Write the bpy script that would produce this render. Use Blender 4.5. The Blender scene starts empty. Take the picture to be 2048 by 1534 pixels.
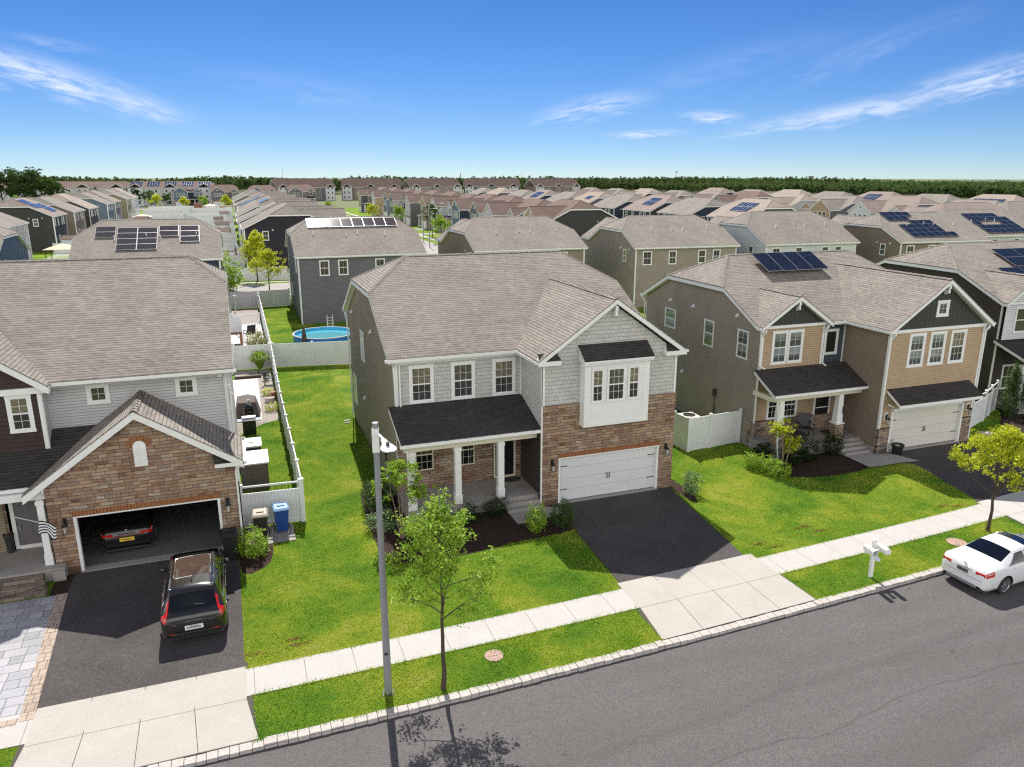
import bpy, math, random
import numpy as np
from mathutils import Vector, Matrix
C = bpy.context.scene.collection
scene = bpy.context.scene
PI = math.pi

# ---------------------------------------------------------------- camera
cam_d = bpy.data.cameras.new('camera'); cam = bpy.data.objects.new('camera', cam_d); C.objects.link(cam)
cam_d.sensor_width = 36; cam_d.sensor_fit = 'HORIZONTAL'; cam_d.lens = 26.626; cam_d.clip_end = 20000; cam_d.clip_start = .1
R_ = Vector((.940007764, -.341152082, .000812796)); U_ = Vector((.0893598, .24851921, .96449626)); F_ = Vector((.3292419, .90656134, -.26409527))
m = Matrix.Identity(4)
for i in range(3):
    m[i][0] = R_[i]; m[i][1] = U_[i]; m[i][2] = -F_[i]
m[0][3], m[1][3], m[2][3] = -11.631, -28.287, 13.93
cam.matrix_world = m
scene.camera = cam

# ---------------------------------------------------------------- exposure, sky and sun
scene.cycles.use_denoising = False; scene.cycles.pixel_filter_type = 'BLACKMAN_HARRIS'; scene.cycles.filter_width = 1.25
EXPOSURE = 0.48
scene.view_settings.view_transform = 'Standard'; scene.view_settings.look = 'None'
scene.view_settings.exposure = EXPOSURE; scene.view_settings.gamma = 1
SUN_EL, SUN_AZ = 51.2, 7.6            # degrees; azimuth from +y towards +x
world = bpy.data.worlds.new('World'); scene.world = world; world.use_nodes = True

class NT:
    def __init__(s, tree): s.t = tree; s.t.nodes.clear()
    def n(s, kind, ins=None, **props):
        nd = s.t.nodes.new(kind)
        for k, v in props.items(): setattr(nd, k, v)
        for k, v in (ins or {}).items():
            sock = nd.inputs[k]
            if isinstance(v, bpy.types.NodeSocket): s.t.links.new(v, sock)
            elif isinstance(v, bpy.types.Node): s.t.links.new(v.outputs[0], sock)
            else: sock.default_value = v
        return nd
    def math(s, op, a, b=0.0, c=0.0, clamp=False):
        return s.n('ShaderNodeMath', {0: a, 1: b, 2: c}, operation=op, use_clamp=clamp).outputs[0]
    def ramp(s, fac, stops, interp='LINEAR'):
        nd = s.n('ShaderNodeValToRGB', {0: fac}); cr = nd.color_ramp; cr.interpolation = interp
        while len(cr.elements) < len(stops): cr.elements.new(.5)
        for e, (p, c) in zip(cr.elements, stops):
            e.position = p; e.color = (*c, 1) if len(c) == 3 else c
        return nd.outputs[0]
    def mix(s, fac, a, b, blend='MIX'):
        nd = s.n('ShaderNodeMix', data_type='RGBA', blend_type=blend)
        for sock, v in ((nd.inputs[0], fac), (nd.inputs[6], a), (nd.inputs[7], b)):
            if isinstance(v, bpy.types.NodeSocket): s.t.links.new(v, sock)
            else: sock.default_value = v if isinstance(v, (int, float)) else ((*v, 1) if len(v) == 3 else v)
        return nd.outputs[2]
    def maprange(s, v, a, b, c=0.0, d=1.0, smooth=False):
        return s.n('ShaderNodeMapRange', {0: v, 1: a, 2: b, 3: c, 4: d}, interpolation_type='SMOOTHSTEP' if smooth else 'LINEAR').outputs[0]

def build_sky():
    w = NT(world.node_tree)
    sky = w.n('ShaderNodeTexSky', sky_type='NISHITA', sun_disc=False, sun_elevation=math.radians(SUN_EL), sun_rotation=math.radians(SUN_AZ),
              altitude=20, air_density=.55, dust_density=0, ozone_density=5.0)
    hs = w.n('ShaderNodeHueSaturation', {'Saturation': 1.2, 'Value': 1.0, 'Hue': .506, 'Color': sky.outputs[0]})
    tc = w.n('ShaderNodeTexCoord'); sp = w.n('ShaderNodeSeparateXYZ', {0: tc.outputs['Generated']})
    x, y, z = sp.outputs
    az = w.math('MULTIPLY', w.math('ARCTAN2', x, y), 180 / PI); el = w.math('MULTIPLY', w.math('ARCSINE', z), 180 / PI)
    # cirrus: long feathered streaks, each an ellipse in azimuth and elevation broken up by stretched noise
    total = None
    for i, (a0, e0, la, le, tilt, amt, sc) in enumerate([
            (-9.3, 5.7, 8.2, 1.25, -15, .85, .9), (-4.6, 4.4, 3.2, .8, -18, .75, 1.3), (25.9, 4.75, 4.6, 1.0, 10, .62, 1.2), (29.5, 2.9, 3.2, .32, 2, .8, 1.5), (34.0, 3.95, 2.4, .55, -2, .8, 1.4),
            (43.5, 4.2, 9.5, .8, 9, .75, 1.0), (50.5, 5.9, 5.6, 1.1, 12, .8, .9), (44.0, 8.0, 7.5, 1.0, 17, .16, .6), (6.0, 5.7, 8.0, 1.1, -8, .12, .6),
            (-9.5, 7.8, 3.2, .4, -6, .2, 1.0), (36, 7.6, 9, 1.4, 12, .1, .5), (0.0, 1.4, 30, .6, 0, .10, .5)]):
        t = math.radians(tilt)
        da = w.math('SUBTRACT', az, a0); de = w.math('SUBTRACT', el, e0)
        u = w.math('ADD', w.math('MULTIPLY', da, math.cos(t)), w.math('MULTIPLY', de, math.sin(t)))
        v = w.math('SUBTRACT', w.math('MULTIPLY', de, math.cos(t)), w.math('MULTIPLY', da, math.sin(t)))
        vec = w.n('ShaderNodeCombineXYZ', {0: w.math('MULTIPLY', u, .42 * sc), 1: w.math('MULTIPLY', v, 2.1 * sc), 2: i * 7.3})
        nz = w.n('ShaderNodeTexNoise', {'Vector': vec.outputs[0], 'Scale': 1.0, 'Detail': 7.0, 'Roughness': .62, 'Distortion': .6}).outputs[0]
        wob = w.math('MULTIPLY', w.math('SUBTRACT', nz, .5), 1.6)
        uu = w.math('ADD', w.math('DIVIDE', u, la), w.math('MULTIPLY', wob, .5)); vv = w.math('ADD', w.math('DIVIDE', v, le), wob)
        d = w.math('SQRT', w.math('ADD', w.math('MULTIPLY', uu, uu), w.math('MULTIPLY', vv, vv)))
        msk = w.math('MULTIPLY', w.maprange(d, 1.25, .0, 0, 1, True), w.maprange(nz, .34, .66, .15, 1, True))
        msk = w.math('MULTIPLY', msk, amt)
        total = msk if total is None else w.math('MAXIMUM', total, msk)
    col = w.mix(total, hs.outputs[0], (8.2, 8.9, 10.6))
    col = w.mix(w.maprange(el, 0, 9, .17, 0, True), col, (0, 0, 0))
    # unseen bright cloud, added low behind the camera to fill the shaded walls
    off = w.math('ABSOLUTE', w.math('SUBTRACT', w.math('MODULO', w.math('ADD', az, 520.0), 360.0), 180.0))
    fill_veil = w.math('MULTIPLY', w.maprange(off, 62, 105, 0, 1, True), w.math('MULTIPLY', w.maprange(el, 0, 6, .4, 1), w.maprange(el, 26, 52, 1, .08, True)))
    vn = w.n('ShaderNodeTexNoise', {'Vector': tc.outputs['Generated'], 'Scale': 2.6, 'Detail': 6.0, 'Roughness': .6, 'Distortion': .4}).outputs[0]
    col = w.mix(w.math('MULTIPLY', fill_veil, w.maprange(vn, .3, .62, .35, .92, True)), col, (19.0, 18.4, 17.5))
    bg = w.n('ShaderNodeBackground', {'Color': col, 'Strength': SKY_STRENGTH})
    w.n('ShaderNodeOutputWorld', {0: bg.outputs[0]})
SKY_STRENGTH = .082
build_sky()
sun_d = bpy.data.lights.new('sun', 'SUN'); sun_d.energy = 5.0; sun_d.angle = math.radians(.5); sun_d.color = (1, .95, .86)
sun = bpy.data.objects.new('sun', sun_d); C.objects.link(sun)
_e, _a = math.radians(SUN_EL), math.radians(SUN_AZ)
sun.rotation_euler = Vector((math.sin(_a) * math.cos(_e), math.cos(_a) * math.cos(_e), math.sin(_e))).to_track_quat('Z', 'Y').to_euler()
sun.location = (0, 0, 60)

# ---------------------------------------------------------------- helpers
def tag(o, label=None, cat=None, group=None, kind=None):
    if label: o['label'] = label
    if cat: o['category'] = cat
    if group: o['group'] = group
    if kind: o['kind'] = kind
    return o
def empty(name, loc=(0, 0, 0), rz=0, **k):
    o = bpy.data.objects.new(name, None); C.objects.link(o); o.location = loc; o.rotation_euler = (0, 0, rz); o.empty_display_size = .3
    return tag(o, **k)
def copy_tree(o, parent=None):
    c = o.copy(); C.objects.link(c)
    if parent: c.parent = parent
    for ch in list(o.children): copy_tree(ch, c)
    return c
def v3(*a): return Vector(a)

class MB:
    """collects faces; build() links them as ONE mesh with metric UVs (u level along the face, v up the slope)"""
    def __init__(s): s.v = []; s.f = []; s.m = []
    def poly(s, pts, m=0):
        i = len(s.v); s.v += [tuple(p) for p in pts]; s.f.append(tuple(range(i, i + len(pts)))); s.m.append(m); return s
    def fbox(s, o, a, b, c, m=0):
        o, a, b, c = Vector(o), Vector(a), Vector(b), Vector(c)
        if a.cross(b).dot(c) < 0: a, b = b, a
        i = len(s.v)
        s.v += [tuple(p) for p in (o, o + a, o + a + b, o + b, o + c, o + a + c, o + a + b + c, o + b + c)]
        for q in ((0, 3, 2, 1), (4, 5, 6, 7), (0, 1, 5, 4), (1, 2, 6, 5), (2, 3, 7, 6), (3, 0, 4, 7)):
            s.f.append(tuple(i + k for k in q)); s.m.append(m)
        return s
    def box(s, x0, x1, y0, y1, z0, z1, m=0): return s.fbox((x0, y0, z0), (x1 - x0, 0, 0), (0, y1 - y0, 0), (0, 0, z1 - z0), m)
    def cyl(s, p, q, r0, r1=None, n=8, m=0, caps=True):
        p, q = Vector(p), Vector(q); r1 = r0 if r1 is None else r1
        d = (q - p).normalized(); a = d.orthogonal().normalized(); b = d.cross(a); i = len(s.v)
        for c, r in ((p, r0), (q, r1)):
            for k in range(n):
                t = 2 * PI * k / n; s.v.append(tuple(c + (a * math.cos(t) + b * math.sin(t)) * r))
        for k in range(n):
            s.f.append((i + k, i + (k + 1) % n, i + n + (k + 1) % n, i + n + k)); s.m.append(m)
        if caps:
            s.f.append(tuple(i + n - 1 - k for k in range(n))); s.f.append(tuple(i + n + k for k in range(n))); s.m += [m, m]
        return s
    def path(s, pts, r, n=8, m=0):
        for a, b in zip(pts, pts[1:]): s.cyl(a, b, r, r, n, m)
        return s
    def lathe(s, c, prof, n=16, m=0, sx=1, sy=1):
        c = Vector(c); i = len(s.v)
        for r, z in prof:
            for k in range(n):
                t = 2 * PI * k / n; s.v.append((c.x + r * math.cos(t) * sx, c.y + r * math.sin(t) * sy, c.z + z))
        for j in range(len(prof) - 1):
            for k in range(n):
                s.f.append((i + j * n + k, i + j * n + (k + 1) % n, i + (j + 1) * n + (k + 1) % n, i + (j + 1) * n + k)); s.m.append(m)
        s.f.append(tuple(i + n - 1 - k for k in range(n))); s.m.append(m)
        s.f.append(tuple(i + (len(prof) - 1) * n + k for k in range(n))); s.m.append(m)
        return s
    def slab(s, pts, t=.05, m=0, ms=None):
        ms = m if ms is None else ms; pts = [Vector(p) for p in pts]
        s.poly(pts, m); lo = [p - Vector((0, 0, t)) for p in pts]
        for k in range(len(pts)):
            a, b = k, (k + 1) % len(pts); s.poly([pts[b], pts[a], lo[a], lo[b]], ms)
        return s
    def build(s, name, mats, parent=None, smooth=False, bevel=0, kind=None):
        me = bpy.data.meshes.new(name); me.from_pydata(s.v, [], s.f)
        for mm in (mats if isinstance(mats, (list, tuple)) else [mats]): me.materials.append(mm)
        me.polygons.foreach_set('material_index', s.m)
        if smooth: me.polygons.foreach_set('use_smooth', [True] * len(s.f))
        uvl = me.uv_layers.new(name='UVMap'); uv = []
        for p in me.polygons:
            n = p.normal; h = Vector((1, 0, 0)) if abs(n.z) > .995 else Vector((-n.y, n.x, 0)).normalized()
            w = n.cross(h)
            for vi in p.vertices:
                co = me.vertices[vi].co; uv += [co.dot(h), co.dot(w)]
        uvl.data.foreach_set('uv', uv)
        o = bpy.data.objects.new(name, me); C.objects.link(o)
        if parent: o.parent = parent
        if bevel:
            b = o.modifiers.new('bevel', 'BEVEL'); b.width = bevel; b.segments = 2; b.limit_method = 'ANGLE'
        if kind: o['kind'] = kind
        return o

SPLIT = ('corner_board', 'trim_board', 'splash_block', 'return_roof', 'stone_ledge', 'lantern_plate', 'porch_beam', 'foundation', 'frieze')
class Splitter:
    """each piece added becomes a part of its own"""
    def __init__(s, kit, name, mat): s.a = (kit, name, mat)
    def _n(s): k, n, m = s.a; return k(n, m, key=len(k.d) + 1000)
    def box(s, *a): return s._n().box(*a)
    def fbox(s, *a): return s._n().fbox(*a)
    def poly(s, *a): return s._n().poly(*a)
    def cyl(s, *a): return s._n().cyl(*a)
class Kit:
    """the parts of one thing, each part one mesh"""
    def __init__(s, root): s.root = root; s.d = {}
    def __call__(s, name, mat, key=None):
        if key is None and name in SPLIT: return Splitter(s, name, mat)
        k = (name, mat.name if not isinstance(mat, list) else name, key)
        if k not in s.d: s.d[k] = (MB(), mat)
        return s.d[k][0]
    def flush(s):
        for (name, _, _), (mb, mat) in s.d.items():
            if mb.f: mb.build(name, mat, s.root)
        s.d = {}

def np_mesh(name, verts, nper, mats, parent=None, rnd=None, kind=None):
    """fast mesh of equal polygons (nper corners each) with a per-face value 'rnd'"""
    verts = np.asarray(verts, dtype=np.float32).reshape(-1, 3); nf = len(verts) // nper
    me = bpy.data.meshes.new(name); me.vertices.add(len(verts)); me.vertices.foreach_set('co', verts.ravel())
    me.loops.add(len(verts)); me.loops.foreach_set('vertex_index', np.arange(len(verts), dtype=np.int32))
    me.polygons.add(nf); me.polygons.foreach_set('loop_start', np.arange(0, len(verts), nper, dtype=np.int32))
    try: me.polygons.foreach_set('loop_total', np.full(nf, nper, dtype=np.int32))
    except Exception: pass
    for mm in (mats if isinstance(mats, (list, tuple)) else [mats]): me.materials.append(mm)
    if rnd is not None:
        a = me.attributes.new('rnd', 'FLOAT', 'FACE'); a.data.foreach_set('value', np.asarray(rnd, dtype=np.float32))
    me.update(calc_edges=True); me.validate()
    o = bpy.data.objects.new(name, me); C.objects.link(o)
    if parent: o.parent = parent
    if kind: o['kind'] = kind
    return o
# ---------------------------------------------------------------- materials
def new_mat(name):
    mt = bpy.data.materials.new(name); mt.use_nodes = True; t = NT(mt.node_tree)
    return mt, t
def finish(t, col, rough=.8, bump=None, dist=.01, metal=0, spec=.5, coat=0, trans=None, strength=1.0):
    p = t.n('ShaderNodeBsdfPrincipled', {'Metallic': metal, 'Coat Weight': coat, 'Coat Roughness': .03, 'Specular IOR Level': spec})
    for k, v in (('Base Color', col), ('Roughness', rough)):
        if isinstance(v, bpy.types.NodeSocket): t.t.links.new(v, p.inputs[k])
        else: p.inputs[k].default_value = v if not isinstance(v, (tuple, list)) or len(v) == 4 else (*v, 1)
    if bump is not None:
        b = t.n('ShaderNodeBump', {'Height': bump, 'Distance': dist, 'Strength': strength}); t.t.links.new(b.outputs[0], p.inputs['Normal'])
    out = p.outputs[0]
    if trans is not None:
        tr = t.n('ShaderNodeBsdfTranslucent', {'Color': trans[1] if isinstance(trans[1], bpy.types.NodeSocket) else (*trans[1], 1)})
        out = t.n('ShaderNodeMixShader', {0: trans[0], 1: out, 2: tr.outputs[0]}).outputs[0]
    t.n('ShaderNodeOutputMaterial', {0: out})
def uvw(t): return t.n('ShaderNodeUVMap').outputs[0]
def obj_co(t): return t.n('ShaderNodeTexCoord').outputs['Object']
def pos(t): return t.n('ShaderNodeNewGeometry').outputs['Position']
def noise(t, vec, scale, detail=4, rough=.55, dist=0):
    return t.n('ShaderNodeTexNoise', {'Vector': vec, 'Scale': scale, 'Detail': detail, 'Roughness': rough, 'Distortion': dist}).outputs[0]
def scaled(t, vec, s): return t.n('ShaderNodeMapping', {'Vector': vec, 'Scale': s}).outputs[0]
def sepuv(t, vec):
    n = t.n('ShaderNodeSeparateXYZ', {0: vec}); return n.outputs[0], n.outputs[1]
def mul(c, k): return tuple(a * k for a in c)

def plain(name, col, rough=.6, var=.08, scale=3.0, metal=0, spec=.5, coat=0, bump=0, bscale=60):
    mt, t = new_mat(name); n = noise(t, obj_co(t), scale, 5)
    c = t.mix(t.maprange(n, .3, .7), mul(col, 1 - var), mul(col, 1 + var))
    finish(t, c, rough, noise(t, obj_co(t), bscale, 3) if bump else None, bump or .001, metal, spec, coat); return mt

def shingle(name, a, b, contrast=1.0):
    mt, t = new_mat(name); uv = uvw(t); u, v = sepuv(t, uv)
    kw = {'Vector': uv, 'Scale': 1.0, 'Color1': (0, 0, 0, 1), 'Color2': (1, 1, 1, 1), 'Mortar': (.5, .5, .5, 1), 'Mortar Size': .0, 'Row Height': .145}
    br = t.n('ShaderNodeTexBrick', {**kw, 'Brick Width': .21}, offset=.37, offset_frequency=2)
    br2 = t.n('ShaderNodeTexBrick', {**kw, 'Brick Width': .47}, offset=.61, offset_frequency=3)
    big = noise(t, uv, .3, 4); fine = noise(t, uv, 45, 3, .7)
    f = t.math('ADD', t.math('MULTIPLY', br.outputs[0], .32), t.math('MULTIPLY', br2.outputs[0], .2)); f = t.math('ADD', f, .22)
    f = t.math('ADD', f, t.math('MULTIPLY', t.math('SUBTRACT', big, .5), .9)); f = t.math('ADD', f, t.math('MULTIPLY', t.math('SUBTRACT', fine, .5), 1.1), clamp=True)
    col = t.mix(f, a, b)
    fr = t.math('FRACT', t.math('DIVIDE', v, .145))
    line = t.maprange(fr, .0, .36, 1, 0, True)
    brk = t.maprange(noise(t, scaled(t, uv, (2.6, 6.9, 1)), 1, 2), .36, .54, .42, 1)
    tab = t.math('MULTIPLY', t.maprange(t.math('ABSOLUTE', t.math('SUBTRACT', t.math('FRACT', t.math('DIVIDE', t.math('ADD', u, t.math('MULTIPLY', t.math('FLOOR', t.math('DIVIDE', v, .145)), .113)), .305)), .5)), .44, .5), .3)
    k = t.math('MULTIPLY', t.math('MAXIMUM', t.math('MULTIPLY', line, brk), tab), .88 * contrast)
    col = t.mix(k, col, mul(a, .16))
    hgt = t.math('ADD', t.math('MULTIPLY', fr, -.6), t.math('MULTIPLY', br.outputs[0], .25)); hgt = t.math('ADD', hgt, t.math('MULTIPLY', fine, .35))
    finish(t, col, .93, hgt, .014, spec=.2); return mt

def lap(name, col, step=.115, vert=False, var=.1, grain=.06):
    """clapboard (or board and batten): a sawtooth relief plus a soft seam under each board"""
    mt, t = new_mat(name); uv = uvw(t); u, v = sepuv(t, uv); c = u if vert else v
    fr = t.math('FRACT', t.math('DIVIDE', c, step)); n = noise(t, uv, .7, 4); g = noise(t, scaled(t, uv, (2, 30, 1) if not vert else (30, 2, 1)), 3, 4)
    base = t.mix(t.maprange(n, .3, .7), mul(col, 1 - var), mul(col, 1 + var)); base = t.mix(t.math('MULTIPLY', g, grain * 2), base, mul(col, .6))
    seam = t.maprange(fr, 0, .26, 1, 0, True) if not vert else t.maprange(t.math('ABSOLUTE', t.math('SUBTRACT', fr, .5)), .44, .5, 0, 1, True)
    base = t.mix(t.math('MULTIPLY', seam, .72), base, mul(col, .22))
    h = t.math('MULTIPLY', fr, -1.0) if not vert else t.maprange(t.math('ABSOLUTE', t.math('SUBTRACT', fr, .5)), .38, .42, 0, 1)
    finish(t, base, .66, h, .018, spec=.3); return mt

def shake(name, col):
    mt, t = new_mat(name); uv = uvw(t); u, v = sepuv(t, uv)
    kw = dict(offset=.43, offset_frequency=2)
    br = t.n('ShaderNodeTexBrick', {'Vector': uv, 'Scale': 1.0, 'Color1': (0, 0, 0, 1), 'Color2': (1, 1, 1, 1), 'Mortar': (.5, .5, .5, 1), 'Mortar Size': .006, 'Mortar Smooth': .3, 'Brick Width': .2, 'Row Height': .17}, **kw)
    n = noise(t, uv, 1.2, 4); f = t.math('ADD', t.math('MULTIPLY', br.outputs[0], .6), t.math('MULTIPLY', n, .4))
    c = t.mix(f, mul(col, .86), mul(col, 1.12)); c = t.mix(t.math('MULTIPLY', br.outputs[1], .5), c, mul(col, .35))
    fr = t.math('FRACT', t.math('DIVIDE', v, .17)); c = t.mix(t.math('MULTIPLY', t.maprange(fr, 0, .1, 1, 0, True), .35), c, mul(col, .4))
    h = t.math('SUBTRACT', t.math('MULTIPLY', fr, -.8), t.math('MULTIPLY', br.outputs[1], .5))
    finish(t, c, .7, h, .014, spec=.3); return mt

def ledge(name, stops, row=.13, width=.43, gap=.007, mortar=(.06, .045, .035)):
    mt, t = new_mat(name); uv = uvw(t)
    wob = t.n('ShaderNodeTexNoise', {'Vector': uv, 'Scale': 2.3, 'Detail': 3.0}).outputs[1]
    vec = t.n('ShaderNodeVectorMath', {0: uv, 1: t.n('ShaderNodeVectorMath', {0: wob, 1: (.05, .035, 0)}, operation='MULTIPLY').outputs[0]}, operation='ADD').outputs[0]
    A = t.n('ShaderNodeTexBrick', {'Vector': vec, 'Scale': 1.0, 'Color1': (0, 0, 0, 1), 'Color2': (1, 1, 1, 1), 'Mortar': (.5, .5, .5, 1), 'Mortar Size': gap, 'Mortar Smooth': .2, 'Brick Width': width, 'Row Height': row}, offset=.37, offset_frequency=2, squash=.62, squash_frequency=3)
    B = t.n('ShaderNodeTexBrick', {'Vector': vec, 'Scale': 1.0, 'Color1': (0, 0, 0, 1), 'Color2': (1, 1, 1, 1), 'Mortar': (.5, .5, .5, 1), 'Mortar Size': 0.0, 'Brick Width': width * 1.7, 'Row Height': row * 2}, offset=.7, offset_frequency=3)
    n = noise(t, uv, 14, 5); big = noise(t, uv, .9, 3)
    f = t.math('ADD', t.math('MULTIPLY', A.outputs[0], .6), t.math('MULTIPLY', B.outputs[0], .3)); f = t.math('ADD', f, t.math('MULTIPLY', t.math('SUBTRACT', n, .5), .7))
    f = t.math('ADD', f, t.math('MULTIPLY', t.math('SUBTRACT', big, .45), .5), clamp=True)
    c = t.ramp(f, stops); c = t.mix(t.math('MULTIPLY', A.outputs[1], .8), c, mortar)
    h = t.math('SUBTRACT', t.math('ADD', t.math('MULTIPLY', A.outputs[0], .5), t.math('MULTIPLY', n, .5)), A.outputs[1])
    finish(t, c, .9, h, .03, spec=.2); return mt

def brick(name, c1, c2, mortar, w=.2, h=.07, gap=.008):
    mt, t = new_mat(name); uv = uvw(t)
    A = t.n('ShaderNodeTexBrick', {'Vector': uv, 'Scale': 1.0, 'Color1': (*c1, 1), 'Color2': (*c2, 1), 'Mortar': (*mortar, 1), 'Mortar Size': gap, 'Brick Width': w, 'Row Height': h})
    n = noise(t, uv, 20, 4); c = t.mix(t.math('MULTIPLY', n, .4), A.outputs[0], mul(c1, .6))
    finish(t, c, .9, t.math('MULTIPLY', A.outputs[1], -1.0), .01, spec=.2); return mt

def speckle(name, a, b, scale=90, rough=.9, big=.5, bigamt=.25, bump=.004, stain=None, spec=.25, edge=None):
    """asphalt, concrete, gravel: fine grain over broad blotches"""
    mt, t = new_mat(name); p = pos(t); g = noise(t, p, scale, 3, .7); g2 = noise(t, p, scale * .3, 2); bn = noise(t, p, big, 5, .6)
    f = t.math('ADD', t.math('MULTIPLY', t.maprange(g, .36, .64), .7), t.math('MULTIPLY', t.maprange(g2, .3, .7), .3))
    c = t.mix(f, a, b); c = t.mix(t.math('MULTIPLY', t.maprange(bn, .35, .68), bigamt), c, mul(a, .55) if stain is None else stain)
    finish(t, c, rough, g, bump, spec=spec); return mt

def road_mat():
    mt, t = new_mat('road_asphalt'); p = pos(t); g = noise(t, p, 32, 3, .8); g2 = noise(t, p, 14, 3)
    bn = noise(t, scaled(t, p, (.12, .8, 1)), 1.0, 4, .6); bl = noise(t, p, .5, 4)
    c = t.mix(t.maprange(g, .34, .66), (.045, .043, .045), (.168, .159, .16)); c = t.mix(t.math('MULTIPLY', t.maprange(g2, .4, .7), .35), c, (.19, .17, .165))
    c = t.mix(t.math('MULTIPLY', t.maprange(bn, .42, .62), .3), c, (.075, .068, .066)); c = t.mix(t.math('MULTIPLY', t.maprange(bl, .45, .65), .18), c, (.1, .088, .086))
    x, y = sepuv(t, p)
    yw = t.math('ADD', t.math('SUBTRACT', y, t.math('MULTIPLY', x, .045)), t.math('MULTIPLY', noise(t, scaled(t, p, (.25, .25, 1)), 1, 3), 1.4))
    for y0, wd, k in ((-14.6, .06, .3), (-13.1, .35, .16), (-16.6, .4, .16)):
        seam = t.maprange(t.math('ABSOLUTE', t.math('SUBTRACT', yw, y0)), wd, 0, 0, k, True); c = t.mix(seam, c, (.035, .03, .03))
    vor = t.n('ShaderNodeTexVoronoi', {'Vector': t.n('ShaderNodeVectorMath', {0: p, 1: t.n('ShaderNodeTexNoise', {'Vector': p, 'Scale': 1.2}).outputs[1]}, operation='ADD').outputs[0], 'Scale': .32}, feature='DISTANCE_TO_EDGE').outputs[0]
    crack = t.math('MULTIPLY', t.maprange(vor, .006, .0, 0, 1), t.maprange(noise(t, p, .25, 2), .52, .6)); c = t.mix(t.math('MULTIPLY', crack, .25), c, (.025, .022, .022))
    spot = t.maprange(noise(t, p, 1.7, 2), .7, .76, 0, .5, True); c = t.mix(spot, c, (.04, .035, .035)); pale = t.maprange(noise(t, p, 2.9, 3), .72, .78, 0, .4, True); c = t.mix(pale, c, (.24, .22, .21))
    finish(t, c, .85, g, .006, spec=.25); return mt

def grass_col(t, p, shift=1.0):
    a = noise(t, p, .33, 6, .66, .5); b = noise(t, p, 1.9, 4); c = noise(t, p, 9, 4, .7)
    f = t.math('ADD', t.math('MULTIPLY', t.maprange(a, .34, .64), .66), t.math('MULTIPLY', b, .34)); f = t.math('ADD', f, t.math('MULTIPLY', t.math('SUBTRACT', c, .5), .6), clamp=True)
    return t.ramp(f, [(0, mul((.06, .15, .014), shift)), (.3, mul((.12, .25, .018), shift)), (.55, mul((.2, .31, .024), shift)), (.8, mul((.33, .385, .04), shift)), (1, mul((.44, .4, .14), shift))])
def lawn_mat(name='lawn_turf', k=1.0):
    mt, t = new_mat(name); p = pos(t); c = grass_col(t, p, .95 * k); g = noise(t, p, 22, 4, .85)
    c = t.mix(t.math('MULTIPLY', t.maprange(g, .35, .65, 1, 0), .65), c, (.02, .045, .006))
    finish(t, c, .95, g, .05, spec=.1); return mt
def blade_mat():
    mt, t = new_mat('grass_blades'); p = pos(t); c = grass_col(t, p, 1.5); r = t.n('ShaderNodeAttribute', attribute_name='rnd').outputs[2]
    c = t.mix(t.maprange(r, .93, 1), c, (.62, .55, .25)); c = t.mix(t.maprange(r, 0, .35, .5, 0), c, (.03, .08, .01))
    finish(t, c, .6, spec=.25, trans=(.35, c)); return mt
def leaf_mat(name, stops, tr=.4):
    mt, t = new_mat(name); r = t.n('ShaderNodeAttribute', attribute_name='rnd').outputs[2]
    c = t.ramp(r, stops); finish(t, c, .5 if tr > .32 else .9, spec=.35 if tr > .32 else .05, trans=(tr, c)); return mt
def glass_mat(name, dark, light, step=.055, amt=.5, rough=.02):
    """window: dark room behind a blind, under a clear reflecting skin"""
    mt, t = new_mat(name); uv = uvw(t); u, v = sepuv(t, uv)
    fr = t.math('FRACT', t.math('DIVIDE', v, step)); st = t.maprange(fr, .35, .6)
    n = noise(t, uv, 1.1, 3); c = t.mix(t.math('MULTIPLY', st, amt), dark, light); c = t.mix(t.maprange(n, .3, .75, 0, .6), c, mul(dark, .6))
    wv = noise(t, uv, 1.6, 2)
    finish(t, c, rough, wv, .004, spec=.6, coat=1.0); return mt
def solar_mat(name, col=(.01, .015, .03), line=(.16, .17, .19)):
    mt, t = new_mat(name); uv = uvw(t)
    A = t.n('ShaderNodeTexBrick', {'Vector': uv, 'Scale': 1.0, 'Color1': (*mul(col, .85), 1), 'Color2': (*mul(col, 1.2), 1), 'Mortar': (*mul(line, .35), 1), 'Mortar Size': .004, 'Brick Width': .16, 'Row Height': .16}, offset=0.0)
    finish(t, A.outputs[0], .1, spec=.12); return mt

M = {}
M['shingle'] = shingle('roof_shingle', (.175, .156, .138), (.36, .325, .288))
M['shingle_tan'] = shingle('roof_shingle_tan', (.24, .175, .13), (.44, .33, .25))
M['shingle_dark'] = shingle('roof_shingle_brown', (.13, .09, .075), (.24, .175, .15))
M['shingle_umber'] = shingle('roof_shingle_umber', (.075, .05, .042), (.15, .105, .09), .5)
M['shingle_pink'] = shingle('roof_shingle_rosy', (.2, .16, .14), (.36, .3, .265), .8)
M['white'] = plain('white_trim', (.78, .78, .77), .45, .03)
M['vinyl'] = plain('white_vinyl', (.72, .73, .74), .4, .05, 1.2)
M['cream'] = plain('cream_trim', (.72, .66, .54), .5, .04)
M['olive_lap'] = lap('olive_brown_lap_siding', (.27, .225, .155))
M['brown_lap'] = lap('brown_lap_siding', (.235, .185, .14))
M['tan_lap'] = lap('tan_lap_siding', (.45, .325, .21))
M['grey_lap'] = lap('pale_grey_lap_siding', (.54, .535, .54))
M['slate_lap'] = lap('slate_grey_lap_siding', (.15, .15, .16))
M['dark_lap'] = lap('charcoal_lap_siding', (.05, .05, .048))
M['darkbrown_lap'] = lap('dark_brown_lap_siding', (.06, .048, .04))
M['navy_lap'] = lap('navy_lap_siding', (.03, .045, .075))
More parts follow.
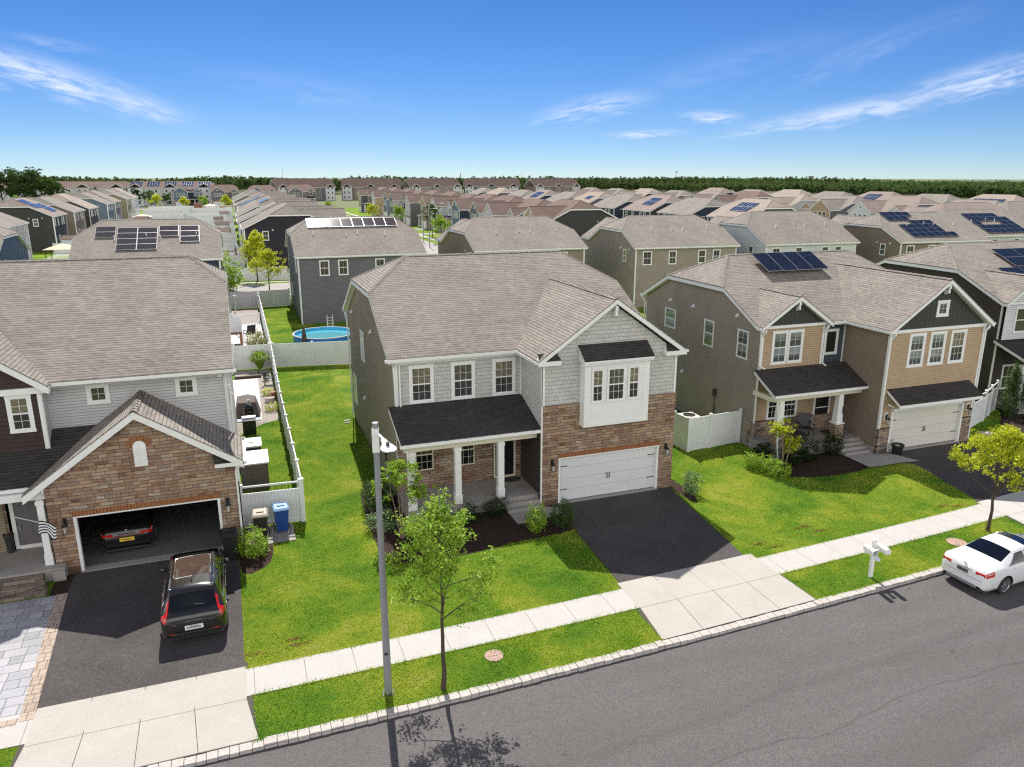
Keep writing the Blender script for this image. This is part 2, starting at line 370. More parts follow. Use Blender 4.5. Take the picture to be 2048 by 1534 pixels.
M['plum_lap'] = lap('plum_black_lap_siding', (.03, .025, .036))
M['white_lap'] = lap('white_lap_siding', (.62, .64, .66))
M['sage_lap'] = lap('pale_sage_lap_siding', (.36, .4, .38))
M['blue_lap'] = lap('blue_grey_lap_siding', (.14, .19, .25))
M['taupe_lap'] = lap('taupe_lap_siding', (.32, .275, .225))
M['shake'] = shake('pale_grey_shake_siding', (.52, .505, .485))
M['shake_dark'] = shake('dark_brown_shake_siding', (.055, .035, .032))
M['batten'] = lap('dark_green_board_and_batten', (.05, .056, .05), .3, True)
M['batten_blue'] = lap('slate_blue_board_and_batten', (.07, .085, .105), .3, True)
M['stone'] = ledge('brown_ledge_stone', [(0, (.11, .07, .052)), (.2, (.23, .14, .095)), (.38, (.33, .21, .14)), (.5, (.24, .19, .165)), (.65, (.43, .28, .17)), (.8, (.35, .285, .24)), (1, (.56, .45, .36))])
M['stone_grey'] = ledge('grey_tan_ledge_stone', [(0, (.1, .08, .075)), (.3, (.22, .17, .14)), (.55, (.34, .25, .19)), (.75, (.42, .3, .21)), (1, (.5, .42, .36))], .12, .4)
M['soldier'] = brick('orange_soldier_brick', (.34, .13, .05), (.25, .09, .035), (.42, .3, .2), .11, .5, .008)
M['road'] = road_mat()
M['drive'] = speckle('driveway_asphalt', (.022, .02, .021), (.135, .122, .12), 42, bigamt=.35)
M['concrete'] = speckle('pale_concrete', (.4, .385, .37), (.52, .5, .48), 40, bigamt=.22, stain=(.35, .32, .29), big=1.1)
M['concrete_tan'] = speckle('tan_concrete', (.37, .35, .32), (.48, .455, .42), 40, bigamt=.3, stain=(.32, .27, .225), big=.9)
M['concrete_grey'] = speckle('porch_concrete', (.27, .255, .24), (.4, .38, .36), 60, bigamt=.2)
M['found'] = speckle('foundation_concrete', (.3, .28, .26), (.4, .38, .35), 30)
M['granite'] = speckle('granite_block', (.38, .35, .335), (.6, .57, .54), 25, bigamt=.3, big=3.5, stain=(.36, .31, .27), bump=.02)
M['mortar'] = speckle('dark_joint', (.06, .055, .05), (.11, .1, .09), 40)
M['mulch'] = speckle('bark_mulch', (.01, .006, .005), (.075, .04, .03), 28, bump=.05, bigamt=.2)
M['gravel'] = speckle('grey_gravel', (.16, .13, .12), (.52, .47, .44), 16, bump=.04, bigamt=.1)
M['patio'] = speckle('pale_patio_stone', (.52, .5, .5), (.66, .64, .64), 14, bigamt=.15)
M['soil'] = speckle('bare_soil', (.16, .085, .05), (.32, .19, .12), 40, bump=.03)
M['terrain'] = speckle('far_ground', (.07, .1, .03), (.14, .17, .06), 3, big=.05, bigamt=.5, stain=(.2, .18, .12), bump=.0)
M['floor'] = speckle('speckled_garage_floor', (.09, .09, .088), (.22, .22, .215), 70)
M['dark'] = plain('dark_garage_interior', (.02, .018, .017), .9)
M['lawn'] = lawn_mat()
M['lawn_far'] = lawn_mat('far_lawn_turf', 1.15)
M['blade'] = blade_mat()
M['black'] = plain('black_metal', (.012, .012, .013), .4, .1)
M['iron'] = plain('dark_plastic', (.03, .03, .032), .55, .1)
M['glass_blind'] = glass_mat('window_glass_with_blinds', (.018, .017, .015), (.16, .14, .11))
M['glass_lower'] = glass_mat('lower_sash_glass', (.012, .012, .011), (.085, .08, .07), .055, .6)
M['glass_upper'] = glass_mat('upper_sash_glass_blind_reflection', (.07, .06, .04), (.36, .31, .22), .055, .9)  # tan street reflection painted into the blind colour of upper sashes
M['glass_upper_dim'] = glass_mat('upper_sash_glass_dim', (.03, .028, .024), (.2, .18, .14), .055, .8)
M['shingle_shade'] = shingle('shaded_porch_shingle', (.03, .027, .027), (.085, .075, .072))  # darkened roof shingle: shade of porch, bay and awning roofs put into colour
M['glass_dark'] = glass_mat('dark_window_glass', (.008, .008, .009), (.03, .03, .03), amt=.3)
M['glass_curtain'] = glass_mat('window_glass_with_curtain', (.05, .06, .065), (.3, .33, .34), .9, .9)
M['glass_bright'] = glass_mat('pale_window_glass', (.1, .16, .19), (.3, .38, .4), .5, .8)
M['aluminium'] = plain('grey_aluminium', (.3, .3, .34), .4, .05, metal=.35)
M['steel'] = plain('bright_steel', (.5, .5, .52), .3, .05, metal=.8)
M['lens'] = plain('clear_lens', (.55, .52, .45), .15)
M['wood'] = plain('stained_timber', (.2, .085, .035), .6, .25, 6)
M['wood_dark'] = plain('dark_timber', (.055, .03, .02), .6, .25, 6)
M['door_grey'] = plain('grey_painted_door', (.15, .14, .14), .5, .04)
M['garage'] = plain('white_garage_door_paint', (.66, .67, .68), .5, .03, 1.0, bump=.001, bscale=25)
M['garage_cream'] = plain('almond_garage_door_paint', (.66, .64, .58), .5, .03, 1.0, bump=.001, bscale=25)
M['pipe'] = plain('pvc_pipe', (.7, .7, .68), .5)
M['solar'] = solar_mat('solar_cells_blue_black'); M['solar_blue'] = solar_mat('solar_cells_blue', (.018, .032, .08)); M['solar_grey'] = solar_mat('solar_cells_grey', (.05, .045, .05))
M['alu_frame'] = plain('solar_frame', (.42, .43, .45), .35, .03, metal=.6)
M['bark'] = plain('brown_bark', (.07, .048, .036), .9, .3, 18, bump=.01, bscale=40)
M['bark_pale'] = plain('pale_bark', (.22, .16, .12), .9, .25, 18, bump=.01, bscale=40)
M['leaf_lime'] = leaf_mat('lime_green_leaf', [(0, (.09, .19, .014)), (.45, (.24, .4, .028)), (.8, (.42, .56, .06)), (1, (.58, .66, .16))])
M['leaf_yellow'] = leaf_mat('yellow_green_leaf', [(0, (.16, .22, .01)), (.4, (.42, .48, .015)), (.75, (.66, .68, .03)), (1, (.8, .78, .15))], .45)
M['leaf_mid'] = leaf_mat('mid_green_leaf', [(0, (.025, .06, .01)), (.5, (.06, .12, .02)), (1, (.14, .2, .04))])
M['leaf_dark'] = leaf_mat('dark_green_leaf', [(0, (.008, .02, .006)), (.6, (.022, .045, .012)), (1, (.06, .09, .02))], .2)
M['leaf_pale'] = leaf_mat('pale_green_leaf', [(0, (.06, .12, .04)), (.5, (.14, .24, .08)), (1, (.4, .48, .3))])
M['leaf_straw'] = leaf_mat('cream_tipped_leaf', [(0, (.1, .16, .03)), (.5, (.3, .33, .12)), (1, (.6, .57, .35))])
M['leaf_red'] = leaf_mat('copper_leaf', [(0, (.06, .02, .015)), (1, (.2, .06, .04))])
M['leaf_far'] = leaf_mat('woodland_leaf', [(0, (.05, .085, .03)), (.45, (.075, .122, .038)), (.8, (.1, .155, .045)), (1, (.14, .195, .055))], .3)
M['water'] = plain('pool_water', (.12, .5, .6), .05, .06, 2, coat=1)
M['pool_blue'] = plain('blue_pool_wall', (.01, .14, .5), .4, .1)
M['pool_in'] = plain('pool_liner', (.05, .42, .7), .4, .1)
M['bin_blue'] = plain('blue_bin_plastic', (.008, .05, .25), .45, .1)
M['bin_lid_blue'] = plain('light_blue_bin_lid', (.2, .35, .62), .4, .05)
M['bin_dark'] = plain('dark_bin_plastic', (.02, .018, .02), .45, .1)
M['bin_lid'] = plain('dusty_bin_lid', (.32, .27, .22), .5, .05)
M['tan_fabric'] = plain('beige_canopy', (.62, .54, .38), .8, .04)
M['cover'] = plain('taupe_weather_cover', (.1, .078, .068), .8, .15, 2, bump=.02, bscale=3)
M['shed_grey'] = plain('brown_resin', (.1, .08, .078), .6, .06); M['shed_roof'] = plain('pale_grey_resin', (.56, .56, .6), .5, .04)
M['orange'] = plain('worn_timber', (.3, .15, .05), .8, .2)
M['stonewall'] = speckle('cast_stone', (.5, .44, .4), (.62, .56, .5), 20)
M['rust'] = plain('rusty_cast_lid', (.42, .27, .24), .8, .15, 8)
# ---------------------------------------------------------------- building components
Z = Vector((0, 0, 1))
def window(root, o, r, n, w, h, cols=3, rows=2, kind='double', glass='glass_blind', trim=.11, tm='white', merged=False, label=None):
    """o: lower left corner of the trim on the wall face, r: unit vector to the right, n: outward"""
    o, r, n = Vector(o), Vector(r), Vector(n); fb = MB()
    def bx(mb, a0, a1, b0, b1, c0, c1, m=0): mb.fbox(o + r * a0 + Z * b0 + n * c0, r * (a1 - a0), Z * (b1 - b0), n * (c1 - c0), m)
    t = trim
    if t > .03:
        bx(fb, 0, t, t, h - t, -.01, .035); bx(fb, w - t, w, t, h - t, -.01, .035); bx(fb, -.012, w + .012, 0, t, -.01, .042); bx(fb, -.012, w + .012, h - t, h, -.01, .042)
    s = .045; a0, a1, b0, b1 = t, w - t, t, h - t
    bx(fb, a0, a0 + s, b0, b1, -.01, .026); bx(fb, a1 - s, a1, b0, b1, -.01, .026); bx(fb, a0 + s, a1 - s, b0, b0 + s, -.01, .026); bx(fb, a0 + s, a1 - s, b1 - s, b1, -.01, .026)
    A0, A1, B0, B1 = a0 + s, a1 - s, b0 + s, b1 - s; mid = (B0 + B1) / 2
    sashes = [(B0, B1)] if kind == 'fixed' else [(B0, mid), (mid, B1)]
    if kind != 'fixed': bx(fb, A0, A1, mid - .028, mid + .028, .004, .024)
    g = .013
    for (q0, q1) in sashes:
        for i in range(1, cols):
            x = A0 + (A1 - A0) * i / cols; bx(fb, x - g / 2, x + g / 2, q0, q1, .004, .015)
        for j in range(1, rows):
            y = q0 + (q1 - q0) * j / rows; bx(fb, A0, A1, y - g / 2, y + g / 2, .004, .0145)
    if not merged and kind != 'fixed' and glass == 'glass_blind':
        pm = MB(); up = 'glass_upper' if int(abs(o.x * 7.3 + o.y * 3.1)) % 3 else 'glass_upper_dim'
        for (q0, q1, mi) in ((B0, mid, 0), (mid, B1, 1)): pm.poly([o + r * A0 + Z * q0 + n * (.006 + .003 * mi), o + r * A1 + Z * q0 + n * (.006 + .003 * mi), o + r * A1 + Z * q1 + n * (.006 + .003 * mi), o + r * A0 + Z * q1 + n * (.006 + .003 * mi)], mi)
        f = fb.build('window', M[tm], root); pm.build('pane', [M['glass_lower'], M[up]], f); return f
    pm = fb if merged else MB()
    pm.poly([o + r * A0 + Z * B0 + n * .008, o + r * A1 + Z * B0 + n * .008, o + r * A1 + Z * B1 + n * .008, o + r * A0 + Z * B1 + n * .008], 1 if merged else 0)
    f = fb.build('window', [M[tm], M[glass]] if merged else M[tm], root)
    if not merged: pm.build('pane', M[glass], f)
    if label: f['label'] = label
    return f
def board(mb, p, q, inw, h=.18, t=.03, drop=.05, m=0):
    p, q, inw = Vector(p), Vector(q), Vector(inw).normalized()
    mb.fbox(p + inw * .006 - Z * drop, q - p, inw * t, -Z * h, m)
def gutter(mb, p, q, out, m=0, hang=None):
    if isinstance(mb, Kit): mb = mb('gutter', M['white'], key=len(mb.d) + 1000)
    p, q, out = Vector(p), Vector(q), Vector(out).normalized()
    mb.fbox(p - Z * .15 - out * .02, q - p, out * .12, Z * .02, m); mb.fbox(p - Z * .15 + out * .09, q - p, out * .015, Z * .125, m)
    mb.fbox(p - Z * .15 - out * .02, q - p, out * .012, Z * .11, m)
    L = (q - p).length; d = (q - p).normalized()
    for e in (p, q - d * .01): mb.fbox(e - Z * .15 - out * .02, d * .01, out * .12, Z * .12, m)
    if hang is not None:
        k = max(1, int(L / .75))
        for i in range(k): hang.fbox(p + d * (i + .5) * L / k - Z * .035, d * .035, out * .1, Z * .012)
def downspout(K, pts, name='downspout', mat='white', r=.04):
    mb = MB(); mb.path([Vector(p) for p in pts], r, 6); return mb.build(name, M[mat], K.root)
def main_roof(K, x0, x1, y0, y1, ze, zr, zc, rl, rr, mat='shingle', cx0=None, fx=None, clipR=True, clipL=True, tm='white'):
    """ridge along x. x0..x1, y0..y1 the eave rectangle; zc height of the clipped gable corners; rl, rr ridge ends"""
    ym = (y0 + y1) / 2; s = (zr - ze) / (ym - y0); yc = y0 + (zc - ze) / s; yd = y1 - (zc - ze) / s
    R = K('roof', M[mat]); T = K('trim', M[tm])
    a, b, c, d = (x0, y0, ze), (x1, y0, ze), (x1, y1, ze), (x0, y1, ze)
    cf, cr = (x0, yc, zc), (x0, yd, zc); df, dr = (x1, yc, zc), (x1, yd, zc); r0, r1 = (rl, ym, zr), (rr, ym, zr)
    front = [a, b] + ([df, r1] if clipR else [(x1, ym, zr)]) + ([r0, cf] if clipL else [(x0, ym, zr)])
    back = [c, d] + ([cr, r0] if clipL else [(x0, ym, zr)]) + ([r1, dr] if clipR else [(x1, ym, zr)])
    polys = [front, back]
    if clipL: polys.append([cr, cf, r0])
    if clipR: polys.append([df, dr, r1])
    for p in polys:
        R.slab(p, .05); T.poly([(q[0], q[1], q[2] - .21) for q in reversed(p)])
    board(T, a, b if fx is None else (fx, y0, ze), (0, 1, 0)); board(T, d, c, (0, -1, 0))
    L = [a, cf, cr, d] if clipL else [a, (x0, ym, zr), d]
    for p, q in zip(L, L[1:]): board(T, p, q, (1, 0, 0), .2)
    Rr = [b, df, dr, c] if clipR else [b, (x1, ym, zr), c]
    for p, q in zip(Rr, Rr[1:]): board(T, p, q, (-1, 0, 0), .2)
    # ridge and hip caps
    cap = K('ridge_cap', M[mat])
    def capline(p, q):
        p, q = Vector(p), Vector(q); d = (q - p).normalized(); n = max(2, int((q - p).length / .3)); w = d.cross(Z).normalized() * .13
        for i in range(n):
            a_ = p + (q - p) * (i / n) + Z * .012; b_ = p + (q - p) * ((i + 1.15) / n) + Z * .028 
            if i == n - 1: b_ = q + Z * .02
            for sg in (-1, 1): 
                cap.poly([a_, b_, b_ + w * sg - Z * .06, a_ + w * sg - Z * .06][::sg])
    capline(*( (r0, r1) if clipL else ((x0, ym, zr), r1)))
    if clipL: capline(cf, r0); capline(cr, r0)
    if clipR: capline(df, r1); capline(dr, r1)
    return s, ym, yc, yd
def gable_roof_y(K, xa, xb, xm, yf, ze_a, ze_b, za, ymain, ze_main, s, mat='shingle', capr=True, tm='white', bh=.2, soffit=True):
    """a gable whose ridge runs along y into a main slope z = ze_main + s (y - ymain)"""
    R = K('roof', M[mat]); T = K('trim', M[tm])
    yr = ymain + (za - ze_main) / s; ya = ymain + (ze_a - ze_main) / s; yb = ymain + (ze_b - ze_main) / s
    L = [(xa, yf, ze_a), (xm, yf, za), (xm, yr, za), (xa, ya, ze_a)]; Rr = [(xm, yf, za), (xb, yf, ze_b), (xb, yb, ze_b), (xm, yr, za)]
    for p in (L, Rr):
        R.slab(p, .05)
        if soffit: T.poly([(q[0], q[1], q[2] - .21) for q in reversed(p)])
    board(T, L[0], L[1], (0, 1, 0), bh); board(T, Rr[0], Rr[1], (0, 1, 0), bh)
    board(T, L[3], L[0], (1, 0, 0), .17); board(T, Rr[1], Rr[2], (-1, 0, 0), .17)
    if capr:
        cap = K('ridge_cap', M[mat]); n = max(2, int((yr - yf) / .3))
        for i in range(n):
            y0 = yf + (yr - yf) * i / n; y1 = min(yr, yf + (yr - yf) * (i + 1.15) / n)
            for sg in (-1, 1): cap.poly([(xm, y0, za + .03), (xm, y1, za + .012), (xm + .13 * sg, y1, za - .05), (xm + .13 * sg, y0, za - .035)][::-sg])
    return yr
def shed_roof(K, x0, x1, yb, yf, zb, zf, mat='shingle_shade', left=True, right=True, gut=True, key=None, tm='white', fh=.17):
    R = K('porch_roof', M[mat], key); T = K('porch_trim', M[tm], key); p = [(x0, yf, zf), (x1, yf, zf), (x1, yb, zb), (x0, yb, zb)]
    R.slab(p, .04); T.poly([(q[0], q[1], q[2] - .2) for q in reversed(p)])
    board(T, p[0], p[1], (0, 1, 0), fh, drop=.04)
    if left: board(T, p[3], p[0], (1, 0, 0), fh, drop=.04)
    if right: board(T, p[2], p[1], (-1, 0, 0), fh, drop=.04)
def garage_door(K, x0, x1, z0, z1, y, mat='garage', hinges=True):
    mb = MB(); h = (z1 - z0) / 4; w = x1 - x0
    for i in range(4):
        a, b = z0 + i * h + .006, z0 + (i + 1) * h - .006
        mb.box(x0, x1, y, y + .04, a, b)
        for j in range(4):
            u0, u1 = x0 + w * (j + .07) / 4, x0 + w * (j + .93) / 4; k0, k1 = a + .07, b - .07; f = .02
            mb.box(u0, u1, y - .006, y, k0, k0 + f); mb.box(u0, u1, y - .006, y, k1 - f, k1); mb.box(u0, u0 + f, y - .006, y, k0 + f, k1 - f); mb.box(u1 - f, u1, y - .006, y, k0 + f, k1 - f)
    mb.box(x0, x1, y + .03, y + .035, z0, z1)
    d = mb.build('garage_door', M[mat], K.root)
    if hinges:
        xm = (x0 + x1) / 2
        for sx in (-.075, .075):
            q = MB(); q.path([(xm + sx, y - .006, z0 + .78), (xm + sx * .7, y - .05, z0 + .84), (xm + sx * .7, y - .05, z0 + 1.0), (xm + sx, y - .006, z0 + 1.06)], .016, 6); q.build('handle', M['black'], d)
        for sx in (0, 1):
            for zz in (z0 + .5, z0 + 1.6):
                q = MB(); xs = x0 + .03 if sx == 0 else x1 - .03; e = 1 if sx == 0 else -1
                q.fbox((xs, y - .013, zz), (.34 * e, 0, 0), (0, .008, 0), (0, 0, .035)); q.fbox((xs + .3 * e, y - .014, zz - .01), (.05 * e, 0, 0), (0, .008, 0), (0, 0, .055)); q.build('hinge', M['black'], d)
    return d
def wall_lantern(K, p, n, s=1.0, col='black'):
    """p centre of the back plate, n outward"""
    p, n = Vector(p), Vector(n); r = n.cross(Z); mb = MB()
    mb.fbox(p - r * .055 * s - Z * .12 * s, r * .11 * s, Z * .25 * s, n * .025)
    mb.path([p + Z * .04 * s, p + n * .1 * s + Z * .1 * s, p + n * .15 * s + Z * .0], .012 * s, 6)
    c = p + n * .15 * s
    mb.lathe(c - Z * .09 * s, [(.1 * s, 0), (.085 * s, .03 * s), (.03 * s, .085 * s), (.012 * s, .11 * s)], 8)
    for k in range(4):
        t = PI / 4 + k * PI / 2; a = c + Vector((math.cos(t), math.sin(t), 0)) * .075 * s - Z * .09 * s; b = c + Vector((math.cos(t), math.sin(t), 0)) * .05 * s - Z * .33 * s; mb.cyl(a, b, .007 * s, n=5)
    mb.lathe(c - Z * .35 * s, [(.04 * s, 0), (.058 * s, .012 * s), (.058 * s, .025 * s)], 8)
    o = mb.build('wall_lantern', M[col], K.root); g = MB(); g.lathe(c - Z * .32 * s, [(.045 * s, 0), (.065 * s, .22 * s)], 8); g.build('lantern_glass', M['lens'], o); return o
def vent_hood(K, p, n):
    p, n = Vector(p), Vector(n); r = n.cross(Z); mb = MB(); a = .1
    A = [p - r * a - Z * .09, p + r * a - Z * .09, p + r * a * .8 + Z * .1, p - r * a * .8 + Z * .1]; B = [q + n * .12 for q in A[:2]]
    mb.poly(A); mb.poly([A[0], B[0], A[3]]); mb.poly([A[1], A[2], B[1]]); mb.poly([A[3], B[0], B[1], A[2]]); mb.poly([A[0], A[1], B[1], B[0]])
    return mb.build('vent_hood', M['white'], K.root)
def column(K, x, y, z0, z1, w=.27, base=.5, stone=False, num=None, tm='white'):
    mb = MB()
    if stone:
        sb = MB(); sb.fbox((x - .24, y - .24, z0), (.48, 0, 0), (0, .48, 0), (0, 0, .82)); sb.build('column_base', M['stone_grey'], K.root)
        mb.box(x - .28, x + .28, y - .28, y + .28, z0 + .82, z0 + .88); a, b, q = .19, .14, z0 + .88
        i = len(mb.v); mb.v += [(x + sx * (a if k < 4 else b), y + sy * (a if k < 4 else b), q if k < 4 else z1) for k, (sx, sy) in enumerate([(-1, -1), (1, -1), (1, 1), (-1, 1)] * 2)]
        for k in range(4): mb.f.append((i + k, i + (k + 1) % 4, i + 4 + (k + 1) % 4, i + 4 + k)); mb.m.append(0)
    else:
        h = w / 2; mb.box(x - h, x + h, y - h, y + h, z0, z1 - .02); e = h + .025
        mb.box(x - e, x + e, y - e, y + e, z0, z0 + .42); mb.box(x - e, x + e, y - e, y + e, z1 - .2, z1 - .05)
    return mb.build('porch_column', M[tm], K.root, bevel=.006)
def steps(K, x0, x1, yf, z0, n, run=.3, mat='concrete_grey', name='front_steps'):
    """flight descending towards -y from yf"""
    mb = MB()
    for i in range(n):
        z = z0 * (n - i) / (n + 1); mb.box(x0, x1, yf - run * (i + 1), yf - run * i + (.001 * i), -.05, z)
    return mb.build(name, M[mat], K.root, bevel=.012)
def solar_array(root, o, u, v, nu, nv, pw=1.02, ph=1.7, lift=.12, mat='solar', skip=(), tilt=0, frame='alu_frame', name='solar_array'):
    """o: lower left corner on the roof surface; u along the roof, v up the slope (unit vectors)"""
    o, u, v = Vector(o), Vector(u).normalized(), Vector(v).normalized(); n = u.cross(v)
    if n.z < 0: n = -n
    mb = MB()
    for i in range(nu):
        for j in range(nv):
            if (i, j) in skip: continue
            p = o + u * (i * (pw + .015)) + v * (j * (ph + .015)) + n * (lift + tilt * (nv - j) / nv)
            mb.fbox(p, u * pw, v * ph, n * .035, 1); mb.fbox(p + u * .018 + v * .018 + n * .03, u * (pw - .036), v * (ph - .036), n * .007, 0)
            mb.fbox(p + u * .2 + v * .15 - n * (lift - .02), u * .05, v * .05, n * lift, 1)
    return mb.build(name, [M[mat], M[frame]], root)
def vent_pipe(K, x, y, z):
    mb = MB(); mb.cyl((x, y, z - .1), (x, y, z + .38), .05, n=8); mb.lathe((x, y, z - .12), [(.16, 0), (.07, .14)], 8); return mb.build('vent_pipe', M['pipe'], K.root)
def text_mesh(s, name, size, loc, rot, mat, parent=None, ext=.004):
    cu = bpy.data.curves.new('t', 'FONT'); cu.body = s; cu.size = size; cu.extrude = ext; cu.align_x = 'CENTER'; cu.align_y = 'CENTER'
    t = bpy.data.objects.new('t', cu); C.objects.link(t); bpy.context.view_layer.update()
    me = bpy.data.meshes.new_from_object(t); bpy.data.objects.remove(t); me.materials.clear(); me.materials.append(M[mat])
    o = bpy.data.objects.new(name, me); C.objects.link(o); o.location = loc; o.rotation_euler = rot
    if parent: o.parent = parent
    return o
# ---------------------------------------------------------------- ground, street, walks
def bow(x):
    if x < -15.45: return -.263
    if x > 24: return .034 * 24 + .0011 * 576 + (x - 24) * .087
    return .034 * x + .0011 * x * x
def strip(name, mat, xs, y0, y1, z, kind='structure'):
    mb = MB()
    for a, b in zip(xs, xs[1:]): mb.poly([(a, y0 + bow(a), z), (b, y0 + bow(b), z), (b, y1 + bow(b), z), (a, y1 + bow(a), z)])
    return mb.build(name, M[mat], kind=kind)
XS = [i * 2.0 for i in range(-45, 60)]
mb = MB(); mb.poly([(-3000, -600, -.16), (3500, -600, -.16), (3500, 5000, -.16), (-3000, 5000, -.16)]); mb.build('ground', M['terrain'], kind='structure')
strip('road', 'road', XS, -19.2, -10.66, -.1)
strip('lawn', 'lawn', XS, -10.5, 66, 0.0)
# belgian block kerb
rng = random.Random(4)
mb = MB(); x = -40.0
strip('kerb_bed', 'mortar', XS, -10.8, -10.48, -.005)
while x < 62:
    w = rng.uniform(.23, .33); y = -10.79 + bow(x); y2 = -10.79 + bow(x + w); d = .27 + rng.uniform(-.02, .02); h = .03 + rng.uniform(-.008, .012); g = .012
    low = (.35 < x < 5.7) or (-17.6 < x < -12.3) or x > 20.0 and x < 24.5
    if low: h = .006
    e = rng.uniform(-.012, .012)
    mb.fbox((x, y + e, -.14), (w - g, y2 - y, 0), (0, d, 0), (0, 0, .14 + h)); x += w
mb.build('kerb', M['granite'], bevel=.012, kind='structure')
# sidewalk slabs with open joints
strip('sidewalk_base', 'mortar', XS, -8.66, -7.37, .006)
mb = MB(); x = -42.0
while x < 62:
    w = 1.42; mb.fbox((x + .006, -8.65 + bow(x), .0), (w - .012, bow(x + w) - bow(x), 0), (0, 1.27, 0), (0, 0, .022)); x += w
mb.build('sidewalk', M['concrete'], kind='structure')
def sheet(name, mat, pts, z, kind='structure', parent=None):
    mb = MB(); mb.poly([(p[0], p[1], z) for p in pts]); return mb.build(name, M[mat], parent, kind=kind)
def slabs(name, mat, quads, z, g=.009):
    """concrete bays with joints: each bay a thin block"""
    mb = MB()
    for q in quads:
        c = sum((Vector((*p, 0)) for p in q), Vector()) / 4; pts = []
        for p in q:
            d = Vector((*p, 0)) - c; d.x -= math.copysign(g, d.x); d.y -= math.copysign(g, d.y); pts.append((c.x + d.x, c.y + d.y, z))
        mb.slab(pts, .04)
    return mb.build(name, M[mat], kind='structure')
def grid_bays(xl, xr, ys, n):
    """xl, xr: functions of row index giving left and right x; ys row boundaries (functions of x)"""
    out = []
    for j in range(len(ys) - 1):
        for i in range(n):
            a0 = xl[j] + (xr[j] - xl[j]) * i / n; a1 = xl[j] + (xr[j] - xl[j]) * (i + 1) / n; b0 = xl[j + 1] + (xr[j + 1] - xl[j + 1]) * i / n; b1 = xl[j + 1] + (xr[j + 1] - xl[j + 1]) * (i + 1) / n
            out.append([(a0, ys[j] + bow(a0)), (a1, ys[j] + bow(a1)), (b1, ys[j + 1] + bow(b1)), (b0, ys[j + 1] + bow(b0))])
    return out
sheet('apron_bed', 'mortar', [(-.2, -10.52 + bow(0)), (6, -10.52 + bow(6)), (5.95, -7.35 + bow(6)), (-.05, -7.35 + bow(0))], .010)
slabs('driveway_apron', 'concrete_tan', grid_bays([-.2, .05, .05], [5.95, 5.9, 5.9], [-10.5, -8.68, -7.0], 4), .030)
sheet('apron_bed', 'mortar', [(-17.95, -10.5 - .26), (-12.15, -10.5 - .24), (-12.35, -7.25), (-17.8, -7.3)], .010)
slabs('driveway_apron', 'concrete_tan', grid_bays([-17.95, -17.75, -17.75], [-12.15, -12.4, -12.4], [-10.5, -8.78, -7.25], 4), .030)
sheet('apron_bed', 'mortar', [(18.0, -10.5 + bow(18)), (24.6, -10.5 + bow(24.6)), (24.3, -7.2 + bow(24.3)), (18.2, -7.2 + bow(18.2))], .010)
slabs('driveway_apron', 'concrete', grid_bays([18.0, 18.25, 18.25], [24.6, 24.3, 24.3], [-10.5, -8.68, -7.2], 4), .030)
sheet('driveway', 'drive', [(.15, -7.1), (5.55, -6.9), (6.36, -.1), (.6, .0), (.6, .3), (5.8, .3), (6.36, -.1)][:3] + [(6.36, 0.02), (.62, .02)], .018)
sheet('driveway', 'drive', [(-17.78, -7.6), (-12.42, -7.5), (-12.5, .42), (-18.1, .42), (-18.1, -1.2), (-17.95, -3.6)], .018)
sheet('driveway', 'drive', [(18.3, -6.5), (24.2, -6.0), (25.1, .1), (19.2, .1), (19.45, -2.2)], .018)
# paver walk of the left house: big grey stones, tan soldier border
M['paver'] = ledge('blue_grey_pavers', [(0, (.24, .24, .26)), (.5, (.36, .36, .39)), (1, (.48, .47, .5))], .42, .62, .009, (.1, .1, .1))
M['paver_edge'] = brick('tan_paver_border', (.4, .32, .26), (.47, .39, .32), (.16, .13, .11), .22, .4, .01)
sheet('paver_walk', 'paver', [(-24, -7.77), (-18.0, -7.77), (-18.35, -1.15), (-24, -1.15)], .016)
mb = MB()
for i in range(30):
    y = -7.95 + i * .228
    xx = -17.76 - (y + 7.6) * .05; mb.box(xx - .36, xx, y, y + .215, -.02, .03)
for i in range(26): mb.box(-18.35 - i * .23, -18.135 - i * .23, -8.05, -7.78, -.02, .029)
mb.build('paver_border', M['paver_edge'], kind='structure')
# beds
def blob(pts, n=5):
    """smooth closed outline through the points (Catmull-Rom)"""
    out = []; k = len(pts)
    for i in range(k):
        p0, p1, p2, p3 = (Vector((*pts[(i + j - 1) % k], 0)) for j in range(4))
        for s in range(n):
            t = s / n; q = .5 * ((2 * p1) + (p2 - p0) * t + (2 * p0 - 5 * p1 + 4 * p2 - p3) * t * t + (3 * p1 - p0 - 3 * p2 + p3) * t ** 3); out.append((q.x, q.y))
    return out
BED_MAIN = blob([(-7.0, 4.6), (-7.35, 2.4), (-7.35, -2.2), (-6.6, -2.95), (-4.6, -3.15), (-2.4, -2.85), (-.9, -2.75), (.35, -2.55), (.5, -1.3), (.45, .1), (-1, .9), (-4, 1.1), (-5.6, 2.2), (-5.9, 4.4)])
sheet('mulch_bed', 'mulch', BED_MAIN, .012)
BED_RIGHT = blob([(12.6, 1.0), (12.2, -.1), (12.6, -1.0), (13.9, -1.5), (15.6, -1.55), (16.9, -1.35), (17.3, -.4), (17.3, 1.6), (15, 2.2), (13.2, 2.2)])
sheet('mulch_bed', 'mulch', BED_RIGHT, .012)
BED_LEFT = blob([(-12.4, -1.6), (-11.6, -1.5), (-11.25, -.4), (-11.4, 1.6), (-12.3, 1.8)])
sheet('mulch_bed', 'mulch', BED_LEFT, .012)
BED_SIDE = blob([(6.5, -1.9), (6.95, -1.3), (7.0, .5), (6.9, 3), (6.5, 3.4), (6.4, .6)])
sheet('mulch_bed', 'mulch', BED_SIDE, .012)
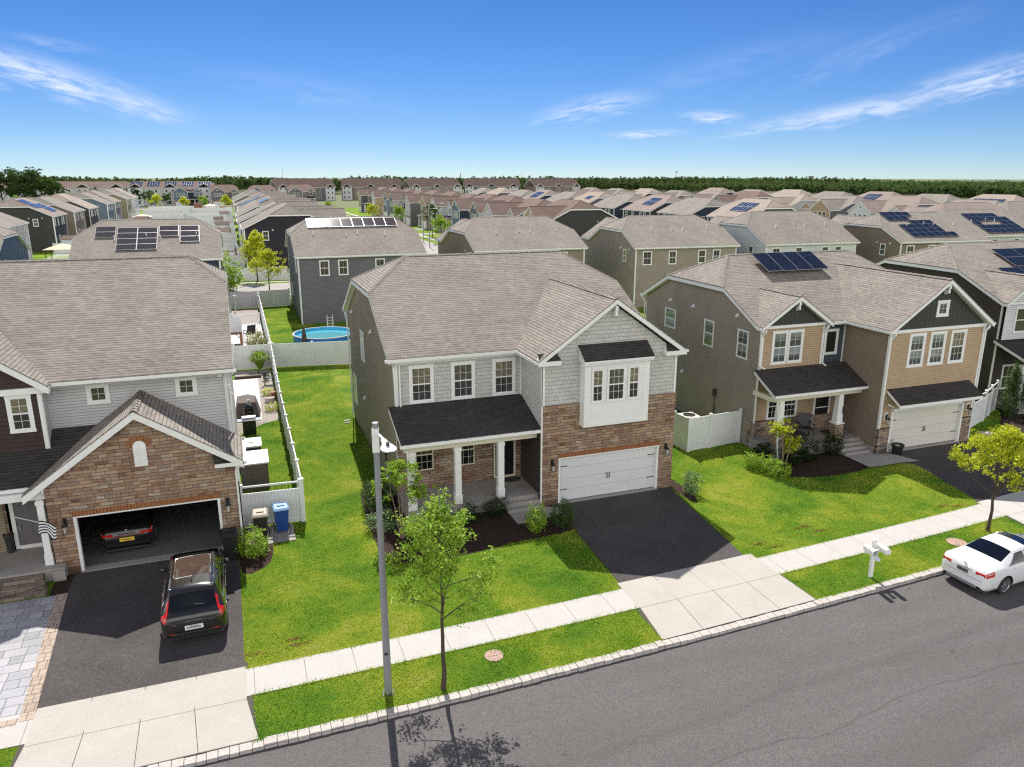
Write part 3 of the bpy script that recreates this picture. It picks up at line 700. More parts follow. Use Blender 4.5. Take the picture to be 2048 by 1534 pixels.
BED_FAR = blob([(26.2, -1.2), (29.2, 1.2), (32, 3.6), (31.5, 4.6), (33.5, 4), (34, -1), (30, -2)])
sheet('mulch_bed', 'mulch', BED_FAR, .012)
sheet('mulch_bed', 'mulch', [(-18.1, -1.15), (-18.1, .3), (-18.66, .3), (-18.66, -1.15)], .014)
# left back yard: gravel, patio
GRAVEL = [(-12.4, 29.6), (-9.9, 29.6), (-9.98, 16.6), (-11.0, 16.0), (-12.4, 14.2)]
sheet('gravel_yard', 'gravel', GRAVEL, .012)
sheet('patio', 'patio', [(-16, 27.0), (-10.85, 26.9), (-10.95, 16.9), (-16, 16.9)], .026)
sheet('patio', 'patio', [(-16, 49.0), (-9.8, 49.0), (-9.8, 31.2), (-16, 31.2)], .026)
sheet('gravel_yard', 'gravel', [(-16, 58.2), (-9.8, 58.2), (-9.8, 49.1), (-16, 49.1)], .02)
# cross street behind the second row
def bow2(x): return 0 if x < 10 else -(x - 10) * .055 - max(0, x - 40) ** 2 * .0016
def strip2(name, mat, y0, y1, z, x0=-90, x1=190):
    mb = MB(); xs = [x0 + i * 10 for i in range(int((x1 - x0) / 10) + 1)]
    for a, b in zip(xs, xs[1:]): mb.poly([(a, y0 + bow2(a), z), (b, y0 + bow2(b), z), (b, y1 + bow2(b), z), (a, y1 + bow2(a), z)])
    return mb.build(name, M[mat], kind='structure')
M['road_far'] = speckle('pale_far_road', (.3, .285, .27), (.42, .4, .385), 20)  # paler grey than the near road asphalt
mb = MB(); mb.poly([(-90, 66.2, -.02), (300, 66.2, -.02), (300, 330, -.02), (-90, 330, -.02)]); mb.build('far_lawn', M['lawn_far'], kind='structure')
strip2('cross_street', 'road_far', 69.5, 77.8, .03); strip2('cross_sidewalk', 'concrete', 66.9, 68.2, .03); strip2('cross_sidewalk', 'concrete', 79.3, 80.4, .03)
for sx, x in enumerate((24.5, 103, 181)):
    mb = MB(); mb.poly([(x - 4.2, 79, .035), (x + 4.2, 79, .035), (x + 4.2, 320, .035), (x - 4.2, 320, .035)]); mb.build('side_street', M['road_far'], kind='structure')
    for s in (-1, 1):
        mb = MB(); a, b = sorted((x + s * 6.1, x + s * 7.4)); mb.poly([(a, 80, .034), (b, 80, .034), (b, 320, .034), (a, 320, .034)]); mb.build('side_walk', M['concrete'], kind='structure')
mb = MB(); mb.poly([(-95, 328, -.01), (-12, 328, -.01), (-12, 342, -.01), (-95, 342, -.01)]); mb.build('far_street', M['road_far'], kind='structure')
for dx in range(9):
    for side in (0, 1):
        y = 98 + dx * 17.6; x0 = 31 if not side else 18; x1 = 37.5 if not side else 8
        mb = MB(); mb.poly([(min(x0, x1), y + 6.5, .036), (max(x0, x1), y + 6.5, .036), (max(x0, x1), y + 11.0, .036), (min(x0, x1), y + 11.0, .036)]); mb.build('far_driveway', M['road_far'], kind='structure')

M['yard_mix'] = speckle('mixed_far_yard', (.3, .29, .28), (.44, .43, .42), 2, bigamt=.9, big=.09, stain=(.16, .24, .05), bump=0)
for (a, b, y0, y1) in ((-42.6, -10.8, 84, 324), (53.8, 75, 96, 300), (-29.5, -14, -40, -40.1)):
    if y1 > y0: mb = MB(); mb.poly([(a, y0, .01), (b, y0, .01), (b, y1, .01), (a, y1, .01)]); mb.build('far_yard', M['yard_mix'], kind='structure')
# ---------------------------------------------------------------- the pale grey and brown stone house in the middle
def middle_house():
    root = empty('house', (0, 0, 0), label='two-storey house with pale grey shake front, brown stone base and white box bay window', cat='house')
    K = Kit(root); W = 6.44; xl = -5.72; yl = 2.57; yb = 15.73; ze = 6.58; zb = 4.56; ye = 2.27
    s, ym, yc, yd = main_roof(K, xl - .31, W + .3, ye, 16.03, ze, 10.13, 8.75, -3.7, 4.59)
    gable_roof_y(K, -.31, W + .3, W / 2, -.31, ze, ze, 9.03, ye, ze, s)
    # walls
    def under(y): return ze + s * ((y if y <= ym else 2 * ym - y) - ye) - .12
    S = K('siding_wall', M['olive_lap'])
    S.poly([(xl, yb, .12), (xl, yl, .12), (xl, yl, under(yl)), (xl, yc, under(yc)), (xl, yd, under(yd)), (xl, yb, under(yb))])
    S.poly([(W, 0, .12), (W, yb, .12), (W, yb, under(yb)), (W, yd, under(yd)), (W, yc, under(yc)), (W, yl, under(yl)), (W, 0, ze - .15)])
    S.poly([(W, yb, .12), (xl, yb, .12), (xl, yb, under(yb)), (W, yb, under(yb))])
    H = K('shake_wall', M['shake'])
    H.poly([(xl, yl, 3.9), (0, yl, 3.9), (0, yl, under(yl)), (xl, yl, under(yl))])
    H.poly([(0, yl, 3.4), (0, 0, 3.4), (0, 0, ze - .15), (0, yl, ze - .15)])
    H.poly([(0, 0, zb), (W, 0, zb), (W, 0, ze - .14), (W / 2, 0, 9.03 - .3), (0, 0, ze - .14)])
    ST = K('stone_wall', M['stone']); f = -.05; g0, g1, gh = .78, 5.73, 2.15
    ST.poly([(-.03, f, 0), (g0, f, 0), (g0, f, gh), (-.03, f, gh)]); ST.poly([(g1, f, 0), (W + .03, f, 0), (W + .03, f, gh), (g1, f, gh)]); ST.poly([(-.03, f, gh + .2), (W + .03, f, gh + .2), (W + .03, f, zb), (-.03, f, zb)])
    ST.poly([(-.03, f, gh), (g0 - .02, f, gh), (g0 - .02, f, gh + .2), (-.03, f, gh + .2)]); ST.poly([(g1 + .02, f, gh), (W + .03, f, gh), (W + .03, f, gh + .2), (g1 + .02, f, gh + .2)])
    ST.poly([(-.03, .08, 0), (-.03, f, 0), (-.03, f, zb), (-.03, .08, zb)]); ST.poly([(W + .03, f, 0), (W + .03, .3, 0), (W + .03, .3, zb), (W + .03, f, zb)]); ST.poly([(-.03, f, zb), (W + .03, f, zb), (W + .03, 0, zb), (-.03, 0, zb)])
    ST.poly([(xl - .02, yl - .04, .4), (-1.38, yl - .04, .4), (-1.38, yl - .04, 3.95), (xl - .02, yl - .04, 3.95)]); ST.poly([(-.3, yl - .04, .4), (0, yl - .04, .4), (0, yl - .04, 3.95), (-.3, yl - .04, 3.95)]); ST.poly([(-1.38, yl - .04, 2.62), (-.3, yl - .04, 2.62), (-.3, yl - .04, 3.95), (-1.38, yl - .04, 3.95)])
    ST.poly([(xl - .02, yl + .2, .1), (xl - .02, yl - .04, .1), (xl - .02, yl - .04, 3.95), (xl - .02, yl + .2, 3.95)])
    B = K('brick_course', M['soldier']); mbx = B
    n = 44
    for i in range(n):
        a = g0 - .02 + (g1 - g0 + .04) * i / n; B.box(a + .003, a + (g1 - g0 + .04) / n - .006, f - .022, f + .02, gh + .005, gh + .195)
    D = K('porch_side_wall', M['darkbrown_lap']); D.poly([(-.005, yl, .45), (-.005, .02, .45), (-.005, .02, 3.5), (-.005, yl, 3.5)])
    F = K('foundation', M['found']); F.box(xl + .02, W - .02, yl + .03, yb - .02, -.1, .13); F.box(xl + .02, -.06, yl - .02, yl + .4, -.1, .4)
    T = K('corner_board', M['white'])
    T.box(-.03, .1, -.03, -.001, zb, ze - .18); T.box(-.032, -.001, -.03, .1, zb, ze - .2); T.box(W - .1, W + .03, -.03, -.001, zb, ze - .2); T.box(W + .001, W + .032, -.03, .1, zb, ze - .2); T.box(-.06, -.0, -.07, -.01, .02, zb)
    T.box(xl - .02, xl + .13, yl - .03, yl - .001, 3.95, ze - .25); T.box(xl - .03, xl - .001, yl - .03, yl + .1, .13, ze - .15); T.box(-.05, -.004, yl - .05, yl - .002, 4.3, ze - .15)
    T.box(g0, g0 + .09, f - .0, .12, 0, gh); T.box(g1 - .09, g1, f, .12, 0, gh); T.box(g0 + .09, g1 - .09, f, .12, gh - .06, gh)
    fr = K('frieze', M['white']); fr.box(xl, -.02, yl - .1, yl - .002, ze - .34, ze - .19)
    # rake brackets and boxed eave returns
    fr.fbox((W / 2 - .06, -.29, 9.03 - .55), (.12, 0, 0), (0, .27, 0), (0, 0, .22)); fr.fbox((W / 2 - .055, -.27, 9.03 - .75), (.11, 0, 0), (0, .0 + .25, -.12), (0, .02, .24))
    for xa, xb in ((-.3, .72), (W - .72, W + .3)):
        fr.box(xa, xb, -.3, -.002, ze - .22, ze - .03)
        rr = K('return_roof', M['shingle_shade']); rr.poly([(xa + .05, -.3, ze - .02), (xb, -.3, ze - .02), (xb - (.1 if xa < 0 else 0), -.0, ze + .26), (xa + .05 + (0 if xa < 0 else .1), 0, ze + .26)]); fr.poly([(xb, -.3, ze - .03), (xb, 0, ze - .03), (xb - .1, 0, ze + .24)]); fr.poly([(xa, 0, ze - .03), (xa, -.3, ze - .03), (xa + .1, 0, ze + .24)])
    G = K; hg = K('gutter_hanger', M['iron'])
    gutter(G, (xl - .45, ye, ze), (-.3, ye, ze), (0, -1, 0), hang=hg); gutter(G, (-.3, ye, ze), (-.3, -.28, ze), (-1, 0, 0), hang=hg); gutter(G, (W + .3, -.3, ze), (W + .3, 2.3, ze), (1, 0, 0)); gutter(G, (xl - .31, 16.03, ze), (W + .3, 16.03, ze), (0, 1, 0))
    # box bay
    Bm = K('bay_window_box', M['white']); by = -.5; b0, b1, bz0, bz1 = 1.72, 4.77, 3.58, 6.42
    Bm.box(b0, b1, by, .03, bz0, bz1); Bm.box(b0 - .02, b1 + .02, by - .025, -.04, bz0, bz0 + .15); Bm.box(b0 - .02, b0 + .28, by - .02, by, bz0 + .15, bz1); Bm.box(b1 - .28, b1 + .02, by - .02, by, bz0 + .15, bz1)
    Bm.box(b0 + .28, b1 - .28, by - .02, by, bz1 - .24, bz1); Bm.box(b0 + .28, b1 - .28, by - .015, by, bz0 + 1.0, bz0 + 1.06)
    Bm.box(b0 - .06, b1 + .06, by - .14, .0, bz1, bz1 + .12)
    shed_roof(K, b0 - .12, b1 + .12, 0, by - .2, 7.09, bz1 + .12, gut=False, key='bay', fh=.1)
    K('bay_window_box', M['white']).poly([(b0 - .08, -.0, bz1), (b0 - .08, by - .1, bz1), (b0 - .08, by - .1, bz1 + .08), (b0 - .08, 0, 7.0)]); K('bay_window_box', M['white']).poly([(b1 + .08, 0, bz1), (b1 + .08, by - .1, bz1), (b1 + .08, by - .1, bz1 + .08), (b1 + .08, 0, 7.0)])
    for x0, x1, c in ((2.02, 2.6, 2), (2.75, 3.61, 3), (3.74, 4.31, 2)): window(root, (x0, by - .018, 4.64), (1, 0, 0), (0, -1, 0), x1 - x0, 1.49, c, 2, trim=.05)
    for x in (-5.11, -3.25, -1.355): window(root, (x, yl, 4.45), (1, 0, 0), (0, -1, 0), 1.085, 1.7, 3, 2)
    for x0, x1 in ((-4.99, -4.12), (-3.09, -2.22)): window(root, (x0, yl - .04, 1.33), (1, 0, 0), (0, -1, 0), x1 - x0, 1.5, 3, 2, glass='glass_dark', trim=.03, tm='cream')
    for y, z, h in ((11.55, 4.5, 1.62), (16.0 - 1.05, 1.2, 1.75)): window(root, (xl, y, z), (0, -1, 0), (-1, 0, 0), 1.0, h, 1, 1, glass='glass_bright', trim=.045)
    window(root, (W, 4.5, 4.5), (0, 1, 0), (1, 0, 0), .9, 1.5, 1, 1, glass='glass_dark', trim=.045)
    for i, x in enumerate((-4.6, -1.2, 2.2, 4.8)): window(root, (x, yb, 4.6), (-1, 0, 0), (0, 1, 0), .95, 1.5, 2, 2, trim=.045, merged=True)
    # front door with side light
    E_ = K('door_frame', M['cream']); yd_ = yl - .06
    E_.box(-1.33, -1.25, yd_, yl + .1, .52, 2.6); E_.box(-1.02, -.94, yd_, yl + .1, .52, 2.6); E_.box(-.36, -.27, yd_, yl + .1, .52, 2.6); E_.box(-1.25, -.36, yd_, yl + .1, 2.5, 2.6); E_.box(-1.25, -.36, yd_, yl + .1, .5, .6); E_.box(-.94, -.36, yd_ + .005, yd_ + .03, 2.42, 2.5)
    mb = MB(); mb.box(-.94, -.36, yd_ + .03, yd_ + .06, .6, 2.5); d = mb.build('front_door', M['glass_dark'], root); mb = MB(); mb.cyl((-.9, yd_ + .03, 1.5), (-.9, yd_ - .03, 1.5), .025, n=8); mb.box(-.91, -.89, yd_ - .03, yd_ - .02, 1.4, 1.5); mb.build('handle', M['black'], d)
    mb = MB(); mb.box(-1.25, -1.02, yd_ + .03, yd_ + .05, .6, 2.5); mb.build('side_light', M['glass_dark'], root)
    garage_door(K, g0 + .09, g1 - .09, .07, gh - .06, .09); sl = K('garage_sill', M['concrete_grey']); sl.box(g0, g1, f - .1, .3, -.02, .045)
    wall_lantern(K, (.47, f, 2.0), (0, -1, 0), 1.1); wall_lantern(K, (6.08, f, 2.06), (0, -1, 0), 1.1)
    # porch
    P = K('porch_floor', M['concrete_grey']); P.box(xl - .1, -.02, .26, yl - .03, -.05, .49)
    steps(K, -1.62, -.03, .3, .49, 2, .3); w = MB(); w.poly([(-1.6, -1.4, .03), (-.9, -1.38, .03), (.55, -1.05, .03), (.62, -.45, .03), (.12, -.12, .03), (-1.6, -.3, .03)]); w.build('front_walk', M['concrete_grey'], root)
    shed_roof(K, xl - .33, -.0, yl, .06, 4.43, 3.56, right=False)
    gutter(G, (xl - .4, .06, 3.56), (-.01, .06, 3.56), (0, -1, 0), hang=hg)
    bm = K('porch_beam', M['cream']); bm.box(xl - .15, -.06, .42, .66, 3.05, 3.32)
    for x in (-5.56, -3.6, -1.69): column(K, x, .54, .49, 3.06, num=None)
    ab = K('address_bracket', M['black']); ab.fbox((-5.3, .35, 2.55), (.12, 0, 0), (0, .01, 0), (0, 0, .02))
    downspout(K, [(xl - .15, ye - .06, ze - .12), (xl - .05, yl - .05, ze - .45), (xl + .02, yl - .07, 4.42)]); downspout(K, [(xl + .2, yl - .08, ze - .2), (xl + .2, yl - .08, 4.4)]); downspout(K, [(W + .34, .1, ze - .1), (W + .08, .12, ze - .4), (W + .07, .12, 2.5), (W + .07, .12, .15)])
    downspout(K, [(xl - .28, 16.1, ze - .1), (xl - .1, 15.85, ze - .5), (xl - .06, 15.7, .6), (xl - .15, 15.5, .12)]); downspout(K, [(xl - .2, 0.0, 3.42), (-5.75, .35, 3.2), (-5.75, .36, .3), (-5.9, .2, .05)])
    for y, z in ((14.39, 6.6), (8.21, 6.62), (11.05, 2.49)): vent_hood(K, (xl, y, z), (-1, 0, 0))
    # utilities on the left wall
    mt_ = K('utility_meter', M['iron']); mt_.cyl((xl - .05, 5.2, 1.55), (xl - .2, 5.2, 1.55), .12, n=12); mt_.box(xl - .12, xl, 5.1, 5.3, 1.3, 1.75); mt_.path([(xl - .06, 5.2, 1.3), (xl - .06, 5.2, .1)], .03, 6)
    gm = K('gas_meter', M['aluminium']); gm.box(xl - .35, xl - .1, 3.9, 4.3, .55, .95); gm.path([(xl - .2, 3.9, .95), (xl - .2, 3.9, 1.15), (xl - .2, 4.6, 1.15), (xl - .2, 4.6, .1)], .025, 6); gm.lathe((xl - .22, 3.6, .7), [(.1, 0), (.14, .1), (.1, .2)], 10); gm.path([(xl - .15, 3.3, 0), (xl - .15, 3.3, .9), (xl - .15, 3.6, .9)], .025, 6)
    sp = K('splash_block', M['concrete']); sp.box(-6.45, -6.1, 14.9, 15.05, .0, .05); sp.box(-6.45, -6.15, 14.5, 14.62, .0, .05)
    m_ = MB(); m_.path([(-.55, .03, .0), (-.5, .0, 0)], .01); 
    K('doorbell', M['iron']).box(-1.42, -1.38, yl - .06, yl - .04, 1.6, 1.72)
    K.flush()
middle_house()
mb = MB(); mb.lathe((-.65, 2.2, .492), [(.5, 0), (.5, .015)], 24, sx=1, sy=.55); tag(mb.build('door_mat', M['iron']), 'dark half-round mat on the porch floor before the black front door', 'door mat')

# ---------------------------------------------------------------- the tan and brown house on the right
def right_house():
    root = empty('house', (18.78, .09, .02), math.radians(-.36), label='two-storey tan and brown house with two dark gables and four solar panels', cat='house')
    K = Kit(root); W = 6.29; xl = -5.54; yl = 3.1; ye = 2.8; ze = 6.58; yb = 14.62; H = 1.35
    s, ym, yc, yd = main_roof(K, xl - .3, W + .3, ye, 14.92, ze, 9.56, 8.14, -3.66, 4.94)
    gable_roof_y(K, -.3, W + .3, W / 2, -.33, ze, ze, 8.98, ye, ze, s); gable_roof_y(K, xl - .3, -1.35, (xl - 1.65) / 2, 2.45, ze, ze, 8.08, ye, ze, s)
    def under(y): return ze + s * ((y if y <= ym else 2 * ym - y) - ye) - .12
    S = K('siding_wall', M['taupe_lap'])
    S.poly([(xl, yb, .3), (xl, yl - .3, .3), (xl, yl - .3, ze - .15), (xl, yc, under(yc)), (xl, yd, under(yd)), (xl, yb, under(yb))]); S.poly([(W, 0, .1), (W, yb, .1), (W, yb, under(yb)), (W, yd, under(yd)), (W, yc, under(yc)), (W, yl, under(yl)), (W, 0, ze - .15)]); S.poly([(W, yb, .1), (xl, yb, .1), (xl, yb, under(yb)), (W, yb, under(yb))])
    S2 = K('wing_side_wall', M['brown_lap']); S2.poly([(0, yl, .3), (0, 0, .3), (0, 0, ze - .15), (0, yl, ze - .15)])
    Tn = K('tan_wall', M['tan_lap']); g0, g1, gh = .72, 5.66, 2.3
    Tn.poly([(0, 0, H), (g0, 0, H), (g0, 0, gh), (0, 0, gh)]); Tn.poly([(g1, 0, H), (W, 0, H), (W, 0, gh), (g1, 0, gh)]); Tn.poly([(0, 0, gh), (W, 0, gh), (W, 0, 6.42), (0, 0, 6.42)])
    Tn.poly([(xl, yl - .3, 3.9), (-1.66, yl - .3, 3.9), (-1.66, yl - .3, ze - .1), (xl, yl - .3, ze - .1)]); Tn.poly([(xl, yl, H), (-.0, yl, H), (0, yl, 4), (xl, yl, 4)]); Tn.poly([(-1.66, yl - .3, 3.9), (-1.66, yl, 3.9), (-1.66, yl, ze), (-1.66, yl - .3, ze)])
    Bt = K('gable_wall', M['batten']); Bt.poly([(0, 0, 6.42), (W, 0, 6.42), (W, 0, ze - .14), (W / 2, 0, 8.98 - .25), (0, 0, ze - .14)]); xm = (xl - 1.65) / 2; Bt.poly([(xl, yl - .3, ze - .1), (-1.66, yl - .3, ze - .1), (xm, yl - .3, 8.08 - .25)])
    Bb = K('recess_wall', M['batten_blue']); Bb.poly([(-1.66, yl, 4.0), (0, yl, 4.0), (0, yl, under(yl)), (-1.66, yl, under(yl))])
    ST = K('stone_wall', M['stone_grey']); f = -.05
    for a, b in ((-.04, g0), (g1, W + .04)): ST.box(a, b, f, .02, 0, H)
    ST.box(xl - .02, -.0, yl - .06, yl + .0, .4, H); ST.box(-.04, .0, f, .1, 0, H); ST.box(xl - .02, xl + .03, yl - .06, yl + .25, .2, H)
    cp = K('stone_ledge', M['iron']); cp.box(-.06, g0, f - .02, .0, H, H + .04); cp.box(g1, W + .06, f - .02, 0, H, H + .04); cp.box(xl - .02, -1.55, yl - .08, yl, H, H + .04)
    F = K('foundation', M['found']); F.box(xl + .02, W - .02, yl, yb - .02, -.1, .31); F.box(.02, .3, .05, yl, -.1, .32)
    T = K('corner_board', M['white'])
    for x in (0, W): T.box(x - .07, x + .07, -.04, -.001, H if x == 0 else H, ze - .2); T.box(x - .035 if x == 0 else x, x + (0 if x == 0 else .035), -.04, .1, H, ze - .2)
    T.box(xl - .035, xl + .1, yl - .33, yl - .301, 4.35, ze - .25); T.box(xl - .035, xl - .001, yl - .33, yl - .2, 1.4, ze - .2); T.box(-1.74, -1.62, yl - .33, yl - .301, 4.1, ze - .2); T.box(-.05, -.003, yl - .05, yl - .003, 4.1, ze - .2)
    T.box(-.1, W + .1, -.06, -.002, 6.34, 6.5); T.box(xl - .05, -1.6, yl - .36, yl - .302, ze - .17, ze - .03)
    T.box(g0 - .02, g0 + .1, -.06, .12, 0, gh); T.box(g1 - .1, g1 + .02, -.06, .12, 0, gh); T.box(g0 - .02, g1 + .02, -.06, .12, gh - .1, gh + .05)
    
    for x0 in (W / 2, xm):
        z0 = 8.98 if x0 > 0 else 8.08; y0 = -.3 if x0 > 0 else yl - .62
        T.fbox((x0 - .06, y0, z0 - .5), (.12, 0, 0), (0, .3, 0), (0, 0, .2)); T.fbox((x0 - .05, y0 + .02, z0 - .72), (.1, 0, 0), (0, .26, -.1), (0, .02, .22))
    for x0, y0 in ((0, 0), (W, 0), (xl, yl - .3), (-1.66, yl - .3)): T.fbox((x0 - .05, y0 - .3, ze - .3), (.1, 0, 0), (0, .3, -.35), (0, .0, .14))
    G = K; hg = K('gutter_hanger', M['iron'])
    gutter(G, (-1.35, ye, ze), (-.3, ye, ze), (0, -1, 0)); gutter(G, (-.3, ye, ze), (-.3, -.3, ze), (-1, 0, 0)); gutter(G, (W + .3, -.3, ze), (W + .3, ye, ze), (1, 0, 0)); gutter(G, (xl - .3, 14.92, ze), (W + .3, 14.92, ze), (0, 1, 0)); gutter(G, (xl - .3, 2.5, ze), (xl - .3, ye, ze), (-1, 0, 0))
    for x0 in (1.25, 2.63, 4.02): window(root, (x0, 0, 4.49), (1, 0, 0), (0, -1, 0), 1.06, 1.77, 3, 2, glass='glass_curtain' if x0 < 3 else 'glass_blind')
    window(root, (2.77, -.0, 7.02), (1, 0, 0), (0, -1, 0), .8, .85, 2, 2, 'fixed', glass='glass_curtain', trim=.13)
    a = window(root, (-4.9, yl - .3, 4.49), (1, 0, 0), (0, -1, 0), 1.0, 1.78, 2, 2, glass='glass_curtain'); window(root, (-3.94, yl - .3, 4.49), (1, 0, 0), (0, -1, 0), 1.0, 1.78, 2, 2, glass='glass_curtain')
    window(root, (-1.3, yl, 4.68), (1, 0, 0), (0, -1, 0), .9, 1.4, 1, 1, 'fixed', glass='glass_dark', trim=.1)
    for y, z, h, gl, q in ((12.25, 4.88, 1.2, 'glass_bright', 1), (7.95, 4.57, 1.52, 'glass_curtain', 1), (4.8, 4.57, 1.53, 'glass_curtain', 2)): window(root, (xl, y, z), (0, -1, 0), (-1, 0, 0), y - {12.25: 11.03, 7.95: 7.0, 4.8: 3.87}[y], h, q, 2 if q > 1 else 1, glass=gl, trim=.045)
    window(root, (-4.62, yl, 1.36), (1, 0, 0), (0, -1, 0), .98, 1.5, 3, 2, glass='glass_dark', trim=.09); window(root, (-3.64, yl, 1.36), (1, 0, 0), (0, -1, 0), .98, 1.5, 3, 2, glass='glass_dark', trim=.09)
    for i, x in enumerate((-4.6, -1.2, 2.2, 4.8)): window(root, (x, yb, 4.6), (-1, 0, 0), (0, 1, 0), .95, 1.5, 2, 2, trim=.045, merged=True)
    E_ = K('door_frame', M['white']); E_.box(-1.58, -1.46, yl - .06, yl + .05, .55, 2.75); E_.box(-.56, -.46, yl - .06, yl + .05, .55, 2.75); E_.box(-1.46, -.56, yl - .06, yl + .05, 2.62, 2.75); E_.box(-1.46, -.56, yl - .05, yl + .05, .55, .8); E_.box(-1.42, -.6, yl - .05, yl - .03, 1.72, 1.77)
    mb = MB(); mb.box(-1.46, -.56, yl - .03, yl - .01, .8, 2.62); d = mb.build('front_door', M['glass_dark'], root); mb = MB(); mb.path([(-1.4, yl - .03, 1.55), (-1.4, yl - .09, 1.55), (-1.4, yl - .09, 1.7)], .02, 6); mb.build('handle', M['black'], d)
    dl = K('door_light', M['white']); dl.box(-1.3, -.75, yl - .04, yl - .03, 2.3, 2.6)
    garage_door(K, g0 + .1, g1 - .1, .07, gh - .1, .09, 'garage_cream'); K('garage_sill', M['concrete_grey']).box(g0, g1, -.14, .3, -.04, .045)
    wall_lantern(K, (.35, -.06, 1.98), (0, -1, 0), 1.1); wall_lantern(K, (5.98, -.06, 1.95), (0, -1, 0), 1.1)
    bk = K('lantern_plate', M['white']); bk.box(.25, .45, -.055, -.002, 1.78, 2.2); bk.box(5.88, 6.08, -.055, -.002, 1.75, 2.17); bk.cyl((.42, -.0, 2.62), (.52, -.16, 2.56), .06, .045, 8); bk.cyl((.52, -.16, 2.56), (.62, -.2, 2.52), .02, .05, 8)
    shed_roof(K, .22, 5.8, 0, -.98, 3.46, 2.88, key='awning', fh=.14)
    # porch
    P = K('porch_floor', M['concrete_grey']); P.box(xl - .05, -.02, 1.05, yl - .05, -.05, .55)
    steps(K, -1.75, -.03, 1.1, .55, 3, .3); w = MB(); w.poly([(-1.8, -1.5, .035), (.1, -1.52, .035), (1.25, -1.65, .035), (.75, -.35, .035), (-.1, -.1, .035), (-.1, .4, .035), (-1.8, .4, .035)]); w.build('front_walk', M['concrete_grey'], root)
    shed_roof(K, xl - .3, .55 - .55, yl - .3, 1.05, 4.3, 3.42, right=False); gutter(G, (xl - .3, 1.05, 3.42), (.35, 1.05, 3.42), (0, -1, 0)) if False else gutter(G, (xl - .3, 1.05, 3.42), (-.02, 1.05, 3.42), (0, -1, 0))
    bm = K('porch_beam', M['cream']); bm.box(xl - .05, -.05, 1.35, 1.6, 2.95, 3.2); bm.box(xl - .05, xl + .15, 1.6, yl, 2.9, 3.15)
    column(K, xl + .45, 1.48, .55, 2.96, stone=True); column(K, -1.35, 1.48, .55, 2.96, stone=True)
    pl = K('corner_post', M['white']); pl.box(xl - .0, xl + .14, yl - .06, yl + .0, H + .04, 3.2)
    mb = MB(); c = Vector((-1.2, 1.26, 2.12)); mb.fbox(c + Vector((-.05, 0, -.2)), (.1, 0, 0), (0, -.02, 0), (0, 0, .4)); mb.fbox(c + Vector((-.03, -.021, -.15)), (.06, 0, 0), (0, -.01, 0), (0, 0, .3)); mb.build('wall_lantern', M['iron'], root)
    downspout(K, [(-.36, -.2, ze - .1), (-.1, -.12, ze - .35), (-.08, -.1, 3.3), (-.08, -.1, 1.4)]); downspout(K, [(W + .36, -.1, ze - .1), (W + .1, -.05, ze - .4), (W + .09, -.05, .1)]); downspout(K, [(xl - .3, 2.6, ze - .15), (xl - .1, 2.75, ze - .35), (xl - .07, 2.72, 4.5), (xl + .2, 2.6, 4.36)]); downspout(K, [(-1.45, 2.6, ze - .15), (-1.6, 2.72, ze - .35), (-1.6, 2.72, 4.35), (-1.45, 2.6, 4.22)]); downspout(K, [(xl - .3, 14.95, ze - .1), (xl - .1, 14.7, ze - .5), (xl - .07, 14.6, .2)]); downspout(K, [(xl - .15, 1.0, 3.3), (xl + .05, 1.2, 3.1), (xl + .1, .98, .6), (xl + .05, .8, .1)])
    for y, z in ((11.7, 6.62), (9.18, 6.62), (4.94, 6.78), (9.98, 2.51)): vent_hood(K, (xl, y, z), (-1, 0, 0))
    K('utility_meter', M['iron']).box(xl - .12, xl, 6.3, 6.55, 1.9, 2.3); K('utility_meter', M['iron']).path([(xl - .06, 6.4, 1.9), (xl - .06, 6.4, .3)], .03)
    n = Vector((0, 1, s)).normalized(); y0 = 6.75; solar_array(root, (-2.5, y0, ze + s * (y0 - ye)), (1, 0, 0), n, 4, 1, 1.035, 1.88, .16, tilt=.12)
    K.flush()
right_house()
def potted(name, label, x, y, z, r, h, mat='black'):
    t = empty(name, (x, y, z), label=label, cat='planter'); mb = MB(); mb.lathe((0, 0, 0), [(r * .72, 0), (r * .95, h * .8), (r * 1.08, h * .84), (r * 1.08, h), (r * .9, h), (r * .85, h * .9), (.01, h * .88)], 20); mb.build('pot', M[mat], t, smooth=False); return t
t = potted('planter', 'round black planter standing beside the white garage door of the tan house', 19.75, -.36, .02, .3, .55)
mb = MB(); mb.lathe((0, 0, .47), [(.25, 0), (.01, .03)], 16); mb.build('soil', M['tan_fabric'], t)

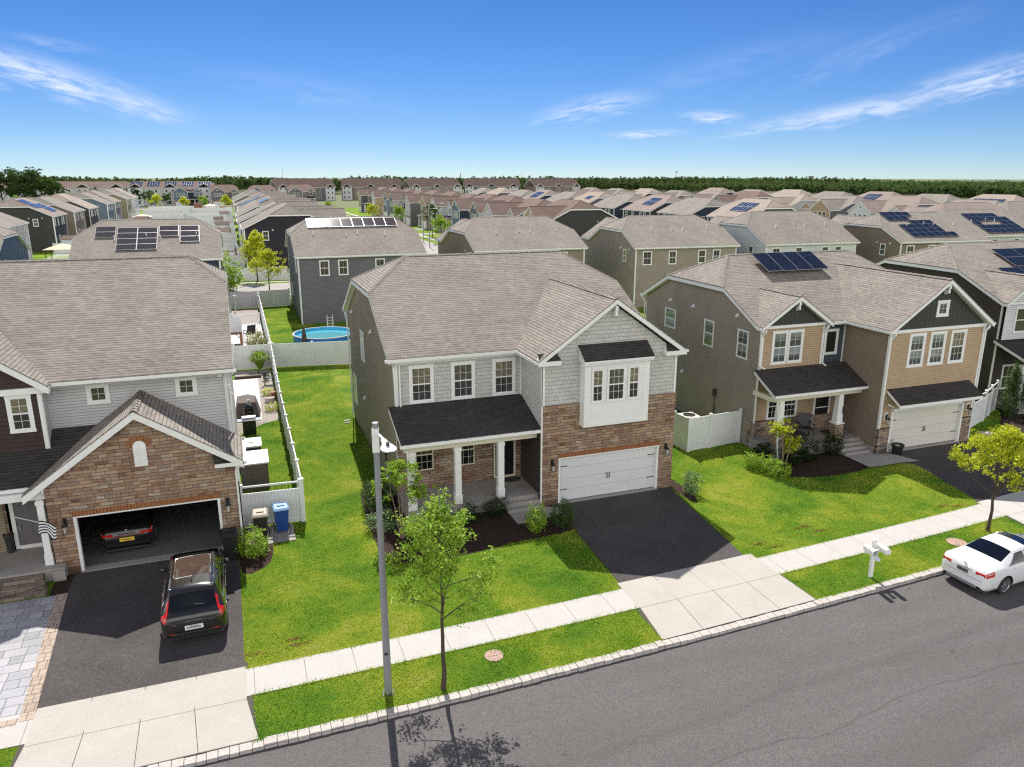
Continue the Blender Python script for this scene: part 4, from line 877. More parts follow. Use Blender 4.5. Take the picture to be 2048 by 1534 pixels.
# ---------------------------------------------------------------- the house at the left with the open garage
def left_house():
    root = empty('house', (-18.65, .4, 0), label='house with a brown stone garage gable, open garage and large brown shingle roof at left', cat='house')
    K = Kit(root); W = 6.32; yl = 2.55; ye = 1.9; yb = 15.95; xr = 6.26; ze = 6.72; X0 = -6.5
    s, ym, yc, yd = main_roof(K, X0 - .3, xr + .32, ye, 16.25, ze, 10.44, 9.42, -4.8, 5.05, fx=.3, clipL=True)
    gable_roof_y(K, X0 + .4, .33, (X0 + .73) / 2, 1.42, ze - .02, ze - .02, 9.1, ye, ze, s, bh=.26)
    def under(y): return ze + s * ((y if y <= ym else 2 * ym - y) - ye) - .12
    S = K('siding_wall', M['grey_lap']); S.poly([(0, yl, 3.6), (xr, yl, 3.6), (xr, yl, under(yl)), (0, yl, under(yl))]); S.poly([(xr, 0, .1), (xr, yb, .1), (xr, yb, under(yb)), (xr, yd, under(yd)), (xr, yc, under(yc)), (xr, yl, under(yl)), (xr, yl, 3.6), (xr, 0, 3.5)]); S.poly([(0, yl, 4.3), (0, 1.75, 4.3), (0, 1.75, ze - .1), (0, yl, ze - .1)][::-1])
    S.poly([(xr, yb, .1), (X0, yb, .1), (X0, yb, under(yb)), (xr, yb, under(yb))]); S.poly([(X0, yb, .1), (X0, 1.8, .1), (X0, 1.8, ze), (X0, yc, under(yc)), (X0, yd, under(yd)), (X0, yb, under(yb))])
    Bk = K('bay_wall', M['shake_dark']); Bk.poly([(X0 + .7, 1.75, 4.0), (0, 1.75, 4.0), (0, 1.75, ze - .1), ((X0 + .73) / 2, 1.75, 8.8), (X0 + .7, 1.75, ze - .1)])
    ST = K('stone_wall', M['stone']); g0, g1, gh = .76, 5.68, 2.18; za, ze1 = 5.97, 3.68; ax = 3.16
    ST.poly([(0, 0, 0), (g0, 0, 0), (g0, 0, gh), (0, 0, gh)]); ST.poly([(g1, 0, 0), (W, 0, 0), (W, 0, gh), (g1, 0, gh)]); ST.poly([(0, 0, gh), (W, 0, gh), (W, 0, ze1 - .05), (ax, 0, za - .22), (0, 0, ze1 - .05)]); ST.poly([(0, 2.5, 0), (0, 0, 0), (0, 0, 3.6), (0, 2.5, 3.6)]); ST.poly([(W, 0, 0), (W, .25, 0), (W, .25, 3.5), (W, 0, 3.5)])
    ST.poly([(-7, 1.72, .4), (-1.72, 1.72, .4), (-1.72, 1.72, 4.2), (-7, 1.72, 4.2)]); ST.poly([(-.3, 1.72, .4), (0, 1.72, .4), (0, 1.72, 4.2), (-.3, 1.72, 4.2)]); ST.poly([(-1.72, 1.72, 2.75), (-.3, 1.72, 2.75), (-.3, 1.72, 4.2), (-1.72, 1.72, 4.2)])
    B = K('brick_course', M['soldier']); n = 44
    for i in range(n):
        a = g0 - .02 + (g1 - g0 + .04) * i / n; B.box(a + .003, a + (g1 - g0 + .04) / n - .006, -.022, .02, gh + .005, gh + .2)
    for i in range(9):
        t = PI * (i + .5) / 9; c = Vector((3.18, -.02, 4.55)); d = Vector((math.cos(t), 0, math.sin(t))); w = Vector((-d.z, 0, d.x)) * .045; B.fbox(c + d * .23 - w, w * 2, d * .2, (0, .03, 0))
    sl = MB()
    pts = [(2.97, -.03, 3.8), (3.4, -.03, 3.8), (3.4, -.03, 4.55)] + [(3.185 + .215 * math.cos(PI * i / 10), -.03, 4.55 + .215 * math.sin(PI * i / 10)) for i in range(1, 10)] + [(2.97, -.03, 4.55)]
    sl.poly(pts); lo = [(p[0], .01, p[2]) for p in pts]
    for i in range(len(pts)): j = (i + 1) % len(pts); sl.poly([pts[i], lo[i], lo[j], pts[j]])
    for i in range(12): sl.fbox((3.01, -.03, 3.84 + i * .06), (.35, 0, 0), (0, -.018, -.012), (0, 0, .035))
    sl.build('gable_vent', M['white'], root)
    # garage wing roof
    T = K('trim', M['white']); R = K('roof', M['shingle']); fo = -.3; L = [(-.62, fo, 3.28), (ax, fo, za), (ax, yl, za), (-.62, yl, 3.28)]; Rr = [(ax, fo, za), (W + .33, fo, ze1), (W + .33, yl + .4, ze1), (W + .0, yl + .4, ze1 + .2), (W, yl, ze1 + .22), (ax, yl, za)]
    for p in (L, [(ax, fo, za), (W + .33, fo, ze1), (W + .33, yl, ze1), (ax, yl, za)]):
        R.slab(p, .05); T.poly([(q[0], q[1], q[2] - .21) for q in reversed(p)])
    board(T, L[0], L[1], (0, 1, 0), .26); board(T, Rr[0], Rr[1], (0, 1, 0), .26); T.box(W - .68, W + .33, fo, -.002, 3.48, 3.63); T.fbox((-.0, fo + .02, 3.3), (.04, 0, 0), (0, .3, 0), (0, 0, .4))
    rr = K('return_roof', M['shingle_shade']); rr.poly([(W - .7, fo, 3.64), (W + .2, fo, 3.64), (W - .05, 0, 3.72), (W - .75, 0, 4.05)])
    cap = K('ridge_cap', M['shingle'])
    for i in range(9):
        y0 = fo + (yl - fo) * i / 9; y1 = fo + (yl - fo) * (i + 1.15) / 9; y1 = min(y1, yl)
        for sg in (-1, 1): cap.poly([(ax, y0, za + .035), (ax, y1, za + .012), (ax + .14 * sg, y1, za - .06), (ax + .14 * sg, y0, za - .04)][::-sg])
    # front lean-to over the porch
    T.box(-.12, 0.005, 1.72, 1.78, 4.25, ze - .2); T.box(-.0, .03, 1.72, 1.85, 4.25, ze - .2); T.box(X0 + .4, .33, 1.62, 1.745, ze - .32, ze - .1); T.box(xr - .1, xr + .03, yl - .035, yl - .002, 3.8, ze - .2); T.box(xr + .001, xr + .032, yl - .03, yl + .1, 3.6, ze - .2)
    T.box(xr - .3, xr - .14, yl - .2, yl - .01, ze - .42, ze - .2); fr = K('frieze', M['cream']); fr.box(.1, xr + .1, yl - .12, yl - .002, ze - .37, ze - .2)
    T.box(g0, g0 + .1, -.03, .16, 0, gh); T.box(g1 - .1, g1, -.03, .16, 0, gh); T.box(g0 + .1, g1 - .1, -.03, .16, gh - .05, gh)
    G = K; hg = K('gutter_hanger', M['iron']); gutter(G, (.35, ye, ze), (xr + .42, ye, ze), (0, -1, 0), hang=hg); gutter(G, (W + .33, fo, ze1), (W + .33, yl, ze1), (1, 0, 0)); gutter(G, (xr + .32, 16.25, ze), (X0, 16.25, ze), (0, 1, 0))
    PR = K('porch_roof', M['shingle_shade']); PR.slab([(-7, .3, 3.42), (-.42, .3, 3.42), (1.49, 2.56, 4.78), (-7, 2.56, 4.78)], .04); PT = K('porch_trim', M['white']); PT.poly([(-7, 2.56, 4.5), (-.1, 2.56, 4.5), (-.1, .3, 3.22), (-7, .3, 3.22)]); board(PT, (-7, .3, 3.42), (-.42, .3, 3.42), (0, 1, 0), .17, drop=.04); gutter(G, (-7, .3, 3.42), (.5 - .62, .3, 3.42), (0, -1, 0), hang=hg)
    bm = K('porch_beam', M['white']); bm.box(-7, -.02, .1, .35, 2.95, 3.22)
    column(K, -.2, .12, .45, 2.96, base=.4, w=.22); column(K, -2.1, .12, .45, 2.96, w=.22)
    P = K('porch_floor', M['concrete_grey']); P.box(-7, .32, -.36, 1.74, -.05, .45)
    mb = MB()
    M['flag'] = ledge('flagstone_step', [(0, (.1, .085, .07)), (.5, (.2, .16, .13)), (1, (.3, .24, .19))], .2, .5)
    for i in range(3): mb.box(-7, -.32 + .1 * i, -.36 - .36 * (i + 1), -.36 - .36 * i, -.04, .36 - .12 * i); 
    mb.build('front_steps', M['flag'], root, bevel=.015)
    K('porch_block', M['concrete_grey']).box(-.05, .34, -.5, -.36, -.05, .4)
    window(root, (1.31, yl, 5.57), (1, 0, 0), (0, -1, 0), .78, .8, 2, 2, 'fixed', trim=.12); window(root, (4.39, yl, 5.58), (1, 0, 0), (0, -1, 0), .78, .8, 2, 2, 'fixed', trim=.12)
    window(root, (-1.12, 1.75, 4.97), (1, 0, 0), (0, -1, 0), .8, 1.42, 2, 2, trim=.11); window(root, (-4.6, 1.75, 4.97), (1, 0, 0), (0, -1, 0), .8, 1.42, 2, 2, trim=.11)
    for y in (6, 10): window(root, (xr, y, 4.6), (0, 1, 0), (1, 0, 0), .95, 1.5, 1, 1, glass='glass_bright', trim=.045)
    window(root, (xr, 4.5, 1.2), (0, 1, 0), (1, 0, 0), .95, 1.5, 1, 1, glass='glass_bright', trim=.045)
    # door and side light
    E_ = K('door_frame', M['white']); E_.box(-1.6, -1.47, 1.66, 1.8, .5, 2.75); E_.box(-.4, -.28, 1.66, 1.8, .5, 2.75); E_.box(-1.47, -.4, 1.66, 1.8, 2.62, 2.75); E_.box(-1.47, -.4, 1.68, 1.8, .47, .62)
    mb = MB(); mb.box(-1.46, -.41, 1.7, 1.74, .62, 2.62); d = mb.build('front_door', M['door_grey'], root); mb = MB()
    for x0 in (-1.33, -.86): mb.box(x0, x0 + .36, 1.69, 1.7, .8, 1.5); mb.box(x0, x0 + .36, 1.69, 1.7, 1.6, 2.2)
    mb.build('door_panel', M['door_grey'], d); mb = MB(); mb.lathe((-1.36, 1.66, 1.4), [(.04, 0), (.04, .05)], 8); mb.box(-1.38, -1.34, 1.65, 1.68, 1.2, 1.4); mb.build('handle', M['steel'], d)
    tr = MB(); tr.box(-1.4, -.47, 1.685, 1.7, 2.38, 2.58); tr.build('door_light', M['glass_dark'], d); K('door_trim', M['olive_lap']).box(-2.05, -1.8, 1.66, 1.72, .45, 3.2)
    wall_lantern(K, (.48, 0, 2.02), (0, -1, 0), 1.15); wall_lantern(K, (W - .38, 0, 2.0), (0, -1, 0), 1.15)
    downspout(K, [(W + .38, -.2, ze1 - .12), (W + .1, -.12, ze1 - .35), (W + .02, -.08, 3.2), (W + .02, -.08, .15)]); downspout(K, [(xr - .02, yl - .08, ze - .25), (xr - .02, yl - .08, 4.05)]); downspout(K, [(xr + .36, ye - .05, ze - .12), (xr + .12, yl - .05, ze - .5), (xr + .1, yl + .3, .2)]); downspout(K, [(xr + .1, 9, 6.4), (xr + .1, 9, .2)])
    for y, z in ((5, 5.2), (8, 4.1), (11, 5.4)): vent_hood(K, (xr, y, z), (1, 0, 0))
    # garage interior
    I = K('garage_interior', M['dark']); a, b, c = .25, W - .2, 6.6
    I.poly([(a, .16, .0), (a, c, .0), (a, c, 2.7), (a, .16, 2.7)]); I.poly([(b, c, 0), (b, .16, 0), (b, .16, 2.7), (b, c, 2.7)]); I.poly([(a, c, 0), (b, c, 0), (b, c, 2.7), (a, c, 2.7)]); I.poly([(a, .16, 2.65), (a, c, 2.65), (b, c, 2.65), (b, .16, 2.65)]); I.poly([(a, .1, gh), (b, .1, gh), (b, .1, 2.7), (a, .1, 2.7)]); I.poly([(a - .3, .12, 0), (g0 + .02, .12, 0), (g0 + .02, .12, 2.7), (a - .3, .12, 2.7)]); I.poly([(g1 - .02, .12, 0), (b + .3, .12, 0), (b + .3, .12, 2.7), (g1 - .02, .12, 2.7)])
    K('garage_floor', M['floor']).poly([(a, .25, .035), (b, .25, .035), (b, c, .035), (a, c, .035)]); K('garage_sill', M['concrete_grey']).box(g0, g1, -.12, .27, -.03, .05); K('door_track', M['aluminium']).box(g0 + .1, g1 - .1, .3, 3.0, 2.5, 2.56)
    text_mesh('6', 'house_number', .24, (-.2, -.02, 2.02), (PI / 2, 0, 0), 'black', root)
    for x, z in ((-4.4, 9.0),): vent_pipe(K, x, 12, z)
    K.flush()
left_house()
# ---------------------------------------------------------------- neighbourhood houses: two forms, copied and recoloured
def mini_window(root, x, y, z, w, h, n, cols=2, rows=1, gl='glass_blind', kind='double', r=None):
    nx, ny = n; r = r or (-ny, nx, 0); return window(root, (x, y, z), r, (nx, ny, 0), w, h, cols, rows, kind, gl, .07, merged=True)
def far_form(kind):
    """front towards -y, rear towards +y, origin at the middle of the front wall of the main block; 12.2 wide, 13 deep"""
    root = empty('house'); K = Kit(root); xa, xb = -6.1, 6.1; ze = 6.55; wall = M['slate_lap']
    zr = 9.85 if kind != 'B' else 9.55
    s, ym, yc, yd = main_roof(K, xa - .3, xb + .3, -.3, 13.3, ze, zr, zr - 1.4, xa + 1.9, xb - 1.9)
    def under(y): return ze + s * ((y if y <= ym else 2 * ym - y) + .3) - .12
    S = K('wall', wall); P = lambda x: [(x, 13, 0), (x, 0, 0), (x, 0, under(0)), (x, yc, under(yc)), (x, yd, under(yd)), (x, 13, under(13))]
    S.poly(P(xa)); S.poly(P(xb)[::-1]); S.poly([(xb, 13, 0), (xa, 13, 0), (xa, 13, under(13)), (xb, 13, under(13))]); S.poly([(xa, 0, 0), (xb, 0, 0), (xb, 0, under(0)), (xa, 0, under(0))])
    A = K('front_wall', M['grey_lap']); w0, w1 = (-.2, xb); fy = -2.6; za = 8.9
    S.poly([(w0, 0, 0), (w0, fy, 0), (w0, fy, ze - .1), (w0, 0, ze - .1)]); S.poly([(w1, fy, 0), (w1, 0, 0), (w1, 0, ze - .1), (w1, fy, ze - .1)])
    A.poly([(w0, fy, 2.7), (w1, fy, 2.7), (w1, fy, ze - .1), ((w0 + w1) / 2, fy, za - .2), (w0, fy, ze - .1)]); ST = K('stone_wall', M['stone']); ST.poly([(w0, fy - .02, 0), (w1, fy - .02, 0), (w1, fy - .02, 2.7), (w0, fy - .02, 2.7)])
    gable_roof_y(K, w0 - .3, w1 + .3, (w0 + w1) / 2, fy - .3, ze, ze, za, -.3, ze, s)
    if kind != 'A':
        gable_roof_y(K, xa - .3, -2.2, (xa - 2.5) / 2, -.65, ze, ze, 8.1, -.3, ze, s); A.poly([(xa, -.32, 4.2), (-2.5, -.32, 4.2), (-2.5, -.32, ze - .1), ((xa - 2.5) / 2, -.32, 7.9), (xa, -.32, ze - .1)]); A.poly([(-2.5, -.32, 4.2), (-2.5, 0, 4.2), (-2.5, 0, ze), (-2.5, -.32, ze)])
        mini_window(root, -5.3, -.33, 4.6, 1.9, 1.6, (0, -1), 2, 1)
    else: mini_window(root, -4.9, 0, 4.6, 1, 1.6, (0, -1)); mini_window(root, -2.4, 0, 4.6, 1, 1.6, (0, -1))
    for x in ((.9, 2.3, 3.7) if kind != 'A' else (1.9, 3.0)): mini_window(root, x, fy, 4.5, 1.05, 1.6, (0, -1))
    if kind == 'C': mini_window(root, 2.6, fy, 7.2, .7, .7, (0, -1), 2, 2, kind='fixed')
    shed_roof(K, xa - .2, w0, .0, fy + .2, 4.2, 3.4, right=False)
    for x in (xa + .2, -3.0): column(K, x, fy + .7, .3, 3.0)
    K('porch_floor', M['concrete_grey']).box(xa, w0, fy + .3, 0, 0, .3)
    mini_window(root, -5.2, 0, .9, 1.0, 1.6, (0, -1)); mb = MB(); mb.box(-1.6, -.7, -.05, 0, .3, 2.4); mb.build('front_door', M['iron'], root)
    mb = MB(); mb.box(w0 + .7, w0 + 5.6, fy - .06, fy - .03, 0, 2.2); mb.build('garage_door', M['garage'], root)
    for x, zz, ww, hh in ((5.3, 4.6, 1.1, 1.5), (2.2, 4.6, .95, 1.5), (-1.4, 4.6, .95, 1.5), (-3.2, 4.6, .95, 1.5), (3.0, 1.2, 1.0, 1.7)): mini_window(root, x, 13, zz, ww, hh, (0, 1))
    for x, nx in ((xa, -1), (xb, 1)):
        for y, zz in ((10.5, 4.7), (3.2, 1.4)): mini_window(root, x, y if nx < 0 else y - .9, zz, .9, 1.4, (nx, 0))
    T = K('corner_board', M['white'])
    for x in (xa, xb): T.box(x - .07, x + .07, 12.95, 13.04, 0, ze - .2); T.box(x - (.04 if x < 0 else 0), x + (0 if x < 0 else .04), 12.9, 13.04, 0, ze - .2)
    T.box(w0 - .04, w0 + .1, fy - .04, fy, 0, ze - .15); T.box(w1 - .1, w1 + .04, fy - .04, fy, 0, ze - .15); T.box(xa - .03, xa + .1, -.04, 0, 0, ze - .15)
    G = K; gutter(G, (xa - .3, 13.3, ze), (xb + .3, 13.3, ze), (0, 1, 0)); gutter(G, (xa - .3, -.3, ze), (w0 - .3, -.3, ze), (0, -1, 0))
    downspout(K, [(xb + .1, 13.35, ze - .1), (xb + .06, 13.08, ze - .4), (xb + .06, 13.08, .1)])
    for i, x in enumerate((-4.2, -1.0, .2, 2.9)): vent_pipe(K, x, 9.6 + (i % 2) * .3, ze + s * (13.3 - 9.6 - (i % 2) * .3))
    for x, nx in ((xa, -1), (xb, 1)):
        for y in (9, 11.2): vent_hood(K, (x, y, 6.2), (nx, 0, 0))
    K.flush(); return root
FORMS = {}
SOLAR = []
def far_house(form, x, y, deg, colour, label, mirror=False, z=0, front='grey_lap', group=None, roof='shingle', solar=None):
    """x, y: middle of the rear wall; deg: direction the rear faces, 90 = towards the camera side"""
    if form not in FORMS: FORMS[form] = far_form(form); r = FORMS[form]; first = True
    else: r = copy_tree(FORMS[form]); first = False
    a = math.radians(deg) ; r.rotation_euler = (0, 0, a)
    d = Vector((0, 13, 0)); d.rotate(r.rotation_euler); r.location = (x - d.x, y - d.y, z)
    r.scale = (-1 if mirror else 1, 1, 1)
    for c in r.children:
        n = c.name.split('.')[0]; mt = None
        if n == 'wall': mt = M[colour]
        elif n == 'front_wall': mt = M[front]
        elif n in ('roof', 'ridge_cap') and roof != 'shingle': mt = M[roof]
        if mt:
            for sl in c.material_slots[:1]: sl.link = 'OBJECT'; sl.material = mt
    tag(r, label, 'house', group)
    if solar:
        for (u0, d0, nu, nv, mt, skip, *dim) in solar:
            pw, ph = dim or (1.02, 1.66)
            zr = 9.55 if form == 'B' else 9.85; s = (zr - 6.55) / 6.8; yy = 13.3 - d0
            fr = solar_array(r, (u0, yy, 6.55 + s * d0), (1, 0, 0), (0, -1, s), nu, nv, pw, ph, .1, mt, skip)
    return r
# second row, backs to the camera: rear walls near y 47 and curving nearer to the right
G2 = 'houses of the second row'
far_house('A', -38.2, 52.0, 180, 'blue_lap', 'grey-green house with a clipped gable at the left edge, behind the big brown roof', group=G2)
far_house('A', -19.1, 48.5, 180, 'navy_lap', 'blue house mostly hidden by its roof of twelve purple-grey solar panels', group=G2, roof='shingle', solar=[(2.85, 3.6, 1, 2, 'solar_grey', (), 1.72, 1.0), (-.75, 1.5, 2, 4, 'solar_grey', (), 1.72, 1.0), (-2.6, 3.6, 1, 2, 'solar_grey', (), 1.72, 1.0), (-4.45, 2.6, 1, 3, 'solar_grey', (), 1.72, 1.0)])
far_house('A', .1, 47.0, 180, 'slate_lap', 'slate grey house with a long single row of shiny panels, behind the round pool', group=G2, solar=[(-4.6, 4.75, 8, 1, 'solar_grey', (), 1.12, 1.75)], mirror=True)
far_house('B', 17.9, 47.0, 180, 'olive_lap', 'dark olive house with plain brown roof and four vent pipes, straight behind the middle house', group=G2)
far_house('B', 35.2, 44.3, 176, 'taupe_lap', 'taupe house with four upstairs rear windows, behind and right of the middle house', group=G2)
far_house('A', 51.2, 43.2, 177, 'white_lap', 'white house with a plain brown roof, behind the tan house', group=G2)
far_house('B', 68.2, 40.3, 175, 'brown_lap', 'brown house whose roof carries two dark stepped solar arrays', group=G2, solar=[(.3, 4.75, 4, 2, 'solar', ((0, 0),), 1.03, 1.08), (-2.6, .9, 6, 4, 'solar', ((0, 2), (0, 3), (0, 1), (4, 3), (5, 3)), 1.08, 1.02)])
far_house('B', 83.8, 44.5, 176, 'white_lap', 'pale house at the right edge with solar panels set round an open square', group=G2, solar=[(-3.9, .5, 6, 5, 'solar', ((2, 2), (3, 2), (4, 2), (0, 4)), 1.1, 1.08)])
# house beyond the tan house
far_house('B', 39.1, 17.4, -3, 'darkbrown_lap', 'dark brown house cut by the right edge with big black solar panels', solar=None, front='white_lap')
FH = bpy.context.scene.objects
BX = {'navy_lap': 'navy', 'slate_lap': 'slate grey', 'dark_lap': 'charcoal', 'plum_lap': 'black', 'white_lap': 'white', 'sage_lap': 'pale sage', 'blue_lap': 'blue-grey', 'taupe_lap': 'taupe', 'olive_lap': 'olive', 'brown_lap': 'brown', 'grey_lap': 'pale grey', 'tan_lap': 'tan', 'darkbrown_lap': 'dark brown'}
ORD = ['nearest', 'second', 'third', 'fourth', 'fifth', 'sixth', 'seventh', 'eighth', 'ninth', 'tenth', 'eleventh', 'twelfth', 'thirteenth', 'fourteenth', 'fifteenth']
ROOFS = ['shingle', 'shingle_pink', 'shingle', 'shingle_tan2']
M['shingle_tan2'] = shingle('weathered_roof_shingle', (.23, .19, .16), (.46, .39, .335), .8)
def row(x, deg, ys, cols, where, group, forms='AB', roof=None, solar={}):
    """rows whose ridges run away from the camera; x is the rear wall line"""
    for i, y in enumerate(ys):
        c = cols[i % len(cols)]; f = forms[i % len(forms)]
        fr = ['white_lap', 'grey_lap', 'blue_lap', 'tan_lap', 'slate_lap'][(i * 3 + int(x)) % 5]
        far_house(f, x + (math.sin(i * 5.1) * .4), y, deg, c, f'{BX[c]} house, {ORD[i]} of {where}', mirror=(i % 3 == 1), front=fr, group=group, roof=(roof or ROOFS[(i * 5 + int(abs(x))) % 4]), solar=solar.get(i))
sol6 = [(-3, 2.2, 5, 2, 'solar_blue', ())]
row(-43, -90, [94, 112.5, 145, 164, 182, 213, 232, 262, 280], ['grey_lap', 'grey_lap', 'dark_lap', 'brown_lap', 'dark_lap', 'blue_lap', 'slate_lap', 'olive_lap', 'white_lap'], 'the row with backs to the white-fenced yards at far left', 'houses in the far left row', solar={0: [(-2, 1.5, 4, 2, 'solar_blue', ())], 2: [(-3.6, 1.2, 4, 2, 'solar_blue', ()), (.8, 3.0, 4, 2, 'solar_blue', ())]})
row(-10, 90, [97, 115, 136, 154, 172, 196, 226, 262], ['plum_lap', 'blue_lap', 'slate_lap', 'taupe_lap', 'navy_lap', 'slate_lap', 'brown_lap', 'grey_lap'], 'the row running back behind the young yellow-green trees', 'houses left of the side street', roof='shingle', solar={4: [(-3, .8, 7, 3, 'solar', ())], 2: [(-5, 4.6, 9, 1, 'solar_grey', ())]})
row(53.2, -90, [101, 117, 133, 149, 165, 181, 199, 217, 235, 260, 285], ['dark_lap', 'slate_lap', 'white_lap', 'navy_lap', 'white_lap', 'brown_lap', 'slate_lap', 'grey_lap', 'blue_lap', 'tan_lap', 'slate_lap'], 'the row of gabled fronts right of the side street', 'houses right of the side street', forms='CBC', roof='shingle_dark')
row(75.5, 90, [94, 112, 128, 146, 163, 180, 198, 216, 240, 262], ['dark_lap', 'navy_lap', 'dark_lap', 'navy_lap', 'slate_lap', 'blue_lap', 'navy_lap', 'grey_lap', 'slate_lap', 'navy_lap'], 'the row backing on it from the right, mid picture', 'houses backing the gabled row', solar={0: sol6, 2: [(-3, 2.2, 4, 2, 'solar_blue', ())], 4: [(0, 3, 3, 1, 'solar_blue', ())], 6: sol6})
row(132.5, -90, [84, 101, 119, 137, 155, 173, 192, 212, 235, 258], ['slate_lap', 'blue_lap', 'slate_lap', 'grey_lap', 'navy_lap', 'taupe_lap', 'slate_lap', 'navy_lap', 'blue_lap', 'slate_lap'], 'the far row of gabled fronts at right of centre', 'houses of the far right row', forms='BCB')
row(153.5, 90, [70, 88, 106, 124, 142, 160, 178, 198, 220], ['brown_lap', 'slate_lap', 'dark_lap', 'navy_lap', 'slate_lap', 'navy_lap', 'taupe_lap', 'grey_lap', 'navy_lap'], 'the row before the woodland at far right', 'houses before the woodland', solar={1: sol6, 2: [(-4, 1.5, 8, 2, 'solar_blue', ())], 4: sol6})
row(118, 90 + 82, [62], ['olive_lap'], 'the olive group near the right edge', 'houses near the right edge', solar={0: sol6})
row(101, 172, [60], ['grey_lap'], 'the pale pair near the right edge', 'houses near the right edge')
for i, (x, y, c) in enumerate(((-30, 385, 'navy_lap'), (-13.5, 381, 'slate_lap'), (4, 384, 'slate_lap'), (22, 380, 'taupe_lap'))):
    far_house('C' if i % 2 else 'B', x, y, 0, c, f'{BX[c]} house facing the camera, {ORD[i]} from the left of those closing the far yards'.replace('nearest', 'first'), group='houses closing the far yards', roof='shingle_dark', front='blue_lap' if i % 2 == 0 else 'slate_lap', mirror=True)
# ---- big panels on the house at the right edge
for o in FH:
    if o.get('label', '').startswith('dark brown house cut'): JH = o
window(JH, (-6.1, 2.4, 3.6), (0, -1, 0), (-1, 0, 0), .75, .75, 2, 2, 'fixed', 'glass_dark', .08)
s_ = (9.55 - 6.55) / 6.8
solar_array(JH, (-1.75, 3.2, 6.55 + s_ * 3.5), (1, 0, 0), (0, 1, s_), 4, 2, 1.75, 1.12, .14); solar_array(JH, (-3.5, -.05, 6.55 + s_ * .25), (1, 0, 0), (0, 1, s_), 5, 3, 1.75, 1.12, .14)

# ---------------------------------------------------------------- long apartment blocks and condominiums on the skyline
def apartment(x, y, deg, n, label, group, wall='grey_lap', roof='shingle_dark', h=8.6, ridge=11.4, solar=False, unit=7.5):
    r = empty('apartment_building', (x, y, 0), math.radians(deg), label=label, cat='apartment building', group=group); K = Kit(r); L = n * unit
    main_roof(K, -.4, L + .4, -.4, 13.4, h, ridge, ridge - 1.0, 1.6, L - 1.6, mat=roof); S = K('wall', M[wall]); S.box(0, L, 0, 13, 0, h - .1)
    for i in range(n):
        x0 = i * unit
        if i % 2 == 0:
            K('front_bay', M['white_lap' if i % 4 == 0 else wall]).box(x0 + .6, x0 + unit - .8, -1.2, 0.0, 0, h - .3); gable_roof_y(K, x0 + .3, x0 + unit - .5, x0 + unit / 2 - .1, -1.5, h, h, h + 1.9, -.4, h, (ridge - h) / 6.9, mat=roof, capr=False)
        for zf in (.9, 3.7, 6.3):
            for q in (.25, .62):
                mini_window(r, x0 + unit * q - .4, -1.21 if i % 2 == 0 else 0, zf, 1.1, 1.5, (0, -1), 1, 1, 'glass_dark')
    if solar: 
        for i in range(n): solar_array(r, (i * unit + 1, 1.0, h + (ridge - h) / 6.9 * 1.4), (1, 0, 0), (0, 6.9, ridge - h), 5, 3, 1.05, 1.7, .1, 'solar_blue')
    K.flush(); return r
GA = 'long apartment blocks on the left skyline'
apartment(-140, 410, -14, 6, 'grey apartment block half hidden behind the dark pines', GA, 'grey_lap')
apartment(-93, 386, -14, 5, 'grey apartment block with brown roof left of the solar-roofed one', GA, 'grey_lap')
apartment(-56, 376, -4, 5, 'pale apartment block whose roof is covered in blue solar panels', GA, 'grey_lap', solar=True)
GC = 'brown-roofed condominiums on the skyline'
for i, (x, y, n, dg) in enumerate(((14, 430, 5, 16), (52, 446, 5, -14), (90, 428, 5, 14), (128, 445, 5, -16), (168, 425, 5, 12))):
    apartment(x, y, dg, n, f'brown-roofed condominium block, {ORD[i]} from the left on the middle skyline'.replace('nearest', 'first'), GC, ['slate_lap', 'brown_lap', 'taupe_lap'][i % 3], 'shingle_umber', 7.6, 12.6, unit=7)
# ---------------------------------------------------------------- masts on the skyline
for i, (x, y, h, r, lab) in enumerate(((563, 900, 20.3, .45, 'slim mast with a broad top standing over the woodland, right of centre'), (572, 900, 15.8, .35, 'shorter thin mast beside the broad-topped mast over the woodland'), (258, 900, 17, .8, 'pale water-tower-like post on the middle skyline'), (48, 900, 22, .2, 'very thin radio mast on the skyline above the left condominiums'), (338, 900, 17, .25, 'very thin radio mast on the skyline left of centre right'))):
    mb = MB(); mb.cyl((0, 0, 0), (0, 0, h), r, r * .7, 8)
    if i == 0: mb.lathe((0, 0, h - 1), [(1.9, 0), (2.3, .5), (1.9, 1)], 12)
    o = mb.build('radio_mast', M['aluminium']); o.location = (x, y, 0); tag(o, lab, 'mast')
